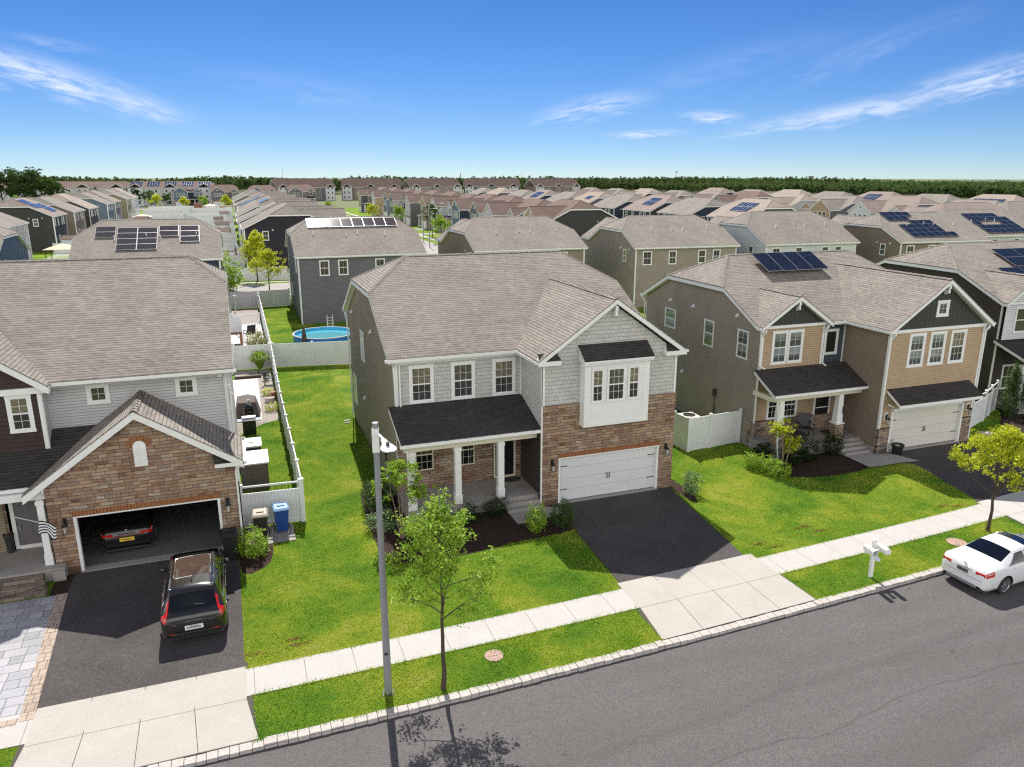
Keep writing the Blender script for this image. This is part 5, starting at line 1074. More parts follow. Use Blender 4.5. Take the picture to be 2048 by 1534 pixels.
# ---------------------------------------------------------------- fences
def fence(label, pts, step=2.4, h=1.83, z=0, name='fence', posts=True, cat='fence', group=None, lattice=False):
    root = empty(name, (pts[0][0], pts[0][1], z), label=label, cat=cat, group=group); o = Vector((pts[0][0], pts[0][1], 0)); done = set()
    def post(p):
        k = (round(p.x, 2), round(p.y, 2))
        if k in done: return
        done.add(k); mb = MB(); q = p - o; mb.box(q.x - .063, q.x + .063, q.y - .063, q.y + .063, -.1, h + .06); mb.box(q.x - .085, q.x + .085, q.y - .085, q.y + .085, h + .06, h + .085)
        i = len(mb.v); mb.v += [(q.x - .07, q.y - .07, h + .085), (q.x + .07, q.y - .07, h + .085), (q.x + .07, q.y + .07, h + .085), (q.x - .07, q.y + .07, h + .085), (q.x, q.y, h + .13)]
        for a in range(4): mb.f.append((i + a, i + (a + 1) % 4, i + 4)); mb.m.append(0)
        mb.build('post', M['vinyl'], root)
    for a, b in zip(pts, pts[1:]):
        a, b = Vector((*a, 0)), Vector((*b, 0)); L = (b - a).length; n = max(1, round(L / step)); d = (b - a).normalized(); w = Vector((-d.y, d.x, 0))
        for i in range(n):
            p, q = a + (b - a) * i / n, a + (b - a) * (i + 1) / n
            if posts: post(p); post(q)
            mb = MB(); l = (q - p).length - .12; p0 = p - o + d * .06
            top = h - .32 if lattice else h
            mb.fbox(p0 - w * .025 + Z * .04, d * l, w * .05, Z * .14); mb.fbox(p0 - w * .025 + Z * (top - .09), d * l, w * .05, Z * .09); k = int(l / .15)
            for j in range(k):
                u = l * j / k; mb.fbox(p0 + d * (u + .003) - w * .011 + Z * .18, d * (l / k - .006), w * .022, Z * (top - .27))
            if lattice:
                mb.fbox(p0 - w * .025 + Z * (h - .07), d * l, w * .05, Z * .07)
                for j in range(1, 16): mb.fbox(p0 + d * (l * j / 16) - w * .008 + Z * top, d * .016, w * .016, Z * (h - .07 - top), 1)
            mb.build('panel', [M['vinyl'], M['black']], root)
    return root
fence('white vinyl fence running away along the lawn between the left and middle houses', [(-9.87, 2.0), (-9.85, 15.8), (-9.68, 29.75)], 2.35)
fence('white vinyl fence along the green yard with the round pool, beyond the rear fence', [(-9.67, 30.3), (-9.6, 58.3)], 2.4)
fence('white rear fence across the lawn behind the middle house', [(-9.55, 29.82), (-3.9, 29.0), (9.6, 28.6)], 2.45)
fence('white rear fence behind the gravel and ornamental grass', [(-16.5, 30.0), (-12.3, 29.95), (-9.85, 29.8)], 2.2)
fence('white fence gate with a slatted top behind the two wheeled bins', [(-12.25, 2.1), (-9.93, 1.98)], 2.4, lattice=True, name='fence_gate')
fence('grey-looking shaded fence before the cross street, right of the post line', [(-9.5, 58.5), (-6.3, 58.9)], 1.7)
fence('shaded fence before the cross street, left of the post line', [(-16.5, 58.7), (-9.75, 58.5)], 1.9)
fence('white fence enclosure round the air conditioner beside the tan house', [(13.15, 4.0), (11.15, 3.8), (9.74, 3.66), (9.62, 4.9), (9.5, 13)], 2.0)
fence('white fence gate with open slatted top right of the tan house garage', [(25.35, 1.0), (26.9, 1.4), (28.9, 2.2), (31.6, 3.6)], 2.0, lattice=True, name='fence_gate')
fence('white rear fence behind the tan house', [(9.7, 28.4), (30, 27.6), (52, 25.6)], 2.5)
for i, (a, b) in enumerate((((-16.5, 82.0), (-3.5, 81.4)), ((-16, 99.0), (-10.3, 98.8)), ((-16, 116.3), (-10, 116.2)), ((-38, 126), (-28, 124)), ((-43, 134), (-11, 134)), ((-43, 152), (-11, 152)), ((-43, 170), (-11, 170)), ((-43, 190), (-11, 190)), ((-43, 222), (-11, 222)), ((-43, 258), (-11, 258)), ((-43, 300), (-11, 300)), ((-43, 322), (-11, 322)))):
    fence(f'white yard fence, {ORD[i]} of the lines crossing the yards left of the black house', [a, b], 3.2, group='yard fences in the far yards')
fence('white fence running away down the middle of the far yards', [(-26.5, 126), (-26.5, 320)], 6, group='yard fences in the far yards')

# ---------------------------------------------------------------- street lamp
def street_lamp(x, y, h, label, rot=0, small=False, group=None):
    t = empty('street_lamp', (x, y, 0), rot, label=label, cat='street lamp', group=group); mb = MB(); mb.cyl((0, 0, -.1), (0, 0, h), .11, .072, 16); mb.cyl((0, 0, h - .02), (0, 0, h + .02), .08, n=16); mb.build('pole', M['aluminium'], t)
    if small:
        mb = MB(); mb.path([(0, 0, h - .3), (1.2, -.3, h + .2), (2.4, -.6, h + .25)], .04, 6); mb.build('arm', M['aluminium'], t); mb = MB(); mb.fbox((2.2, -.7, h + .18), (.7, -.1, 0), (0, .25, 0), (0, 0, .1)); mb.build('lamp_head', M['white'], t); return t
    mb = MB(); mb.box(-.09, .09, -.1, -.078, h - .75, h - .12); mb.path([(.02, -.08, h - .3), (.1, -.2, h - .24), (.2, -.42, h - .26)], .032, 8); mb.cyl((0, 0, h - .75), (0, 0, h - .12), .085, n=16)
    mb.build('arm', M['white'], t)
    mb = MB(); c = Vector((.2, -.42, h - .28)); d = Vector((.3, -.95, -.1)).normalized(); r = d.cross(Z).normalized(); u = r.cross(d)
    prof = [(0, .05, .05), (.12, .075, .07), (.3, .09, .075), (.42, .16, .06), (.56, .2, .05), (.7, .17, .04), (.78, .08, .02)]
    for (s0, w0, k0), (s1, w1, k1) in zip(prof, prof[1:]):
        A = [c + d * s0 + r * w0 * math.cos(a) + u * k0 * math.sin(a) for a in [2 * PI * i / 12 for i in range(12)]]; B = [c + d * s1 + r * w1 * math.cos(a) + u * k1 * math.sin(a) for a in [2 * PI * i / 12 for i in range(12)]]
        for i in range(12): mb.poly([A[i], A[(i + 1) % 12], B[(i + 1) % 12], B[i]])
    hd = mb.build('lamp_head', M['white'], t, smooth=True)
    mb = MB(); q = c + d * .5 + u * .05; mb.cyl(q, q + u * .1, .045, n=12); mb.build('photocell', M['iron'], hd)
    mb = MB(); mb.box(-.05, .05, -.122, -.1, 1.28, 1.34); mb.box(-.05, .05, -.09, -.08, h - .6, h - .45); mb.build('number_tag', M['iron'], t)
    mb = MB(); mb.box(-.16, .16, -.16, .16, -.08, .01); mb.build('base', M['iron'], t)
    return t
street_lamp(-8.68, -10.06, 7.92, 'tall grey street lamp at the kerb in front of the middle house', math.radians(-14))
for i, (x, y) in enumerate(((27.0, 134), (25.6, 123))): street_lamp(x, y, 8.5 if i else 7, ['street lamp with a curved arm beside the far side street', 'taller grey pole nearest on the far side street'][i], 0, True)
# ---------------------------------------------------------------- twin mailbox
t = empty('mailbox_post', (8.88, -9.66, 0), math.radians(-8), label='white twin mailbox post, one box door hanging open, at the kerb', cat='mailbox')
mb = MB(); mb.box(-.06, .06, -.06, .06, -.1, 1.42); mb.box(-.08, .08, -.08, .08, 1.42, 1.45); mb.box(-.05, .05, -.05, .05, 1.45, 1.5); mb.box(-.34, .34, -.045, .045, .98, 1.07); mb.build('post', M['white'], t, bevel=.006)
for i, x in enumerate((-.26, .26)):
    mb = MB(); n = 10; A = []; prof = [(-.095, 1.07), (-.095, 1.2)] + [(-.095 * math.cos(PI * k / n), 1.2 + .095 * math.sin(PI * k / n)) for k in range(1, n)] + [(.095, 1.2), (.095, 1.07)]
    y0, y1 = (-.42, .12) if i else (-.44, .1)
    A = [(x + a, y0, b) for a, b in prof]; B = [(x + a, y1, b) for a, b in prof]
    for k in range(len(prof)): j = (k + 1) % len(prof); mb.poly([A[j], A[k], B[k], B[j]])
    mb.poly(B[::-1]); 
    if i: mb.poly(A)
    bx = mb.build('mailbox', M['white'], t); q = MB()
    if i: q.poly([(a[0] + 0, y0 - .006, a[2]) for a in A]); q.build('box_door', M['white'], bx)
    else:
        q.poly([(a[0], y0 - .0 + .0 - (a[2] - 1.07) * .95, 1.07 - (a[2] - 1.07) * .35) for a in A]); q.poly([(a[0], y0 - (a[2] - 1.07) * .95, 1.06 - (a[2] - 1.07) * .35) for a in A][::-1]); q.build('box_door', M['white'], bx); q = MB(); q.poly([(x - .09, y0 + .25, 1.08), (x + .09, y0 + .25, 1.08), (x + .09, y0 + .25, 1.27), (x - .09, y0 + .25, 1.27)]); q.build('box_inside', M['black'], bx)
    f = MB(); f.box(x + .1, x + .11, -.3, -.28, 1.1, 1.28); f.box(x + .1, x + .112, -.3, -.22, 1.22, 1.28); f.build('flag', M['aluminium'], bx)
for (x, y, sx, lab) in ((-5.37, -9.48, .26, 'round pinkish utility lid in the verge near the young street tree'), (14.13, -8.75, .33, 'round brown utility lid in the verge behind the white sedan')):
    mb = MB(); mb.lathe((0, 0, 0), [(sx * 1.1, -.02), (sx * 1.1, .03), (sx * .95, .034), (sx * .93, .026), (.02, .03)], 24); mb.box(-.03, .03, -.03, .03, .03, .05); o = mb.build('utility_lid', M['rust']); o.location = (x, y, .0); tag(o, lab, 'utility lid')
# ---------------------------------------------------------------- wheeled bins
def bin_(x, y, rz, label, body, lid, z=0.01, h=1.02, group=None):
    t = empty('wheeled_bin', (x, y, z), rz, label=label, cat='bin', group=group); mb = MB(); prof = [(.2, .22, .06), (.235, .25, .4), (.27, .29, h - .08), (.29, .31, h - .04), (.29, .31, h)]
    rings = [[(-a, -b, zz), (a, -b, zz), (a, b, zz), (-a, b, zz)] for a, b, zz in prof]
    for r0, r1 in zip(rings, rings[1:]):
        for k in range(4): mb.poly([r0[k], r0[(k + 1) % 4], r1[(k + 1) % 4], r1[k]])
    mb.poly(rings[0][::-1]); mb.build('body', M[body], t, bevel=.02)
    mb = MB(); mb.poly([(-.3, -.34, h), (.3, -.34, h), (.3, .3, h + .03), (-.3, .3, h + .03)]); P = [[(-.3, -.34, h - .03), (.3, -.34, h - .03), (.3, .3, h), (-.3, .3, h)], [(-.3, -.34, h + .02), (.3, -.34, h + .02), (.3, .3, h + .05), (-.3, .3, h + .05)], [(-.24, -.27, h + .07), (.24, -.27, h + .07), (.24, .25, h + .1), (-.24, .25, h + .1)]]
    for r0, r1 in zip(P, P[1:]):
        for k in range(4): mb.poly([r0[k], r0[(k + 1) % 4], r1[(k + 1) % 4], r1[k]])
    mb.poly(P[-1]); mb.poly(P[0][::-1]); l = mb.build('lid', M[lid], t, bevel=.015)
    q = MB(); q.box(-.15, .15, -.1, .1, h + .1, h + .12)
    for k in range(4): q.box(-.25 + k * .14, -.17 + k * .14, .3, .36, h + .02, h + .07)
    q.build('lid_rib', M[lid], l)
    q = MB(); q.cyl((-.28, .37, h - .02), (.28, .37, h - .02), .018, n=8); q.build('handle', M['iron'], t)
    for sx in (-1, 1):
        q = MB(); q.cyl((sx * .26, .24, .12), (sx * .31, .24, .12), .12, n=16); q.build('wheel', M['black'], t)
    return t
bin_(-10.8, 1.3, math.radians(4), 'blue recycling bin with a pale lid in front of the slatted fence gate', 'bin_blue', 'bin_lid_blue', z=.05)
bin_(-11.6, .95, math.radians(-2), 'black wheeled bin with a dusty beige lid, left of the blue one', 'bin_dark', 'bin_lid', z=.05)
bin_(-12.75, -.45, 0, 'black wheeled bin standing on the drive by the garage corner', 'bin_dark', 'bin_dark', z=.02, h=1.06)
sheet('bin_pad', 'concrete_grey', [(-12.1, .3), (-10.35, .3), (-10.35, 1.9), (-12.1, 1.9)], .035)
# ---------------------------------------------------------------- resin sheds and grills in the left side yard
t = empty('storage_shed', (-11.65, 6.4, 0), label='low brown resin storage shed with a pale ribbed lid in the left side yard', cat='shed')
mb = MB(); mb.box(-.6, .6, -.35, .95, 0, 1.25); mb.build('body', M['shed_grey'], t, bevel=.02); mb = MB()
for i in range(5): mb.fbox((-.66, -.42 + i * .28, 1.27 + .03 * i), (1.32, 0, 0), (0, .27, .03), (0, 0, .06))
mb.build('lid', M['shed_roof'], t)
t = empty('deck_box', (-11.75, 9.6, 0), label='white-topped box with a dark panel behind the ribbed shed', cat='storage box')
mb = MB(); mb.box(-.5, .5, -.4, .5, 0, 1.0); mb.build('body', M['iron'], t, bevel=.01); mb = MB(); mb.box(-.55, .55, -.45, .9, 1.0, 1.08); mb.box(-.3, .2, .1, .15, 1.08, 1.1, 1); mb.build('lid', [M['white'], M['iron']], t)
def grill(x, y, label, cov=False):
    t = empty('barbecue_grill', (x, y, .02), label=label, cat='grill'); mb = MB(); mb.box(-.35, .35, -.25, .25, .08, .8); mb.build('cabinet', M['black'], t, bevel=.01); mb = MB(); mb.box(-.62, -.36, -.25, .25, .8, .84); mb.box(.36, .62, -.25, .25, .8, .84); mb.build('side_shelf', M['steel'], t)
    mb = MB(); n = 8; A = [(-.36, .27 * math.cos(PI * k / n), .84 + .22 * math.sin(PI * k / n)) for k in range(n + 1)]; B = [(.36, a[1], a[2]) for a in A]
    for k in range(n): mb.poly([A[k], A[k + 1], B[k + 1], B[k]])
    mb.poly(A); mb.poly(B[::-1]); l = mb.build('hood', M['steel'], t); q = MB(); q.cyl((-.28, -.3, .95), (.28, -.3, .95), .015, n=6); q.build('handle', M['iron'], l)
    for sx in (-.3, .3):
        q = MB(); q.cyl((sx - .02, -.2, .07), (sx + .02, -.2, .07), .07, n=10); q.build('wheel', M['black'], t)
grill(-11.7, 14.4, 'black and steel gas grill in front of the covered table')
t = empty('kettle_smoker', (-11.65, 16.3, .02), label='black kettle smoker with a bright chimney cap behind the gas grill', cat='smoker')
mb = MB(); mb.lathe((0, 0, .35), [(.1, 0), (.3, .12), (.32, .3), (.3, .5), (.26, .56)], 16); mb.build('bowl', M['black'], t, smooth=True); mb = MB(); mb.lathe((0, 0, .92), [(.31, 0), (.28, .12), (.15, .24), (.02, .28)], 16); mb.build('lid', M['black'], t, smooth=True); mb = MB(); mb.cyl((0, 0, 1.18), (0, 0, 1.42), .06, n=10); mb.lathe((0, 0, 1.42), [(.1, 0), (.1, .03)], 10); mb.build('chimney', M['steel'], t)
for k in range(3):
    a = k * 2.09; q = MB(); q.cyl((.2 * math.cos(a), .2 * math.sin(a), .42), (.32 * math.cos(a), .32 * math.sin(a), 0), .02, n=6); q.build('leg', M['iron'], t)
t = empty('covered_table', (-11.75, 18.2, .03), label='patio table set under a sagging taupe weather cover on the pale patio', cat='covered table')
mb = MB(); T_ = [(-.5, -.75, .95), (.5, -.7, .92), (.55, .55, .98), (.1, .95, 1.0), (-.5, .8, .96)]; Bt_ = [(-.75, -.95, .0), (.7, -.9, 0), (.8, .7, 0), (.15, 1.15, 0), (-.7, 1.0, 0)]; c = (0, .05, 1.12)
for k in range(5): j = (k + 1) % 5; mb.poly([Bt_[k], Bt_[j], T_[j], T_[k]]); mb.poly([T_[k], T_[j], c])
o = mb.build('cover', M['cover'], t)
def chair(x, y, z, rz, label, mat='black', name='garden_chair', s=1.0):
    t = empty(name, (x, y, z), rz, label=label, cat='chair'); mb = MB(); mb.box(-.25 * s, .25 * s, -.25 * s, .25 * s, .42 * s, .46 * s); mb.build('seat', M[mat], t); mb = MB(); mb.fbox((-.25 * s, .22 * s, .44 * s), (.5 * s, 0, 0), (0, .04, 0), (0, .14 * s, .55 * s)); mb.build('backrest', M[mat], t)
    for sx in (-1, 1):
        mb = MB(); mb.path([(sx * .26 * s, -.22 * s, .64 * s), (sx * .26 * s, .26 * s, .66 * s)], .022 * s, 6); mb.build('armrest', M[mat], t)
        for sy in (-1, 1):
            mb = MB(); mb.cyl((sx * .25 * s, sy * .23 * s, .64 * s), (sx * .27 * s, sy * .27 * s, 0), .02 * s, n=6); mb.build('leg', M[mat], t)
    return t
chair(-11.0, 40.4, .03, math.radians(200), 'tall black bar chair on the white patio beyond the rear fence', s=1.5)
chair(-10.15, 25.0, .02, math.radians(80), 'folded black chair leaning on the fence beside the gravel', s=1.1)
mb = MB(); mb.box(-12.4, -10.6, 27.1, 27.3, .0, .2); tag(mb.build('timber_beam', M['wood_dark']), 'dark timber beam lying at the far edge of the pale patio', 'beam')
mb = MB(); mb.box(-10.8, -10.7, 27.6, 27.7, .0, .45); tag(mb.build('short_post', M['iron']), 'short dark post standing in the gravel behind the timber beam', 'post')
t = empty('half_barrel_planter', (-10.35, 20.6, .01), label='pale stone ring planter with tree stump between two round shrubs', cat='planter')
mb = MB(); mb.lathe((0, 0, 0), [(.3, 0), (.32, .3), (.26, .32), (.22, .25)], 14); mb.build('ring', M['stonewall'], t); mb = MB(); mb.lathe((.25, .5, 0), [(.2, 0), (.18, .5)], 10); mb.build('stump', M['wood'], t)
# grill pavilion beyond the rear fence
t = empty('grill_pavilion', (-12.1, 35.5, 0), label='timber grill pavilion with a dark metal lean-to roof, left of the black bar chair', cat='pavilion')
mb = MB(); mb.slab([(-1.5, -2.8, 2.35), (.5, -2.8, 2.35), (.5, .4, 2.35), (-1.5, .4, 2.9)], .05); mb.slab([(-1.5, .4, 2.9), (.5, .4, 2.35), (.45, 3.6, 2.3), (-1.5, 3.6, 2.6)], .05); mb.build('roof', M['slate_lap'], t)
for x, y in ((.4, -2.7), (.35, 3.3)):
    mb = MB(); mb.box(x - .09, x + .09, y - .09, y + .09, 0, 2.3); mb.build('post', M['wood'], t)
mb = MB(); mb.box(-1.5, .5, -2.78, -2.66, 2.14, 2.3); mb.fbox((.4, -2.72, 1.7), (-.45, 0, .48), (0, .06, 0), (0, 0, .08)); mb.build('beam', M['wood'], t)
grill(-12.15, 34.4, 'black grill under the timber pavilion')
def railing(label, a, b, h=1.0, name='railing', base=0):
    t = empty(name, (*a, base), label=label, cat='railing'); a3, b3 = Vector((0, 0, 0)), Vector((b[0] - a[0], b[1] - a[1], 0)); d = b3.normalized(); w = Vector((-d.y, d.x, 0)); L = b3.length; mb = MB(); mb.fbox(-w * .03 + Z * (h - .06), d * L, w * .06, Z * .06); mb.fbox(-w * .02 + Z * .1, d * L, w * .04, Z * .05); mb.build('rail', M['vinyl'], t)
    mb = MB(); n = int(L / .13)
    for i in range(n): mb.fbox(d * (L * (i + .3) / n) - w * .015 + Z * .12, d * .04, w * .03, Z * (h - .16))
    mb.build('balusters', M['vinyl'], t)
    for q in (0, L): 
        mb = MB(); mb.fbox(d * (q - .05) - w * .05, d * .1, w * .1, Z * (h + .1)); mb.build('post', M['vinyl'], t)
railing('low white picket railing between the patio and gravel beyond the rear fence', (-13.5, 49.0), (-9.9, 48.9))
railing('low white picket gate rail near the shaded fence, left end', (-13.6, 53.5), (-12.4, 49.1))
t = empty('lamp_post', (-12.05, 56.2, 0), label='white lantern post standing in the gravel by the shaded fence', cat='garden lamp'); mb = MB(); mb.cyl((0, 0, 0), (0, 0, 1.5), .05, n=8); mb.build('post', M['white'], t); mb = MB(); mb.lathe((0, 0, 1.5), [(.12, 0), (.16, .25), (.18, .28), (.02, .4)], 8); mb.build('lantern', M['white'], t)
# ---------------------------------------------------------------- pool yard
t = empty('swimming_pool', (-5.1, 36.0, 0), label='round above-ground pool with bright blue wall behind the rear fence', cat='pool')
R0 = 2.55; n = 48; mb = MB(); mb.lathe((0, 0, 0), [(R0, 0), (R0, 1.22)], n); mb.f.pop(); mb.m.pop(); mb.build('wall', M['pool_blue'], t, smooth=True)
mb = MB()
for k in range(n):
    a, b = 2 * PI * k / n, 2 * PI * (k + 1) / n; P = lambda r, q, z: (r * math.cos(q), r * math.sin(q), z); mb.poly([P(R0 + .06, a, 1.23), P(R0 + .06, b, 1.23), P(R0 - .1, b, 1.23), P(R0 - .1, a, 1.23)]); mb.poly([P(R0 + .06, b, 1.23), P(R0 + .06, a, 1.23), P(R0 + .06, a, 1.17), P(R0 + .06, b, 1.17)])
mb.build('rim', M['aluminium'], t)
mb = MB()
for k in range(n):
    a, b = 2 * PI * k / n, 2 * PI * (k + 1) / n; mb.poly([P(R0 - .09, a, .4), P(R0 - .09, b, .4), P(R0 - .09, b, 1.22), P(R0 - .09, a, 1.22)][::-1])
mb.build('liner', M['pool_in'], t, smooth=True)
mb = MB(); mb.poly([P(R0 - .09, 2 * PI * k / n, .98) for k in range(n)]); mb.build('water', M['water'], t)
t = empty('pool_ladder', (-3.85, 42.6, 0), label='grey A-frame pool ladder standing against the slate house wall', cat='ladder')
for sx in (-.25, .25):
    mb = MB(); mb.path([(sx, -.35, 0), (sx, -.05, 1.5), (sx, .05, 1.5), (sx, .35, 0)], .025, 6); mb.build('rail', M['vinyl'], t)
for i in range(5):
    mb = MB(); mb.box(-.25, .25, -.33 + i * .06, -.25 + i * .06, .25 + i * .26, .28 + i * .26); mb.build('step', M['vinyl'], t)
def umbrella(x, y, mat, label, h=2.2):
    t = empty('folded_umbrella', (x, y, 0), label=label, cat='umbrella'); mb = MB(); mb.cyl((0, 0, 0), (0, 0, h), .025, n=8); mb.build('pole', M['aluminium'], t); mb = MB(); mb.lathe((0, 0, h - 1.5), [(.13, 0), (.2, .25), (.17, .8), (.08, 1.3), (.02, 1.5)], 10); mb.build('canopy', M[mat], t)
umbrella(-6.95, 33.7, 'wood_dark', 'folded brown umbrella standing at the near edge of the round pool', 2.3); umbrella(-2.25, 43.6, 'aluminium', 'folded pale umbrella by the slate house wall beyond the pool')
# ---------------------------------------------------------------- air conditioner, chairs and table on the right porch
t = empty('air_conditioner', (10.6, 5.0, 0), label='beige air conditioner with a round grille inside the white fence enclosure', cat='air conditioner'); mb = MB(); mb.box(-.45, .45, -.45, .45, .05, 1.55); mb.build('casing', M['cream'], t, bevel=.03)
mb = MB()
for r in (.1, .18, .26, .34): mb.lathe((0, 0, 1.555), [(r, 0), (r, .015), (r - .03, .015), (r - .03, 0)], 20)
mb.build('fan_grille', M['iron'], t)
chair(15.9, 2.1, .57, math.radians(-20), 'dark wicker armchair left of the door on the right porch', 'iron', 'porch_chair', 1.25); chair(14.1, 1.9, .57, math.radians(40), 'dark armchair behind the stone column base on the right porch', 'iron', 'porch_chair', 1.1)
t = empty('porch_table', (15.1, 1.75, .57), label='low dark square table between two armchairs on the right porch', cat='table'); mb = MB(); mb.box(-.4, .4, -.3, .3, .42, .46); mb.build('top', M['iron'], t); mb = MB(); mb.box(-.36, .36, -.26, .26, 0, .42); mb.build('base', M['iron'], t)
mb = MB(); mb.lathe((0, 0, 0), [(.42, 0), (.42, .012)], 20, sy=.6); o = mb.build('door_mat', M['iron']); o.location = (17.8, 2.55, .57); tag(o, 'dark half-round mat before the white storm door of the tan house', 'door mat')
# low cast stone walls at the far right bed
for i, (x, y, l, rz, lab) in enumerate(((26.6, .55, 1.7, -32, 'first low pale garden wall block beside the arborvitae bed'), (28.2, -.75, 1.7, -40, 'second low pale garden wall block, cut by the right edge'))):
    mb = MB(); mb.box(0, l, -.15, .15, 0, .16); o = mb.build('garden_wall', M['stonewall'], bevel=.01); o.location = (x, y, 0); o.rotation_euler = (0, 0, math.radians(rz)); tag(o, lab, 'garden wall')
# far yards: gazebos, swing set and play sets
def gazebo(x, y, s, label, mat='tan_fabric'):
    t = empty('gazebo', (x, y, 0), label=label, cat='gazebo'); mb = MB(); 
    for k in range(4):
        a = [(-s, -s), (s, -s), (s, s), (-s, s)]; p, q = a[k], a[(k + 1) % 4]; mb.slab([(p[0] * 1.15, p[1] * 1.15, 2.4), (q[0] * 1.15, q[1] * 1.15, 2.4), (0, 0, 3.2)], .04)
    mb.build('canopy', M[mat], t)
    for sx in (-1, 1):
        for sy in (-1, 1): mb = MB(); mb.cyl((sx * s, sy * s, 0), (sx * s, sy * s, 2.42), .07, n=6); mb.build('post', M['wood_dark'], t)
gazebo(-38.2, 115.5, 2.1, 'beige-roofed gazebo with dark posts behind the blue-panelled neighbour roof'); gazebo(-36, 222, 2.2, 'pale gazebo by the white far-left houses'); gazebo(-19, 306, 2.2, 'small pale gazebo in front of the navy house closing the yards')
t = empty('play_set', (-23.5, 306, 0), label='dark red play tower in the far yard in front of the navy house', cat='play set'); mb = MB(); mb.box(-1.6, 1.6, -1.2, 1.2, 1.4, 3.4); mb.build('tower', M['wood'], t); mb = MB(); mb.fbox((1.6, -.4, 1.5), (3, 0, -1.4), (0, .8, 0), (0, 0, .1)); mb.build('slide', M['white'], t)
t = empty('play_set', (-14.5, 304, 0), label='orange timber play set beside the small pale gazebo', cat='play set'); mb = MB(); mb.box(-1.2, 1.2, -1, 1, 0, 2.2); mb.build('tower', M['orange'], t); mb = MB(); mb.box(1.2, 4, -.1, .1, 2.0, 2.2); mb.build('beam', M['orange'], t)
t = empty('pergola', (-12.6, 101, 0), label='brown pergola post and beam in the fenced yard before the black house', cat='pergola'); mb = MB(); mb.box(-.12, .12, -.12, .12, 0, 2.5); mb.build('post', M['wood'], t); mb = MB()
for i in range(5): mb.box(-1.5 + i * .55, -1.42 + i * .55, -.9, .9, 2.5, 2.66)
mb.box(-1.6, 1.0, -.1, .1, 2.36, 2.5); mb.build('beam', M['wood'], t)
umbrella(-11.4, 108, 'wood', 'folded red umbrella in the second fenced yard', 2.6); railing('white deck railing in the second fenced yard', (-12.2, 112), (-10.1, 108.0), 1.1)

# clutter in the far yards: sheds, decks and small buildings
rng = random.Random(12)
k = 0
for y0 in (128, 143, 161, 180, 206, 240, 279, 311):
    for x0 in (-40.5, -34, -20, -14.5):
        if rng.random() < .55 or k > 12: continue
        x, y = x0 + rng.uniform(-1.5, 1.5), y0 + rng.uniform(-5, 5); w, d, h = rng.uniform(1.2, 2.4), rng.uniform(1, 2), rng.uniform(1.9, 2.5); mt, mn = rng.choice([('white_lap', 'white'), ('grey_lap', 'pale grey'), ('white_lap', 'white')])
        t = empty('garden_shed', (x, y, 0), rng.uniform(-.1, .1), label=f'{mn} garden shed in the ' + ('leftmost' if x0 < -38 else 'left middle' if x0 < -30 else 'right middle' if x0 < -18 else 'rightmost') + f' far yard of the {ORD[(128, 143, 161, 180, 206, 240, 279, 311).index(y0)]} fenced strip', cat='shed', group=f'{mn} sheds in the far fenced yards')
        mb = MB(); mb.box(-w, w, -d, d, 0, h); mb.build('body', M[mt], t); mb = MB(); mb.slab([(-w - .1, -d - .1, h), (w + .1, -d - .1, h), (w + .1, 0, h + .7), (-w - .1, 0, h + .7)], .06); mb.slab([(w + .1, d + .1, h), (-w - .1, d + .1, h), (-w - .1, 0, h + .7), (w + .1, 0, h + .7)], .06); mb.build('roof', M['shingle_dark'], t); mb = MB(); mb.box(-.45, .45, -d - .03, -d, 0, 1.8); mb.build('door', M['white'], t); k += 1
for i, (x, y) in enumerate(((-41.2, 152), (-41.5, 170), (-12.5, 104), (-12.6, 120), (-12.4, 141), (-12.6, 160))):
    sd = 1 if x < -30 else -1
    t = empty('deck_stairs', (x, y, 0), 0, label='white deck with stairs on the back of a far house, ' + ['near dark', 'beyond brown', 'by the black', 'by the blue-grey', 'by the slate', 'by the taupe'][i] + ' wall', cat='deck'); mb = MB(); mb.box(-1.5, 1.5, -1.5, 1.5, 1.0, 1.12); mb.build('platform', M['wood_dark'], t); mb = MB()
    for j in range(5): mb.box(1.5 * sd if sd > 0 else -1.5 - .3 * (j + 1), 1.5 + .3 * (j + 1) if sd > 0 else -1.5, -.5, .5, .8 - j * .18, .86 - j * .18)
    mb.build('stairs', M['white'], t); mb = MB()
    for q in (-1.5, 1.45): mb.box(-1.5, 1.5, q, q + .05, 1.95, 2.0); mb.box(q, q + .05, -1.5, 1.5, 1.95, 2.0)
    for j in range(9): mb.box(-1.5 + j * .37, -1.46 + j * .37, -1.5, -1.46, 1.1, 1.95); mb.box(-1.5 if sd < 0 else 1.46, -1.46 if sd < 0 else 1.5, -1.5 + j * .37, -1.46 + j * .37, 1.1, 1.95)
    mb.build('railing', M['white'], t)
# ---------------------------------------------------------------- cars
def paint(name, col, rough=.25, metal=0.0, spec=.5):
    mt, t = new_mat(name); finish(t, (*col, 1), rough, metal=metal, spec=spec, coat=1.0); return mt
M['paint_black'] = paint('black_car_paint', (.012, .011, .010), .22); M['paint_white'] = paint('white_car_paint', (.74, .75, .77), .3)
M['car_glass'] = paint('tinted_car_glass', (.006, .006, .007), .04, spec=.2); M['chrome'] = plain('chrome', (.7, .7, .72), .12, .02, metal=1); M['red_lens'] = plain('red_tail_lens', (.55, .012, .008), .15, .1, 30, coat=1); M['red_reflector'] = plain('red_reflector', (.4, .03, .01), .3)
M['tyre'] = plain('tyre_rubber', (.02, .02, .02), .8); M['rim'] = plain('alloy_rim', (.42, .42, .44), .3, .05, metal=.8); M['rim_dark'] = plain('dark_alloy_rim', (.06, .06, .065), .35, .05, metal=.6)
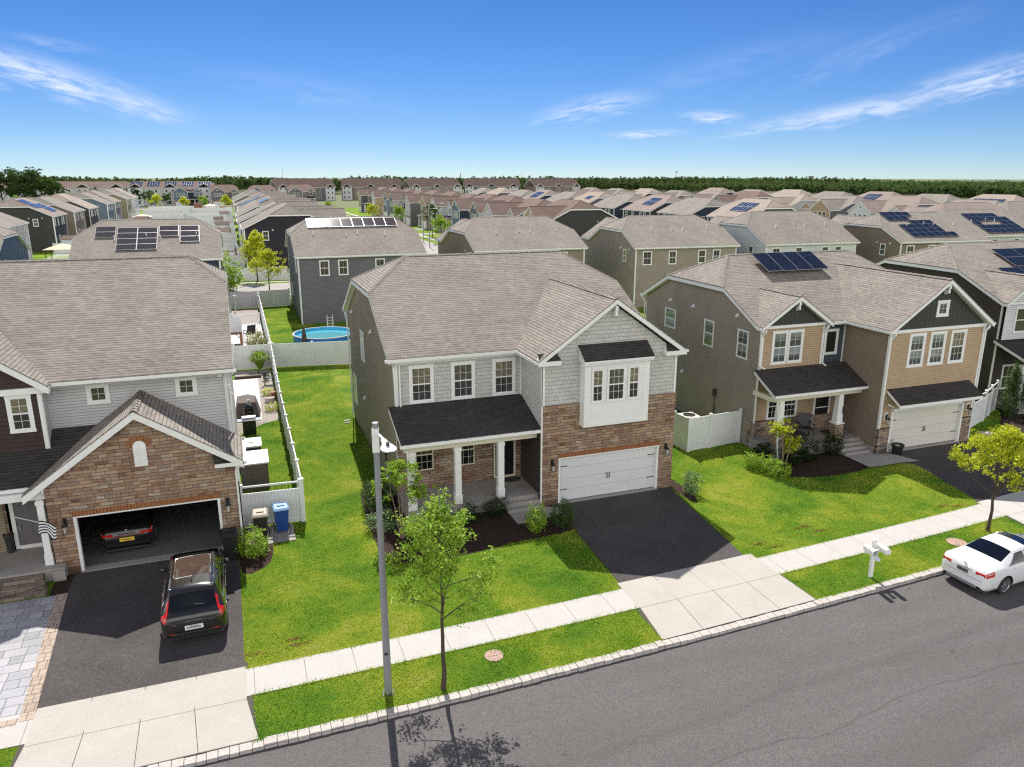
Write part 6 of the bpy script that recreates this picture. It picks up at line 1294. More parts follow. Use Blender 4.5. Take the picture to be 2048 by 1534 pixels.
M['plate_white'] = plain('pale_number_plate', (.72, .74, .78), .4); M['plate_yellow'] = plain('yellow_number_plate', (.8, .55, .06), .4); M['plate_dark'] = plain('dim_number_plate', (.12, .12, .11), .4); M['roof_glass'] = paint('brown_tinted_roof_glass', (.06, .04, .03), .06); M['trim_pale'] = plain('pale_bright_trim', (.6, .58, .52), .2, .02, metal=.9)

class Car:
    def __init__(s, root, keys, paint_m, wheels, r=.34, hw=None):
        s.root = root; k = np.array(keys, float); s.k = k; s.y0, s.y1 = k[0, 0], k[-1, 0]; s.paint = paint_m; s.wheels = wheels; s.r = r
        yy = np.linspace(s.y0, s.y1, 600); cols = []
        for c in range(1, k.shape[1]):
            v = np.interp(yy, k[:, 0], k[:, c]); kk = 13; pad = np.concatenate([np.full(kk, v[0]), v, np.full(kk, v[-1])]); w = np.hanning(2 * kk + 1); w /= w.sum(); sm = np.convolve(pad, w, 'same')[kk:-kk]; sm[:3] = v[:3]; sm[-3:] = v[-3:]; cols.append(sm)
        s.yy = yy; s.cols = cols
    def par(s, y): return [float(np.interp(y, s.yy, c)) for c in s.cols]
    def pt(s, y, v, side=1):
        zl, zb, zt, wb, wr = s.par(y)      # underside, belt, top, body half width, roof-edge half width
        ze = zb + (zt - zb) * .86
        if v <= .4:
            t = v / .4; P = [(.9, 0), (.975, .14), (1.0, .42), (.99, .8), (.945, 1.0)]; q = t * 4; i = min(3, int(q)); f = q - i; f2 = f
            a, b = P[i], P[i + 1]; a0 = P[max(0, i - 1)]; b1 = P[min(4, i + 2)]
            cr = lambda p0, p1, p2, p3, u: .5 * (2 * p1 + (p2 - p0) * u + (2 * p0 - 5 * p1 + 4 * p2 - p3) * u * u + (3 * p1 - p0 - 3 * p2 + p3) * u ** 3)
            x = cr(a0[0], a[0], b[0], b1[0], f) * wb; z = zl + (zb - zl) * cr(a0[1], a[1], b[1], b1[1], f2)
        elif v <= .6:
            t = (v - .4) / .2; x = wb * .945 + (wr - wb * .945) * t; z = zb + (ze - zb) * t; x += .02 * math.sin(PI * t) * min(1, (zt - zb) * 3)
        else:
            t = (v - .6) / .4; a = t * PI / 2; x = wr * (1 - t) ** 1.0 * (1 + .25 * math.sin(PI * t) * (1 - t)); z = ze + (zt - ze) * (1 - (1 - t) ** 2.6)
        return Vector((x * side, y, z))
    def nrm(s, y, v, side=1):
        e = .01; y2 = min(s.y1, y + e); y1 = max(s.y0, y - e); a = s.pt(y2, v, side) - s.pt(y1, v, side); b = s.pt(y, min(1, v + e), side) - s.pt(y, max(0, v - e), side); n = a.cross(b) * -side
        if n.length < 1e-9: return Vector((0, 0, 1))
        n.normalize(); c = s.pt(y, v, side) - Vector((0, y, .75)); return n if n.dot(c) > 0 else -n
    def body(s, n=90):
        ys = list(np.linspace(s.y0, s.y1, n)); vs = list(np.linspace(0, .4, 17)) + list(np.linspace(.4, .6, 8))[1:] + list(np.linspace(.6, 1, 14))[1:]
        bm = bmesh_new(); 
        import bmesh
        bm = bmesh.new(); grid = {}
        for sd in (1, -1):
            for i, y in enumerate(ys):
                for j, v in enumerate(vs):
                    if sd == -1 and j == len(vs) - 1: grid[(sd, i, j)] = grid[(1, i, j)]; continue
                    p = s.pt(y, v, sd)
                    if v < .36:
                        for (wy, wz) in s.wheels:
                            d = Vector((p.y - wy, p.z - wz)); L = d.length; R = s.r + .055
                            if R * .86 < L < R * 1.14: d = d / L * R; p.y, p.z = wy + d.x, wz + d.y
                    grid[(sd, i, j)] = bm.verts.new(p)
        for sd in (1, -1):
            for i in range(len(ys) - 1):
                for j in range(len(vs) - 1):
                    q = [grid[(sd, i, j)], grid[(sd, i + 1, j)], grid[(sd, i + 1, j + 1)], grid[(sd, i, j + 1)]]; c = sum((a.co for a in q), Vector()) / 4
                    if vs[j] < .36 and any(math.hypot(c.y - wy, c.z - wz) < (s.r + .055) * .985 for wy, wz in s.wheels): continue
                    try: bm.faces.new(q if sd > 0 else q[::-1])
                    except ValueError: pass
        for i in (0, len(ys) - 1):
            for j in range(len(vs) - 2):
                q = [grid[(1, i, j)], grid[(1, i, j + 1)], grid[(-1, i, j + 1)], grid[(-1, i, j)]]
                try: bm.faces.new(q if i == 0 else q[::-1])
                except ValueError: pass
        bmesh.ops.recalc_face_normals(bm, faces=bm.faces)
        me = bpy.data.meshes.new('body'); bm.to_mesh(me); bm.free(); me.materials.append(s.paint); me.polygons.foreach_set('use_smooth', [True] * len(me.polygons)); o = bpy.data.objects.new('body', me); C.objects.link(o); o.parent = s.root
        try: me.set_sharp_from_angle(angle=math.radians(38))
        except Exception: pass
        s.b = o
        mb = MB(); h = max(p[3] for p in [s.par(y) for y in ys])
        for wy, wz in s.wheels:
            for k in range(14):
                a0, a1 = PI * k / 14, PI * (k + 1) / 14; R = s.r + .05
                mb.poly([(-h * .93, wy + R * math.cos(a0), wz + R * math.sin(a0)), (h * .93, wy + R * math.cos(a0), wz + R * math.sin(a0)), (h * .93, wy + R * math.cos(a1), wz + R * math.sin(a1)), (-h * .93, wy + R * math.cos(a1), wz + R * math.sin(a1))])
            for sx in (-1, 1): mb.poly([(sx * h * .55, wy + (s.r + .05) * math.cos(PI * k / 14), wz + (s.r + .05) * math.sin(PI * k / 14)) for k in range(15)])
        zl = s.par(0)[0]; mb.box(-h * .86, h * .86, s.y0 + .12, s.y1 - .12, zl - .03, zl + .05); mb.build('underbody', M['iron'], s.root); return o
    def patch(s, name, y0, y1, v0, v1, mat, side=1, off=.006, ny=10, nv=8, parent=None, both=False, yv=None, smooth=True):
        """a panel lying on the body surface; y0/y1 may be functions of v"""
        mb = MB(); f0 = y0 if callable(y0) else (lambda v: y0); f1 = y1 if callable(y1) else (lambda v: y1); sides = (1, -1) if both else (side,)
        for sd in sides:
            g = [[None] * (nv + 1) for _ in range(ny + 1)]
            for j in range(nv + 1):
                v = v0 + (v1 - v0) * j / nv
                for i in range(ny + 1):
                    y = f0(v) + (f1(v) - f0(v)) * i / ny; g[i][j] = s.pt(y, v, sd) + s.nrm(y, v, sd) * off
            for i in range(ny):
                for j in range(nv):
                    q = [g[i][j], g[i + 1][j], g[i + 1][j + 1], g[i][j + 1]]; mb.poly(q if sd > 0 else q[::-1])
        return mb.build(name, mat, parent or s.root, smooth=smooth)
    def line(s, pts, r, mat, name='seam', side=1, parent=None):
        mb = MB(); P = [s.pt(y, v, side) + s.nrm(y, v, side) * .002 for y, v in pts]; mb.path(P, r, 5); return mb.build(name, mat, parent or s.b)
    def wheel(s, x, y, z, w=.21, spokes=5, rim='rim'):
        sd = 1 if x > 0 else -1; mb = MB(); n = 28; r = s.r; prof = [(r * .7, 0), (r * .93, 0), (r, .03), (r, w - .03), (r * .93, w), (r * .7, w)]
        for (r0, a0), (r1, a1) in zip(prof, prof[1:]):
            for k in range(n):
                t0, t1 = 2 * PI * k / n, 2 * PI * (k + 1) / n; P = lambda rr, t, a: (x - sd * a, y + rr * math.cos(t), z + rr * math.sin(t)); mb.poly([P(r0, t0, a0), P(r1, t0, a1), P(r1, t1, a1), P(r0, t1, a0)])
        wh = mb.build('wheel', M['tyre'], s.root); q = MB()
        for k in range(n):
            t0, t1 = 2 * PI * k / n, 2 * PI * (k + 1) / n; q.poly([P(r * .7, t0, 0), P(r * .7, t1, 0), P(r * .63, t1, .03), P(r * .63, t0, .03)]); q.poly([P(r * .64, t0, .06), P(r * .64, t1, .06), P(.0, t1, .07), P(0, t0, .07)], 1)
        for k in range(spokes):
            t = 2 * PI * k / spokes + .3
            for e in (-.13, .13):
                a = Vector(P(.03, t, .02)); b = Vector(P(r * .66, t + e, .012)); dd = (b - a); nn = dd.cross(Vector((sd, 0, 0))).normalized() * .022; q.fbox(a - nn, dd, nn * 2, (-sd * .03, 0, 0))
        q.cyl(P(0, 0, -.0), P(0, 0, .05), .05, n=10); q.build('rim', [M[rim], M['iron']], wh)
def bmesh_new(): return None
def mirror(car, y, z, w, mat):
    for sd in (1, -1):
        mb = MB(); mb.lathe((sd * (w + .1), y, z), [(.02, -.07), (.09, -.05), (.1, .02), (.07, .07), (.01, .08)], 10, sy=.7); mb.fbox((sd * (w - .04), y - .02, z - .04), (sd * .1, 0, 0), (0, .05, 0), (0, 0, .04)); mb.build('side_mirror', mat, car.root, smooth=True)

# black estate-like SUV on the drive, tail to the street
def suv():
    root = empty('parked_car', (-13.83, -3.42, .02), math.radians(.6), label='black SUV with red L-shaped tail lights parked nose-in before the open garage', cat='car')
    #        y     low   belt  top   wb    wr
    c = Car(root, [(-2.36, .34, .86, .90, .80, .72), (-2.30, .28, .98, 1.02, .90, .78), (-2.16, .25, 1.03, 1.10, .945, .74), (-1.80, .24, 1.04, 1.56, .95, .66), (-1.62, .24, 1.04, 1.625, .95, .645), (-.5, .22, 1.03, 1.68, .955, .66), (.35, .22, 1.02, 1.66, .955, .65), (.75, .22, 1.01, 1.55, .95, .655), (1.3, .22, .99, 1.09, .945, .74), (1.42, .22, .98, 1.06, .94, .78), (2.0, .23, .92, .99, .91, .72), (2.28, .26, .80, .88, .82, .62), (2.36, .34, .66, .72, .68, .5)], M['paint_black'], [(-1.42, .36), (1.45, .36)], .36)
    c.body(100)
    gl = M['car_glass']
    c.patch('rear_window', lambda v: -2.17 + .0, -1.84, .66, 1.0, gl, both=True, ny=10); c.patch('windscreen', .70, 1.27, .62, 1.0, gl, both=True)
    c.patch('roof_window', -1.05, .28, .71, 1.0, M['roof_glass'], both=True, ny=14, off=.008)
    for a, b in ((-1.62, -.95), (-.88, .02), (.09, .75)):
        for sd in (1, -1): c.patch('side_window', a, b, .43, .575, gl, sd)
    for sd in (1, -1):
        P = [(-1.05, .71), (-1.09, .74), (-1.09, 1.0)]; 
        c.line([(-1.0, .71), (-1.06, .735), (-1.08, .8), (-1.08, 1.0)], .017, M['trim_pale'], 'roof_window_trim', sd, root); c.line([(.24, .71), (.3, .735), (.31, .8), (.31, 1.0)], .017, M['trim_pale'], 'roof_window_trim', sd, root); c.line([(-1.0, .71), (.24, .71)], .017, M['trim_pale'], 'roof_window_trim', sd, root); c.line([(-.35, .71), (-.35, 1.0)], .014, M['trim_pale'], 'roof_window_trim', sd, root)
        mb = MB(); pts = [c.pt(y, .63, sd) + Vector((0, 0, .035 if -1.6 < y < .3 else .0)) for y in (-1.65, -1.55, -1.0, -.4, .2, .36)]; mb.path(pts, .018, 6); mb.build('roof_rail', M['chrome'], root)
        c.line([(-1.7, .418), (-1, .42), (0, .42), (.85, .418)], .009, M['chrome'], 'window_trim', sd, root); c.line([(-1.7, .43), (-1.45, .585), (-.9, .59), (.3, .59), (.75, .57)], .008, M['chrome'], 'window_trim', sd, root)
        for yy in (-.92, .05): c.line([(yy, .08), (yy, .25), (yy, .4)], .004, M['black'], 'door_seam', sd)
        c.line([(-1.8, .3), (-.9, .31), (.2, .31), (1.2, .3)], .006, M['iron'], 'crease', sd)
        for yy in (-.75, .2): 
            mb = MB(); p = c.pt(yy, .34, sd); mb.path([p + Vector((sd * .02, -.09, 0)), p + Vector((sd * .03, .09, .01))], .014, 6); mb.build('door_handle', M['chrome'], root)
        # tail lights: upright bar beside the glass, then the foot running outwards and down
        t1 = c.patch('tail_light', -2.3, -1.93, .575, .65, M['red_lens'], sd, .014, 10, 4); c.patch('lamp_foot', -2.35, -2.19, .33, .6, M['red_lens'], sd, .012, 6, 8, parent=t1)
        mb = MB(); mb.fbox((sd * .5, -2.385, .42), (sd * .24, .03, 0), (0, .05, 0), (0, 0, .035)); mb.build('reflector', M['red_reflector'], root)
    mb = MB(); mb.box(-.62, .62, -2.385, -2.3, .31, .45); mb.build('bumper', M['black'], root, bevel=.02); mb = MB(); mb.box(-.26, .26, -2.425, -2.39, .55, .69); pl = mb.build('number_plate', M['plate_white'], root); q = MB()
    for i in range(7): q.box(-.2 + i * .058, -.165 + i * .058, -2.43, -2.424, .59, .65)
    q.box(-.12, .12, -2.429, -2.4255, .665, .68); q.build('plate_marks', M['iron'], pl)
    mb = MB(); mb.box(-.66, .66, -2.375, -2.34, .81, .86); mb.build('tailgate_strip', M['iron'], root); mb = MB()
    for i in range(5): mb.box(-.2 + i * .09, -.15 + i * .09, -2.38, -2.374, .82, .85)
    mb.box(.46, .58, -2.379, -2.374, .77, .79); mb.box(-.62, -.48, -2.379, -2.374, .74, .765); mb.build('badge', M['chrome'], root)
    mb = MB(); mb.path([c.pt(-2.08, .97, 1) + Vector((.0, -.02, .02)), c.pt(-2.1, .84, 1) + Vector((0, -.02, .01))], .01, 6); mb.build('rear_wiper', M['chrome'], root)
    c.patch('spoiler', -1.86, -1.66, .66, 1.0, M['paint_black'], both=True, off=.035); mb = MB(); mb.lathe((0, -1.4, 1.62), [(.035, 0), (.03, .03), (.008, .13)], 8, sy=1.6); mb.build('antenna_fin', M['black'], root)
    mirror(c, .78, 1.06, .9, M['paint_black'])
    for sd in (1, -1):
        for wy in (-1.42, 1.45): c.wheel(sd * .945, wy, .36, spokes=6, rim='rim_dark')
        c.patch('headlight', 2.02, 2.24, .3, .38, M['lens'], sd)
suv()
# dark sedan inside the garage
def saloon(root, paint_m, plate, white=False):
    c = Car(root, [(-2.40, .38, .72, .78, .74, .60), (-2.34, .28, .92, .98, .84, .66), (-2.15, .24, .99, 1.08, .895, .70), (-1.62, .22, 1.0, 1.12, .91, .70), (-1.5, .21, 1.0, 1.15, .912, .70), (-.78, .2, .98, 1.43, .915, .575), (-.3, .2, .97, 1.475, .915, .575), (.35, .2, .96, 1.45, .915, .58), (.6, .2, .95, 1.38, .912, .585), (1.28, .2, .93, 1.04, .905, .70), (1.5, .2, .92, 1.0, .9, .72), (2.1, .22, .84, .91, .86, .68), (2.33, .26, .72, .78, .74, .56), (2.4, .34, .6, .66, .6, .45)], paint_m, [(-1.36, .33), (1.42, .33)], .33)
    c.body(100); gl = M['car_glass']
    c.patch('rear_window', -1.47, -.84, .64, 1.0, gl, both=True); c.patch('windscreen', .62, 1.24, .63, 1.0, gl, both=True)
    for sd in (1, -1):
        c.patch('side_window', lambda v: -1.25 + (v - .43) * 3.4, -.36, .43, .572, gl, sd); c.patch('side_window', -.28, lambda v: 1.0 - (v - .43) * 3.2, .43, .572, gl, sd)
        c.line([(-1.3, .42), (-.3, .42), (1.0, .418)], .006, M['black'], 'window_trim', sd, root)
        for yy in (-1.1, -.32, .95): c.line([(yy, .06), (yy + (.08 if yy < -1 else 0), .25), (yy, .4)], .004, M['iron'], 'door_seam', sd)
        c.line([(-1.5, .65), (-1.62, .72), (-1.64, 1.0)], .004, M['iron'], 'boot_seam', sd)
        for yy in (-.95, -.1):
            mb = MB(); p = c.pt(yy, .33, sd); mb.path([p + Vector((sd * .01, -.08, 0)), p + Vector((sd * .025, 0, .01)), p + Vector((sd * .01, .08, 0))], .013, 6); mb.build('door_handle', paint_m, root)
        tl = c.patch('tail_light', -2.33, -2.02, .29, .385, M['red_lens'], sd, .01, 8, 5); mb = MB(); mb.fbox((sd * .47, -2.402, .77), (sd * .32, .04, 0), (0, .06, 0), (0, 0, .12)); mb.build('inner_lamp', M['red_lens'], tl)
        c.patch('clear_lens', -2.28, -2.1, .335, .35, M['lens'], sd, .016, 6, 2, parent=tl); c.patch('headlight', 2.0, 2.25, .28, .36, M['lens'], sd)
        mb = MB(); q = c.pt(-2.25, .1, sd); mb.fbox(q, (sd * .01, 0, 0), (0, .12, 0), (0, 0, .03)); mb.build('reflector', M['red_reflector'], root)
    mb = MB(); mb.box(-.25, .25, -2.415, -2.38, .58, .72) if not white else mb.box(-.2, .2, -2.42, -2.37, .68, .82); pl = mb.build('number_plate', M[plate], root)
    q = MB(); zz = .72 if white else .62
    for i in range(6): q.box(-.15 + i * .055, -.12 + i * .055, -2.42, -2.4145, zz, zz + .05)
    q.build('plate_marks', M['iron'], pl)
    mb = MB(); mb.box(-.3, .3, -2.39, -2.36, .85, .88); mb.build('chrome_strip', M['chrome'], root); mb = MB(); mb.lathe((0, -2.33, .99), [(.02, -.0), (.06, .01), (.05, .02)], 14, sy=.5); mb.build('badge', M['chrome'], root)
    mirror(c, .78, 1.02, .86, paint_m)
    for sd in (1, -1):
        for wy in (-1.36, 1.42): c.wheel(sd * .905, wy, .33, spokes=7)
    return c
root = empty('parked_car', (-16.45, 3.55, .05), math.radians(1), label='dark car with a yellow plate parked inside the open garage', cat='car')
saloon(root, M['paint_black'], 'plate_yellow')
mb = MB(); mb.box(-.6, .6, -2.41, -2.39, .8, .815); mb.build('tail_strip', M['red_reflector'], root)
root = empty('parked_car', (13.8, -11.05, -.1), math.radians(-86.3), label='white sedan with a dark sunroof parked at the kerb, cut by the right edge', cat='car')
c = saloon(root, M['paint_white'], 'plate_dark', True)
mb = MB(); mb.box(-.72, .72, -2.412, -2.38, .6, .612); mb.box(-.55, .55, -2.413, -2.36, .3, .36); mb.build('bumper_seam', M['aluminium'], root)
c.patch('sunroof', -.1, .42, .7, 1.0, M['car_glass'], both=True, off=.008)
mb = MB(); mb.path([(.25, -2.37, .3), (.29, -2.34, .36), (.28, -2.36, .42)], .012, 5); mb.build('bumper_scuff', M['iron'], root)
# ---------------------------------------------------------------- plants
def leaf_quads(P, rs, size, up=.35, var=.4, aspect=.55):
    """P (n,3) leaf positions; returns (n*4,3) quads"""
    n = len(P); N = rs.normal(size=(n, 3)); N[:, 2] = np.abs(N[:, 2]) + up; N /= np.linalg.norm(N, axis=1)[:, None]
    A = rs.normal(size=(n, 3)); A -= (A * N).sum(1)[:, None] * N; A /= np.linalg.norm(A, axis=1)[:, None]; B = np.cross(N, A)
    s = size * (1 + var * (rs.random(n) * 2 - 1)); A = A * s[:, None]; B = B * (s * aspect)[:, None]
    q = np.stack([P - A * .5, P + B * .5 - N * (s * .08)[:, None], P + A * .5, P - B * .5 - N * (s * .08)[:, None]], 1); return q.reshape(-1, 3)
def tree(name, label, cat, loc, h, spread, trunk_r, clear, nleaf, lsize, mat, seed, bark='bark', limbs=9, clump=.28, group=None, lean=(0, 0), sparse=0.0, flat=.8, per=14, profile=None, stems=1):
    rs = np.random.RandomState(seed); root = empty(name, loc, label=label, cat=cat, group=group); tips = []; mb = MB()
    def limb(p, d, L, r, depth):
        pts = [p]; seg = 4; dd = d.copy()
        for i in range(seg):
            dd = dd + Vector(rs.normal(0, .14, 3)) + Vector((0, 0, .06)); dd.normalize(); pts.append(pts[-1] + dd * L / seg)
        for i in range(seg): mb.cyl(pts[i], pts[i + 1], r * (1 - .2 * i), r * (1 - .2 * (i + 1)), 6 if r < .03 else 8, caps=False)
        if depth == 0: tips.extend(pts[2:]); return
        for i in range(2 + (depth > 1)):
            t = rs.uniform(.35, 1); k = min(seg - 1, int(t * seg)); q = pts[k].lerp(pts[k + 1], t * seg - k); e = dd + Vector(rs.normal(0, .6, 3)); e.z += .15; e.normalize(); limb(q, e, L * rs.uniform(.45, .7), r * .5, depth - 1)
        tips.append(pts[-1])
    for st in range(stems):
        a0 = 2 * PI * st / stems; base = Vector((math.cos(a0), math.sin(a0), 0)) * (.06 if stems > 1 else 0); top = Vector((lean[0], lean[1], h * .86)) + (base * 9 * spread if stems > 1 else Vector())
        tp = []; m_ = 9
        for i in range(m_ + 1):
            t = i / m_; p = base.lerp(top, t); p += Vector((rs.normal(0, .018 * h * .2), rs.normal(0, .018 * h * .2), 0)) if 0 < i else Vector(); tp.append(p)
        rr = lambda t: trunk_r * (1 - .82 * t) * (1.25 if t < .02 else 1)
        for i in range(m_): mb.cyl(tp[i], tp[i + 1], rr(i / m_), rr((i + 1) / m_), 9, caps=False)
        nl = limbs if stems == 1 else max(2, limbs // stems)
        for i in range(nl):
            t = clear / h + (1 - clear / h) * (i + .3) / nl; t = min(t, .97); k = min(m_ - 1, int(t * m_)); q = tp[k].lerp(tp[k + 1], t * m_ - k); a = i * 2.4 + rs.uniform(-.4, .4)
            pf = (1 - abs((t - .45) / .62) ** 2) if profile is None else profile(t); d = Vector((math.cos(a), math.sin(a), .55 + .5 * t)).normalized(); limb(q, d, max(.25, spread * pf) * rs.uniform(.8, 1.1), max(.006, rr(t) * .55), 2 if spread > .9 else 1)
        tips.append(tp[-1])
    mb.build('trunk', M[bark], root, smooth=True)
    T = np.array([tuple(t) for t in tips]); keep = rs.random(len(T)) > sparse; T = T[keep] if keep.sum() > 3 else T
    nc = max(1, nleaf // per); ci = rs.randint(0, len(T), nc); Cc = T[ci] + rs.normal(0, clump * .55, (nc, 3)); P = np.repeat(Cc, per, 0) + rs.normal(0, clump * .34, (nc * per, 3)) * np.array([1, 1, flat])
    rnd = np.clip(np.repeat(rs.random(nc), per) * .55 + rs.random(nc * per) * .45, 0, 1)
    np_mesh('crown', leaf_quads(P, rs, lsize), 4, M[mat], root, rnd); return root
def shrub(label, loc, rx, ry, h, n, lsize, mat, seed, name='shrub', cat='shrub', group=None, shape='ball', mixm=None, hollow=.55):
    rs = np.random.RandomState(seed); root = empty(name, loc, label=label, cat=cat, group=group); nc = max(6, n // 16)
    D = rs.normal(size=(nc, 3)); D /= np.linalg.norm(D, axis=1)[:, None]; R = hollow + (1 - hollow) * rs.random(nc) ** .6; D = D * R[:, None]
    D[:, 2] = D[:, 2] * .5 + .5
    if shape == 'cone': k = (1 - D[:, 2] * .85); D[:, 0] *= k * 1.15; D[:, 1] *= k * 1.15
    if shape == 'upright': k = .7 + .3 * np.sin(D[:, 2] * 3); D[:, 0] *= k; D[:, 1] *= k
    wob = 1 + .16 * np.sin(D[:, 0] * 7 + seed) + .14 * np.sin(D[:, 1] * 8 + seed * 2)
    Cc = D * np.array([rx, ry, h]) * wob[:, None]; P = np.repeat(Cc, 16, 0) + rs.normal(0, 1, (nc * 16, 3)) * np.array([rx * .13, ry * .13, h * .06]); P[:, 2] = np.maximum(P[:, 2], .03)
    np_mesh('foliage', leaf_quads(P, rs, lsize), 4, M[mat], root, np.clip(np.repeat(rs.random(nc), 16) * .5 + rs.random(nc * 16) * .5, 0, 1))
    mb = MB()
    for i in range(7):
        a = rs.uniform(0, 6.28); mb.cyl((rs.normal(0, .04), rs.normal(0, .04), 0), (math.cos(a) * rx * .6, math.sin(a) * ry * .6, h * .75), .012, .005, 5)
    mb.build('stems', M['bark'], root); return root
# street trees
tree('street_tree', 'young lime-green street tree with a bare thin trunk standing at the kerb beside the lamp', 'tree', (-7.19, -10.42, 0), 5.7, 1.45, .07, 2.5, 7800, .09, 'leaf_lime', 11, limbs=15, clump=.22, sparse=.38, per=14, lean=(.05, 0))
tree('street_tree', 'yellow-green young maple in the verge behind the white sedan', 'tree', (16.2, -8.42, 0), 4.75, 1.35, .07, 1.5, 6800, .11, 'leaf_yellow', 5, limbs=13, clump=.21, per=14, sparse=.34)
tree('ornamental_tree', 'small multi-stemmed ornamental tree with tufts of pale leaves at the left porch corner', 'tree', (-6.35, -.9, 0), 3.5, .95, .035, 1.2, 2300, .12, 'leaf_lime', 21, bark='bark_pale', limbs=12, clump=.14, sparse=.45, per=9, stems=4)
tree('ornamental_tree', 'small multi-stemmed tree with yellow-green leaves before the stone porch column of the tan house', 'tree', (12.55, -.45, 0), 2.9, .62, .03, .8, 1500, .115, 'leaf_yellow', 8, bark='bark_pale', limbs=10, clump=.17, sparse=.2, per=12, stems=4)
# shrubs at the middle house
shrub('round dark green shrub against the porch between first and second column', (-3.45, -.62, 0), .52, .5, .85, 2600, .05, 'leaf_dark', 1)
shrub('round dark green shrub against the porch left of the front steps', (-2.15, -.22, 0), .5, .48, .82, 2600, .05, 'leaf_dark', 2)
shrub('dark shrub half hidden behind the small multi-stemmed tree, below the first porch column', (-4.75, -.1, 0), .6, .5, .7, 2400, .05, 'leaf_dark', 3)
shrub('upright bright yellow-green shrub at the lawn edge near the front walk', (-1.15, -2.3, 0), .42, .4, 1.15, 2400, .07, 'leaf_lime', 4, shape='upright')
shrub('dense mid-green shrub between the front walk and the driveway', (.05, -2.2, 0), .5, .48, 1.05, 2800, .06, 'leaf_mid', 5)
shrub('spreading green hydrangea at the left house corner, behind the lamp', (-6.75, 2.3, 0), .65, .9, 1.15, 2400, .1, 'leaf_mid', 6)
shrub('low pale-tipped shrub under the small multi-stemmed tree', (-6.9, .1, 0), .7, .75, .7, 1500, .09, 'leaf_pale', 7)
shrub('pale blue-green shrub on the right side of the driveway by the stone corner', (6.85, -1.15, 0), .42, .42, 1.05, 1500, .075, 'leaf_pale', 9)
shrub('low bright ground shrub at the left rim of the mulch bed', (-7.3, -2.7, 0), .55, .35, .3, 1000, .07, 'leaf_lime', 10)
shrub('round glossy yellow-green shrub by the black bin at the left garage corner', (-11.95, -.35, 0), .6, .6, 1.0, 2300, .085, 'leaf_lime', 12)
# right house bed
for i, (x, y, rx, h, mt, lab) in enumerate(((11.6, .55, .5, .75, 'leaf_lime', 'bright green shrub farthest from the street, left of the tan house downspout'), (11.95, -.1, .5, .75, 'leaf_lime', 'bright green shrub in the middle of the three left of the small tree'), (12.05, -.8, .48, .7, 'leaf_lime', 'bright green shrub nearest the street, left of the small tree'), (13.6, .35, .55, 1.0, 'leaf_dark', 'dark shrub just right of the small tree, below the porch'), (14.8, .4, .6, 1.15, 'leaf_dark', 'dark needled shrub in the middle of the tan house bed'), (16.55, .75, .6, 1.25, 'leaf_dark', 'dark spiky shrub beside the steps of the tan house'), (12.9, 1.5, .5, .8, 'leaf_dark', 'dark shrub against the side of the right porch'))):
    shrub(lab, (x, y, 0), rx, rx * .9, h, 2000, .075, mt, 30 + i)
for i, (x, y, lab) in enumerate(((31.2, 2.3, 'tall conical arborvitae nearest the slatted gate'), (31.6, .9, 'tall conical arborvitae cut by the right edge of the photo'))): shrub(lab, (x, y, 0), .75, .75, 3.2, 5000, .09, 'leaf_dark' if i else 'leaf_mid', 50 + i, name='arborvitae', shape='cone')
# yard plants
rs = np.random.RandomState(3); n = 1500; a = rs.random(n) * 6.283; t = rs.random(n); r0 = .12 * rs.random(n); L = 1.0 + .7 * rs.random(n); sp = .25 + .75 * rs.random(n); Vt = []
for i in range(n):
    d = np.array([math.cos(a[i]), math.sin(a[i])]); p = np.array([d[0] * r0[i], d[1] * r0[i], 0]); w = np.array([-d[1], d[0], 0]) * .014; m1 = p + np.array([d[0] * sp[i] * .35, d[1] * sp[i] * .35, L[i] * .75]); m2 = p + np.array([d[0] * sp[i], d[1] * sp[i], L[i] * (.9 if sp[i] < .6 else .7)]); Vt += [p - w, p + w, m1 + w, m1 - w, m1 - w, m1 + w, m2 + w * .2, m2 - w * .2]
t_ = empty('ornamental_grass', (-10.6, 30.0 - .75, 0), label='big arching green ornamental grass clump before the rear fence beyond the gravel', cat='ornamental grass'); np_mesh('blades', np.array(Vt), 4, M['leaf_lime'], t_, np.repeat(rs.random(n), 2))
shrub('round golden shrub in the gravel, the one nearer the rear fence', (-10.4, 22.2, 0), .42, .42, .5, 1300, .05, 'leaf_yellow', 60); shrub('round golden shrub in the gravel, the one nearer the gas grill', (-10.3, 18.6, 0), .45, .45, .5, 1300, .05, 'leaf_yellow', 61)
shrub('small grass tuft at the fence by the folded black chair', (-10.3, 26.1, 0), .25, .25, .6, 500, .07, 'leaf_mid', 62); shrub('cream-leaved shrub by the far patio, beyond the rear fence', (-10.5, 37.5, 0), .75, 1.1, 1.3, 2200, .12, 'leaf_straw', 63)
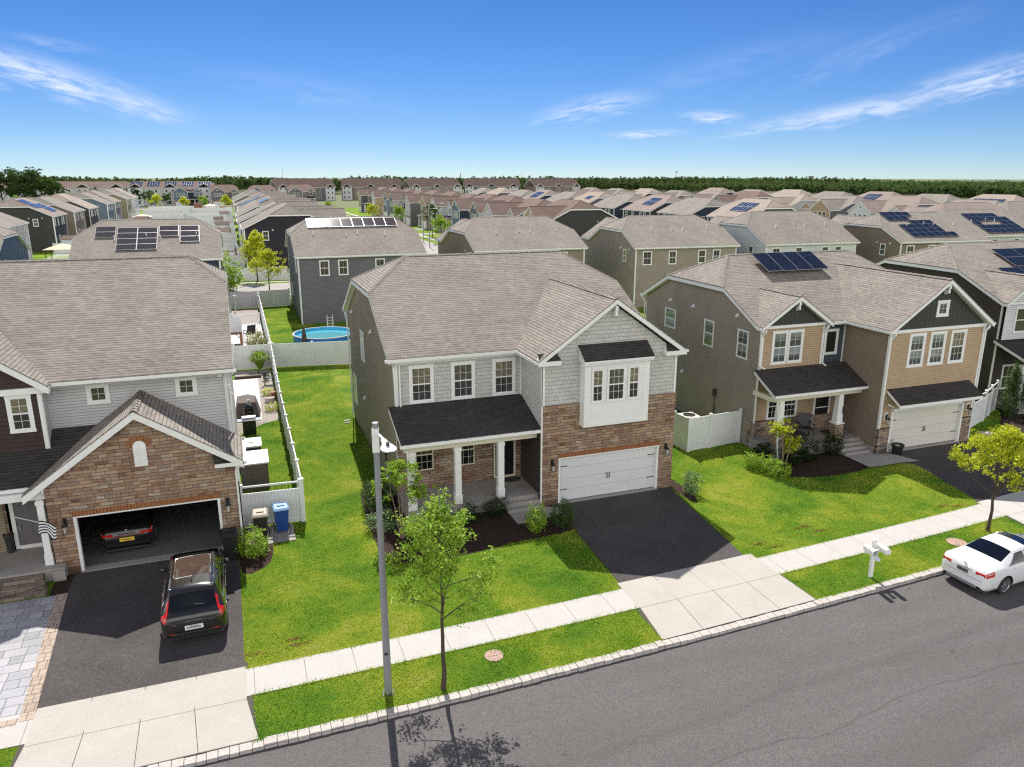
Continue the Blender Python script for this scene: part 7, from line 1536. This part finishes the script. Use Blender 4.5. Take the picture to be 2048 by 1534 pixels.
# trees by the cross street and the far side street
GT = 'young trees along the cross street'
tree('young_tree', 'taller yellow-green young tree behind the shaded fence, left of the pair', 'tree', (-9.0, 80.6, 0), 7.0, 1.5, .1, 2.6, 3200, .26, 'leaf_yellow', 14, limbs=14, clump=.45, group=GT); tree('young_tree', 'yellow-green young tree behind the shaded fence, right of the pair before the black house', 'tree', (-8.0, 68.2, 0), 5.3, 1.6, .09, 1.9, 3600, .2, 'leaf_yellow', 15, limbs=14, clump=.4, group=GT)
shrub('leafy bright tree top showing behind the fence at the brown roof edge', (-12.9, 72.5, 0), 1.9, 1.8, 4.0, 2600, .3, 'leaf_lime', 64, name='young_tree', cat='tree')
for i, (x, y, h, mt, lab) in enumerate(((30.2, 131, 5.5, 'leaf_lime', 'slim bright tree beside the curved street lamp'), (33, 150, 7.5, 'leaf_mid', 'bushy green tree farther along the far side street'), (38.6, 139, 4.6, 'leaf_red', 'small copper-leaved tree before the gabled fronts'), (33.5, 192, 5.5, 'leaf_lime', 'bright small tree at the far end of the side street, first'), (30, 214, 5.5, 'leaf_yellow', 'yellow-green small tree before the white gabled fronts'), (18, 228, 6, 'leaf_lime', 'bright tree beyond the slate roof with the shiny panels'), (8, 240, 5, 'leaf_yellow', 'yellowish bush beyond the slate roof, leftmost'))):
    tree('small_tree', lab, 'tree', (x, y, 0), h, h * .3, .1, h * .28, 1100, .42, mt, 70 + i, limbs=10, clump=.55)
for i, (x, y, h, mt) in enumerate(((-64, 335, 8, 'leaf_dark'), (-57, 333, 6.5, 'leaf_mid'), (-53, 326, 5, 'leaf_yellow'), (-48, 334, 8.5, 'leaf_dark'), (-43, 332, 7.5, 'leaf_mid'), (-40.5, 326, 6, 'leaf_yellow'), (-37, 333, 6.5, 'leaf_mid'), (-29.5, 331, 4.6, 'leaf_yellow'), (-22, 330, 4.8, 'leaf_lime'), (-13, 332, 5, 'leaf_yellow'), (-71, 240, 7.5, 'leaf_lime'), (-64, 236, 6, 'leaf_lime'))):
    tree('far_tree', f'small street tree, {ORD[i]} from the left among those before the far apartment blocks'.replace('nearest', 'first'), 'tree', (x, y, 0), h, h * .36, .12, h * .25, 900, .6, mt, 90 + i, limbs=10, clump=.8, group='small trees before the apartment blocks')
# dark pines on the left skyline
for i, (x, y, h, w) in enumerate(((-92, 296, 13.5, 3.4), (-89, 300, 15.3, 3.8), (-86, 305, 14.2, 3.4), (-83, 298, 15.6, 3.8), (-80.5, 303, 14.0, 3.4), (-78, 299, 15.9, 3.8), (-75.5, 302, 13.4, 3.2), (-73, 305, 11.2, 3.0), (-94, 288, 11.5, 3.2))):
    tree('pine_tree', f'dark ragged pine of the left skyline group, {ORD[i]} placed from the left'.replace('nearest', 'first'), 'pine tree', (x, y, 0), h, w, .35, h * .4, 2600, .62, 'leaf_far', 120 + i, limbs=15, clump=1.0, flat=.45, group='pines at the left skyline', per=16, sparse=.1, profile=lambda t: .9 if t < .9 else .6)
# the woodland that closes the view: one mass nobody could count
def woodland(name, label, x0, x1, y0f, depth, n, hh, seed, per=70, size=1.6, ring=None):
    rs = np.random.RandomState(seed); D = rs.random(n) ** 1.5 * depth
    if ring: t = rs.random(n); A = np.radians(ring[0] + (ring[1] - ring[0]) * t); q = ring[2] + (ring[3] - ring[2]) * t ** .8 + D; X = -11.6 + q * np.sin(A); Yb = -28.3 + q * np.cos(A)
    else: X = rs.uniform(x0, x1, n); Yb = np.array([y0f(x) for x in X]) + D
    Hh = hh * rs.uniform(.72, 1.12, n) * (1 + D / depth * .02); W = rs.uniform(2.0, 3.6, n)
    th = rs.random((n, per)) * 6.283; Hh *= 1 + .1 * np.sin(X * .045 + seed) + .07 * np.sin(X * .13 + Yb * .05); u = rs.random((n, per)); zz = .3 + .7 * u ** .7; rr = W[:, None] * np.sqrt(np.clip(1.02 - zz, .02, 1)) * rs.uniform(.6, 1.15, (n, per)) * 1.2
    P = np.stack([X[:, None] + rr * np.cos(th), Yb[:, None] + rr * np.sin(th), Hh[:, None] * zz], 2).reshape(-1, 3); rnd = np.clip(np.repeat(rs.random(n), per) * .6 + rs.random(n * per) * .4 * 1.0, 0, 1)
    o = np_mesh(name, leaf_quads(P, rs, size, 1.4, aspect=.8), 4, M['leaf_far'], None, rnd, 'stuff'); tag(o, label, 'woodland'); return o
woodland('woodland', 'green woodland closing the view from the middle to the right edge', 0, 0, None, 480, 9500, 8.6, 1, 42, 1.25, ring=(21, 61, 830, 415))
woodland('woodland', 'distant tree line behind the condominiums and the far left blocks', -260, 620, lambda x: 600, 260, 4200, 11.2, 2, 46, 1.7)
# ---------------------------------------------------------------- grass blades on the near lawns
def inside(px, py, poly):
    r = np.zeros(len(px), bool); n = len(poly); j = n - 1
    for i in range(n):
        xi, yi = poly[i]; xj, yj = poly[j]; c = ((yi > py) != (yj > py)) & (px < (xj - xi) * (py - yi) / (yj - yi + 1e-12) + xi); r ^= c; j = i
    return r
def bown(x): return np.where(x < -15.45, -.263, .034 * x + .0011 * x * x)
def grass():
    rs = np.random.RandomState(9); out = []; rn = []
    bl = [(-10.5, -8.66, -12.25, 18.4, 560), (-10.5, -8.66, -26, -17.9, 500), (-7.36, 2.4, -12.45, .15, 430), (-7.36, 4.0, 5.4, 19.4, 400), (2.2, 29.6, -9.82, -5.85, 230), (2.2, 16.4, -12.3, -9.9, 260), (30.3, 57.5, -9.5, -6.3, 90), (3, 28, 6.6, 9.5, 90), (-8.5, 3.0, 23.8, 34, 260)]
    ex = [BED_MAIN, BED_RIGHT, BED_LEFT, BED_SIDE, BED_FAR, [(.15, -7.5), (5.6, -7.5), (6.36, .2), (.6, .2)], [(17.9, -8), (24.6, -8), (25.2, .1), (19.25, .1), (19.5, -2.3)], [(-.1, -10.6), (5.9, -10.6), (5.85, -7.2), (0, -7.2)], [(-12.1, .3), (-10.35, .3), (-10.35, 2), (-12.1, 2)], [(-5.75, 2.4), (-5.75, .2), (6.5, .0), (6.5, 16), (-5.75, 16)], [(13.2, .8), (25, .0), (25, 4), (13.2, 4)], [(-1.7, -1.5), (.6, -1.1), (.6, .3), (-1.7, .3)], [(16.8, -1.6), (20.1, -1.8), (19.6, 1), (16.8, 1)]]
    for (y0, y1, x0, x1, den) in bl:
        n = int((y1 - y0) * (x1 - x0) * den); X = rs.uniform(x0, x1, n); Y = rs.uniform(y0, y1, n); yy = Y + (bown(X) if y1 < 5 and y0 < -5 else 0); ok = np.ones(n, bool)
        if y0 < -5 and y1 > -7: ok &= yy > -7.36 + bown(X)
        for p in ex: ok &= ~inside(X, yy, p)
        X, yy = X[ok], yy[ok]; n = len(X); a = rs.random(n) * 6.283; h = rs.uniform(.035, .085, n) * (1 + .35 * np.sin(X * 1.7) * np.sin(yy * 2.1)); w = rs.uniform(.008, .016, n) * (1.0 if den > 150 else 1.6); lean = rs.normal(0, .028, (n, 2))
        B0 = np.stack([X - np.cos(a) * w, yy - np.sin(a) * w, np.zeros(n)], 1); B1 = np.stack([X + np.cos(a) * w, yy + np.sin(a) * w, np.zeros(n)], 1); T = np.stack([X + lean[:, 0], yy + lean[:, 1], h], 1); out.append(np.stack([B0, B1, T], 1).reshape(-1, 3)); rn.append(rs.random(n))
    for (x0, x1, f, s_, den) in ((-12.3, -.2, lambda x: -10.52 + bown(x), 1, 130), (5.95, 18.2, lambda x: -10.52 + bown(x), 1, 130), (-12.3, 0, lambda x: -8.66 + bown(x), 1, 90), (5.9, 18.2, lambda x: -8.66 + bown(x), 1, 90), (-12.4, 0, lambda x: -7.37 + bown(x), -1, 90), (5.8, 18.2, lambda x: -7.37 + bown(x), -1, 90), (-26, -18, lambda x: -10.52 + bown(x), 1, 110)):
        n = int((x1 - x0) * den); X = rs.uniform(x0, x1, n); yy = f(X) + rs.normal(0, .03, n) * (.4 + np.abs(np.sin(X * 2.7 + np.sin(X * 5)))); a = rs.random(n) * 6.283; h = rs.uniform(.04, .12, n); w = rs.uniform(.008, .014, n); lean = rs.normal(0, .05, (n, 2))
        B0 = np.stack([X - np.cos(a) * w, yy - np.sin(a) * w, np.zeros(n)], 1); B1 = np.stack([X + np.cos(a) * w, yy + np.sin(a) * w, np.zeros(n)], 1); T = np.stack([X + lean[:, 0], yy + lean[:, 1], h], 1); out.append(np.stack([B0, B1, T], 1).reshape(-1, 3)); rn.append(rs.random(n))
    o = np_mesh('grass', np.concatenate(out), 3, M['blade'], None, np.concatenate(rn), 'stuff'); tag(o, 'short bright green mown grass covering the lawns and verges', 'grass')
grass()
# bare patches in the turf and weeds in the joints
rs = np.random.RandomState(5); k = 0
M['bare'] = speckle('reddish_bare_turf', (.2, .07, .035), (.3, .14, .07), 30, bump=.02)
for (x, y) in ((-10.9, -6.9), (-10.95, -6.55), (-12.2, -6.95), (6.7, -6.2), (7.1, -6.6), (9.3, -5.6), (16.5, -6.0), (17.2, -6.2), (9.8, -6.1)):
    n = 60; P = np.stack([x + rs.normal(0, .2, n), y + rs.normal(0, .05, n), rs.uniform(.015, .05, n)], 1); o = np_mesh('dead_grass', leaf_quads(P, rs, .06), 4, M['bare'], None, rs.random(n), 'stuff'); tag(o, 'reddish brown dead patch in the mown lawn', 'dead grass')
# flag hanging from the left porch column
t = empty('flag', (-18.75, .1, 2.4), math.radians(-25), label='black and white striped flag with one blue stripe hanging from the white column at left', cat='flag')
mb = MB(); mb.cyl((0, 0, -.2), (-.25, -.9, .45), .016, n=6); mb.build('flag_pole', M['white'], t)
cols = ['black', 'white', 'black', 'white', 'flag_blue', 'white', 'black', 'white', 'black']
M['flag_blue'] = plain('blue_stripe_cloth', (.02, .03, .12), .8)
mb = MB(); A = Vector((-.02, -.1, -.1)); 
for i, cn in enumerate(cols):
    for j in range(10):
        def fp(a, b): return (a * .62 + .05, -.25 - b * .05 - .06 * math.sin(a * 7 + b * 2), .02 - b * .48 + a * -.12 + .07 * math.sin(a * 6))
        u0, u1 = j / 10, (j + 1) / 10; w0, w1 = i / 9, (i + 1) / 9; mb.poly([fp(u0, w0), fp(u1, w0), fp(u1, w1), fp(u0, w1)], {'black': 0, 'white': 1, 'flag_blue': 2}[cn])
mb.build('cloth', [M['black'], M['white'], M['flag_blue']], t)
potted('lantern_pot', 'dark wicker lantern basket beside the grey front door at left', -20.4, 2.0, .45, .16, .75, 'iron')
bpy.context.view_layer.update()
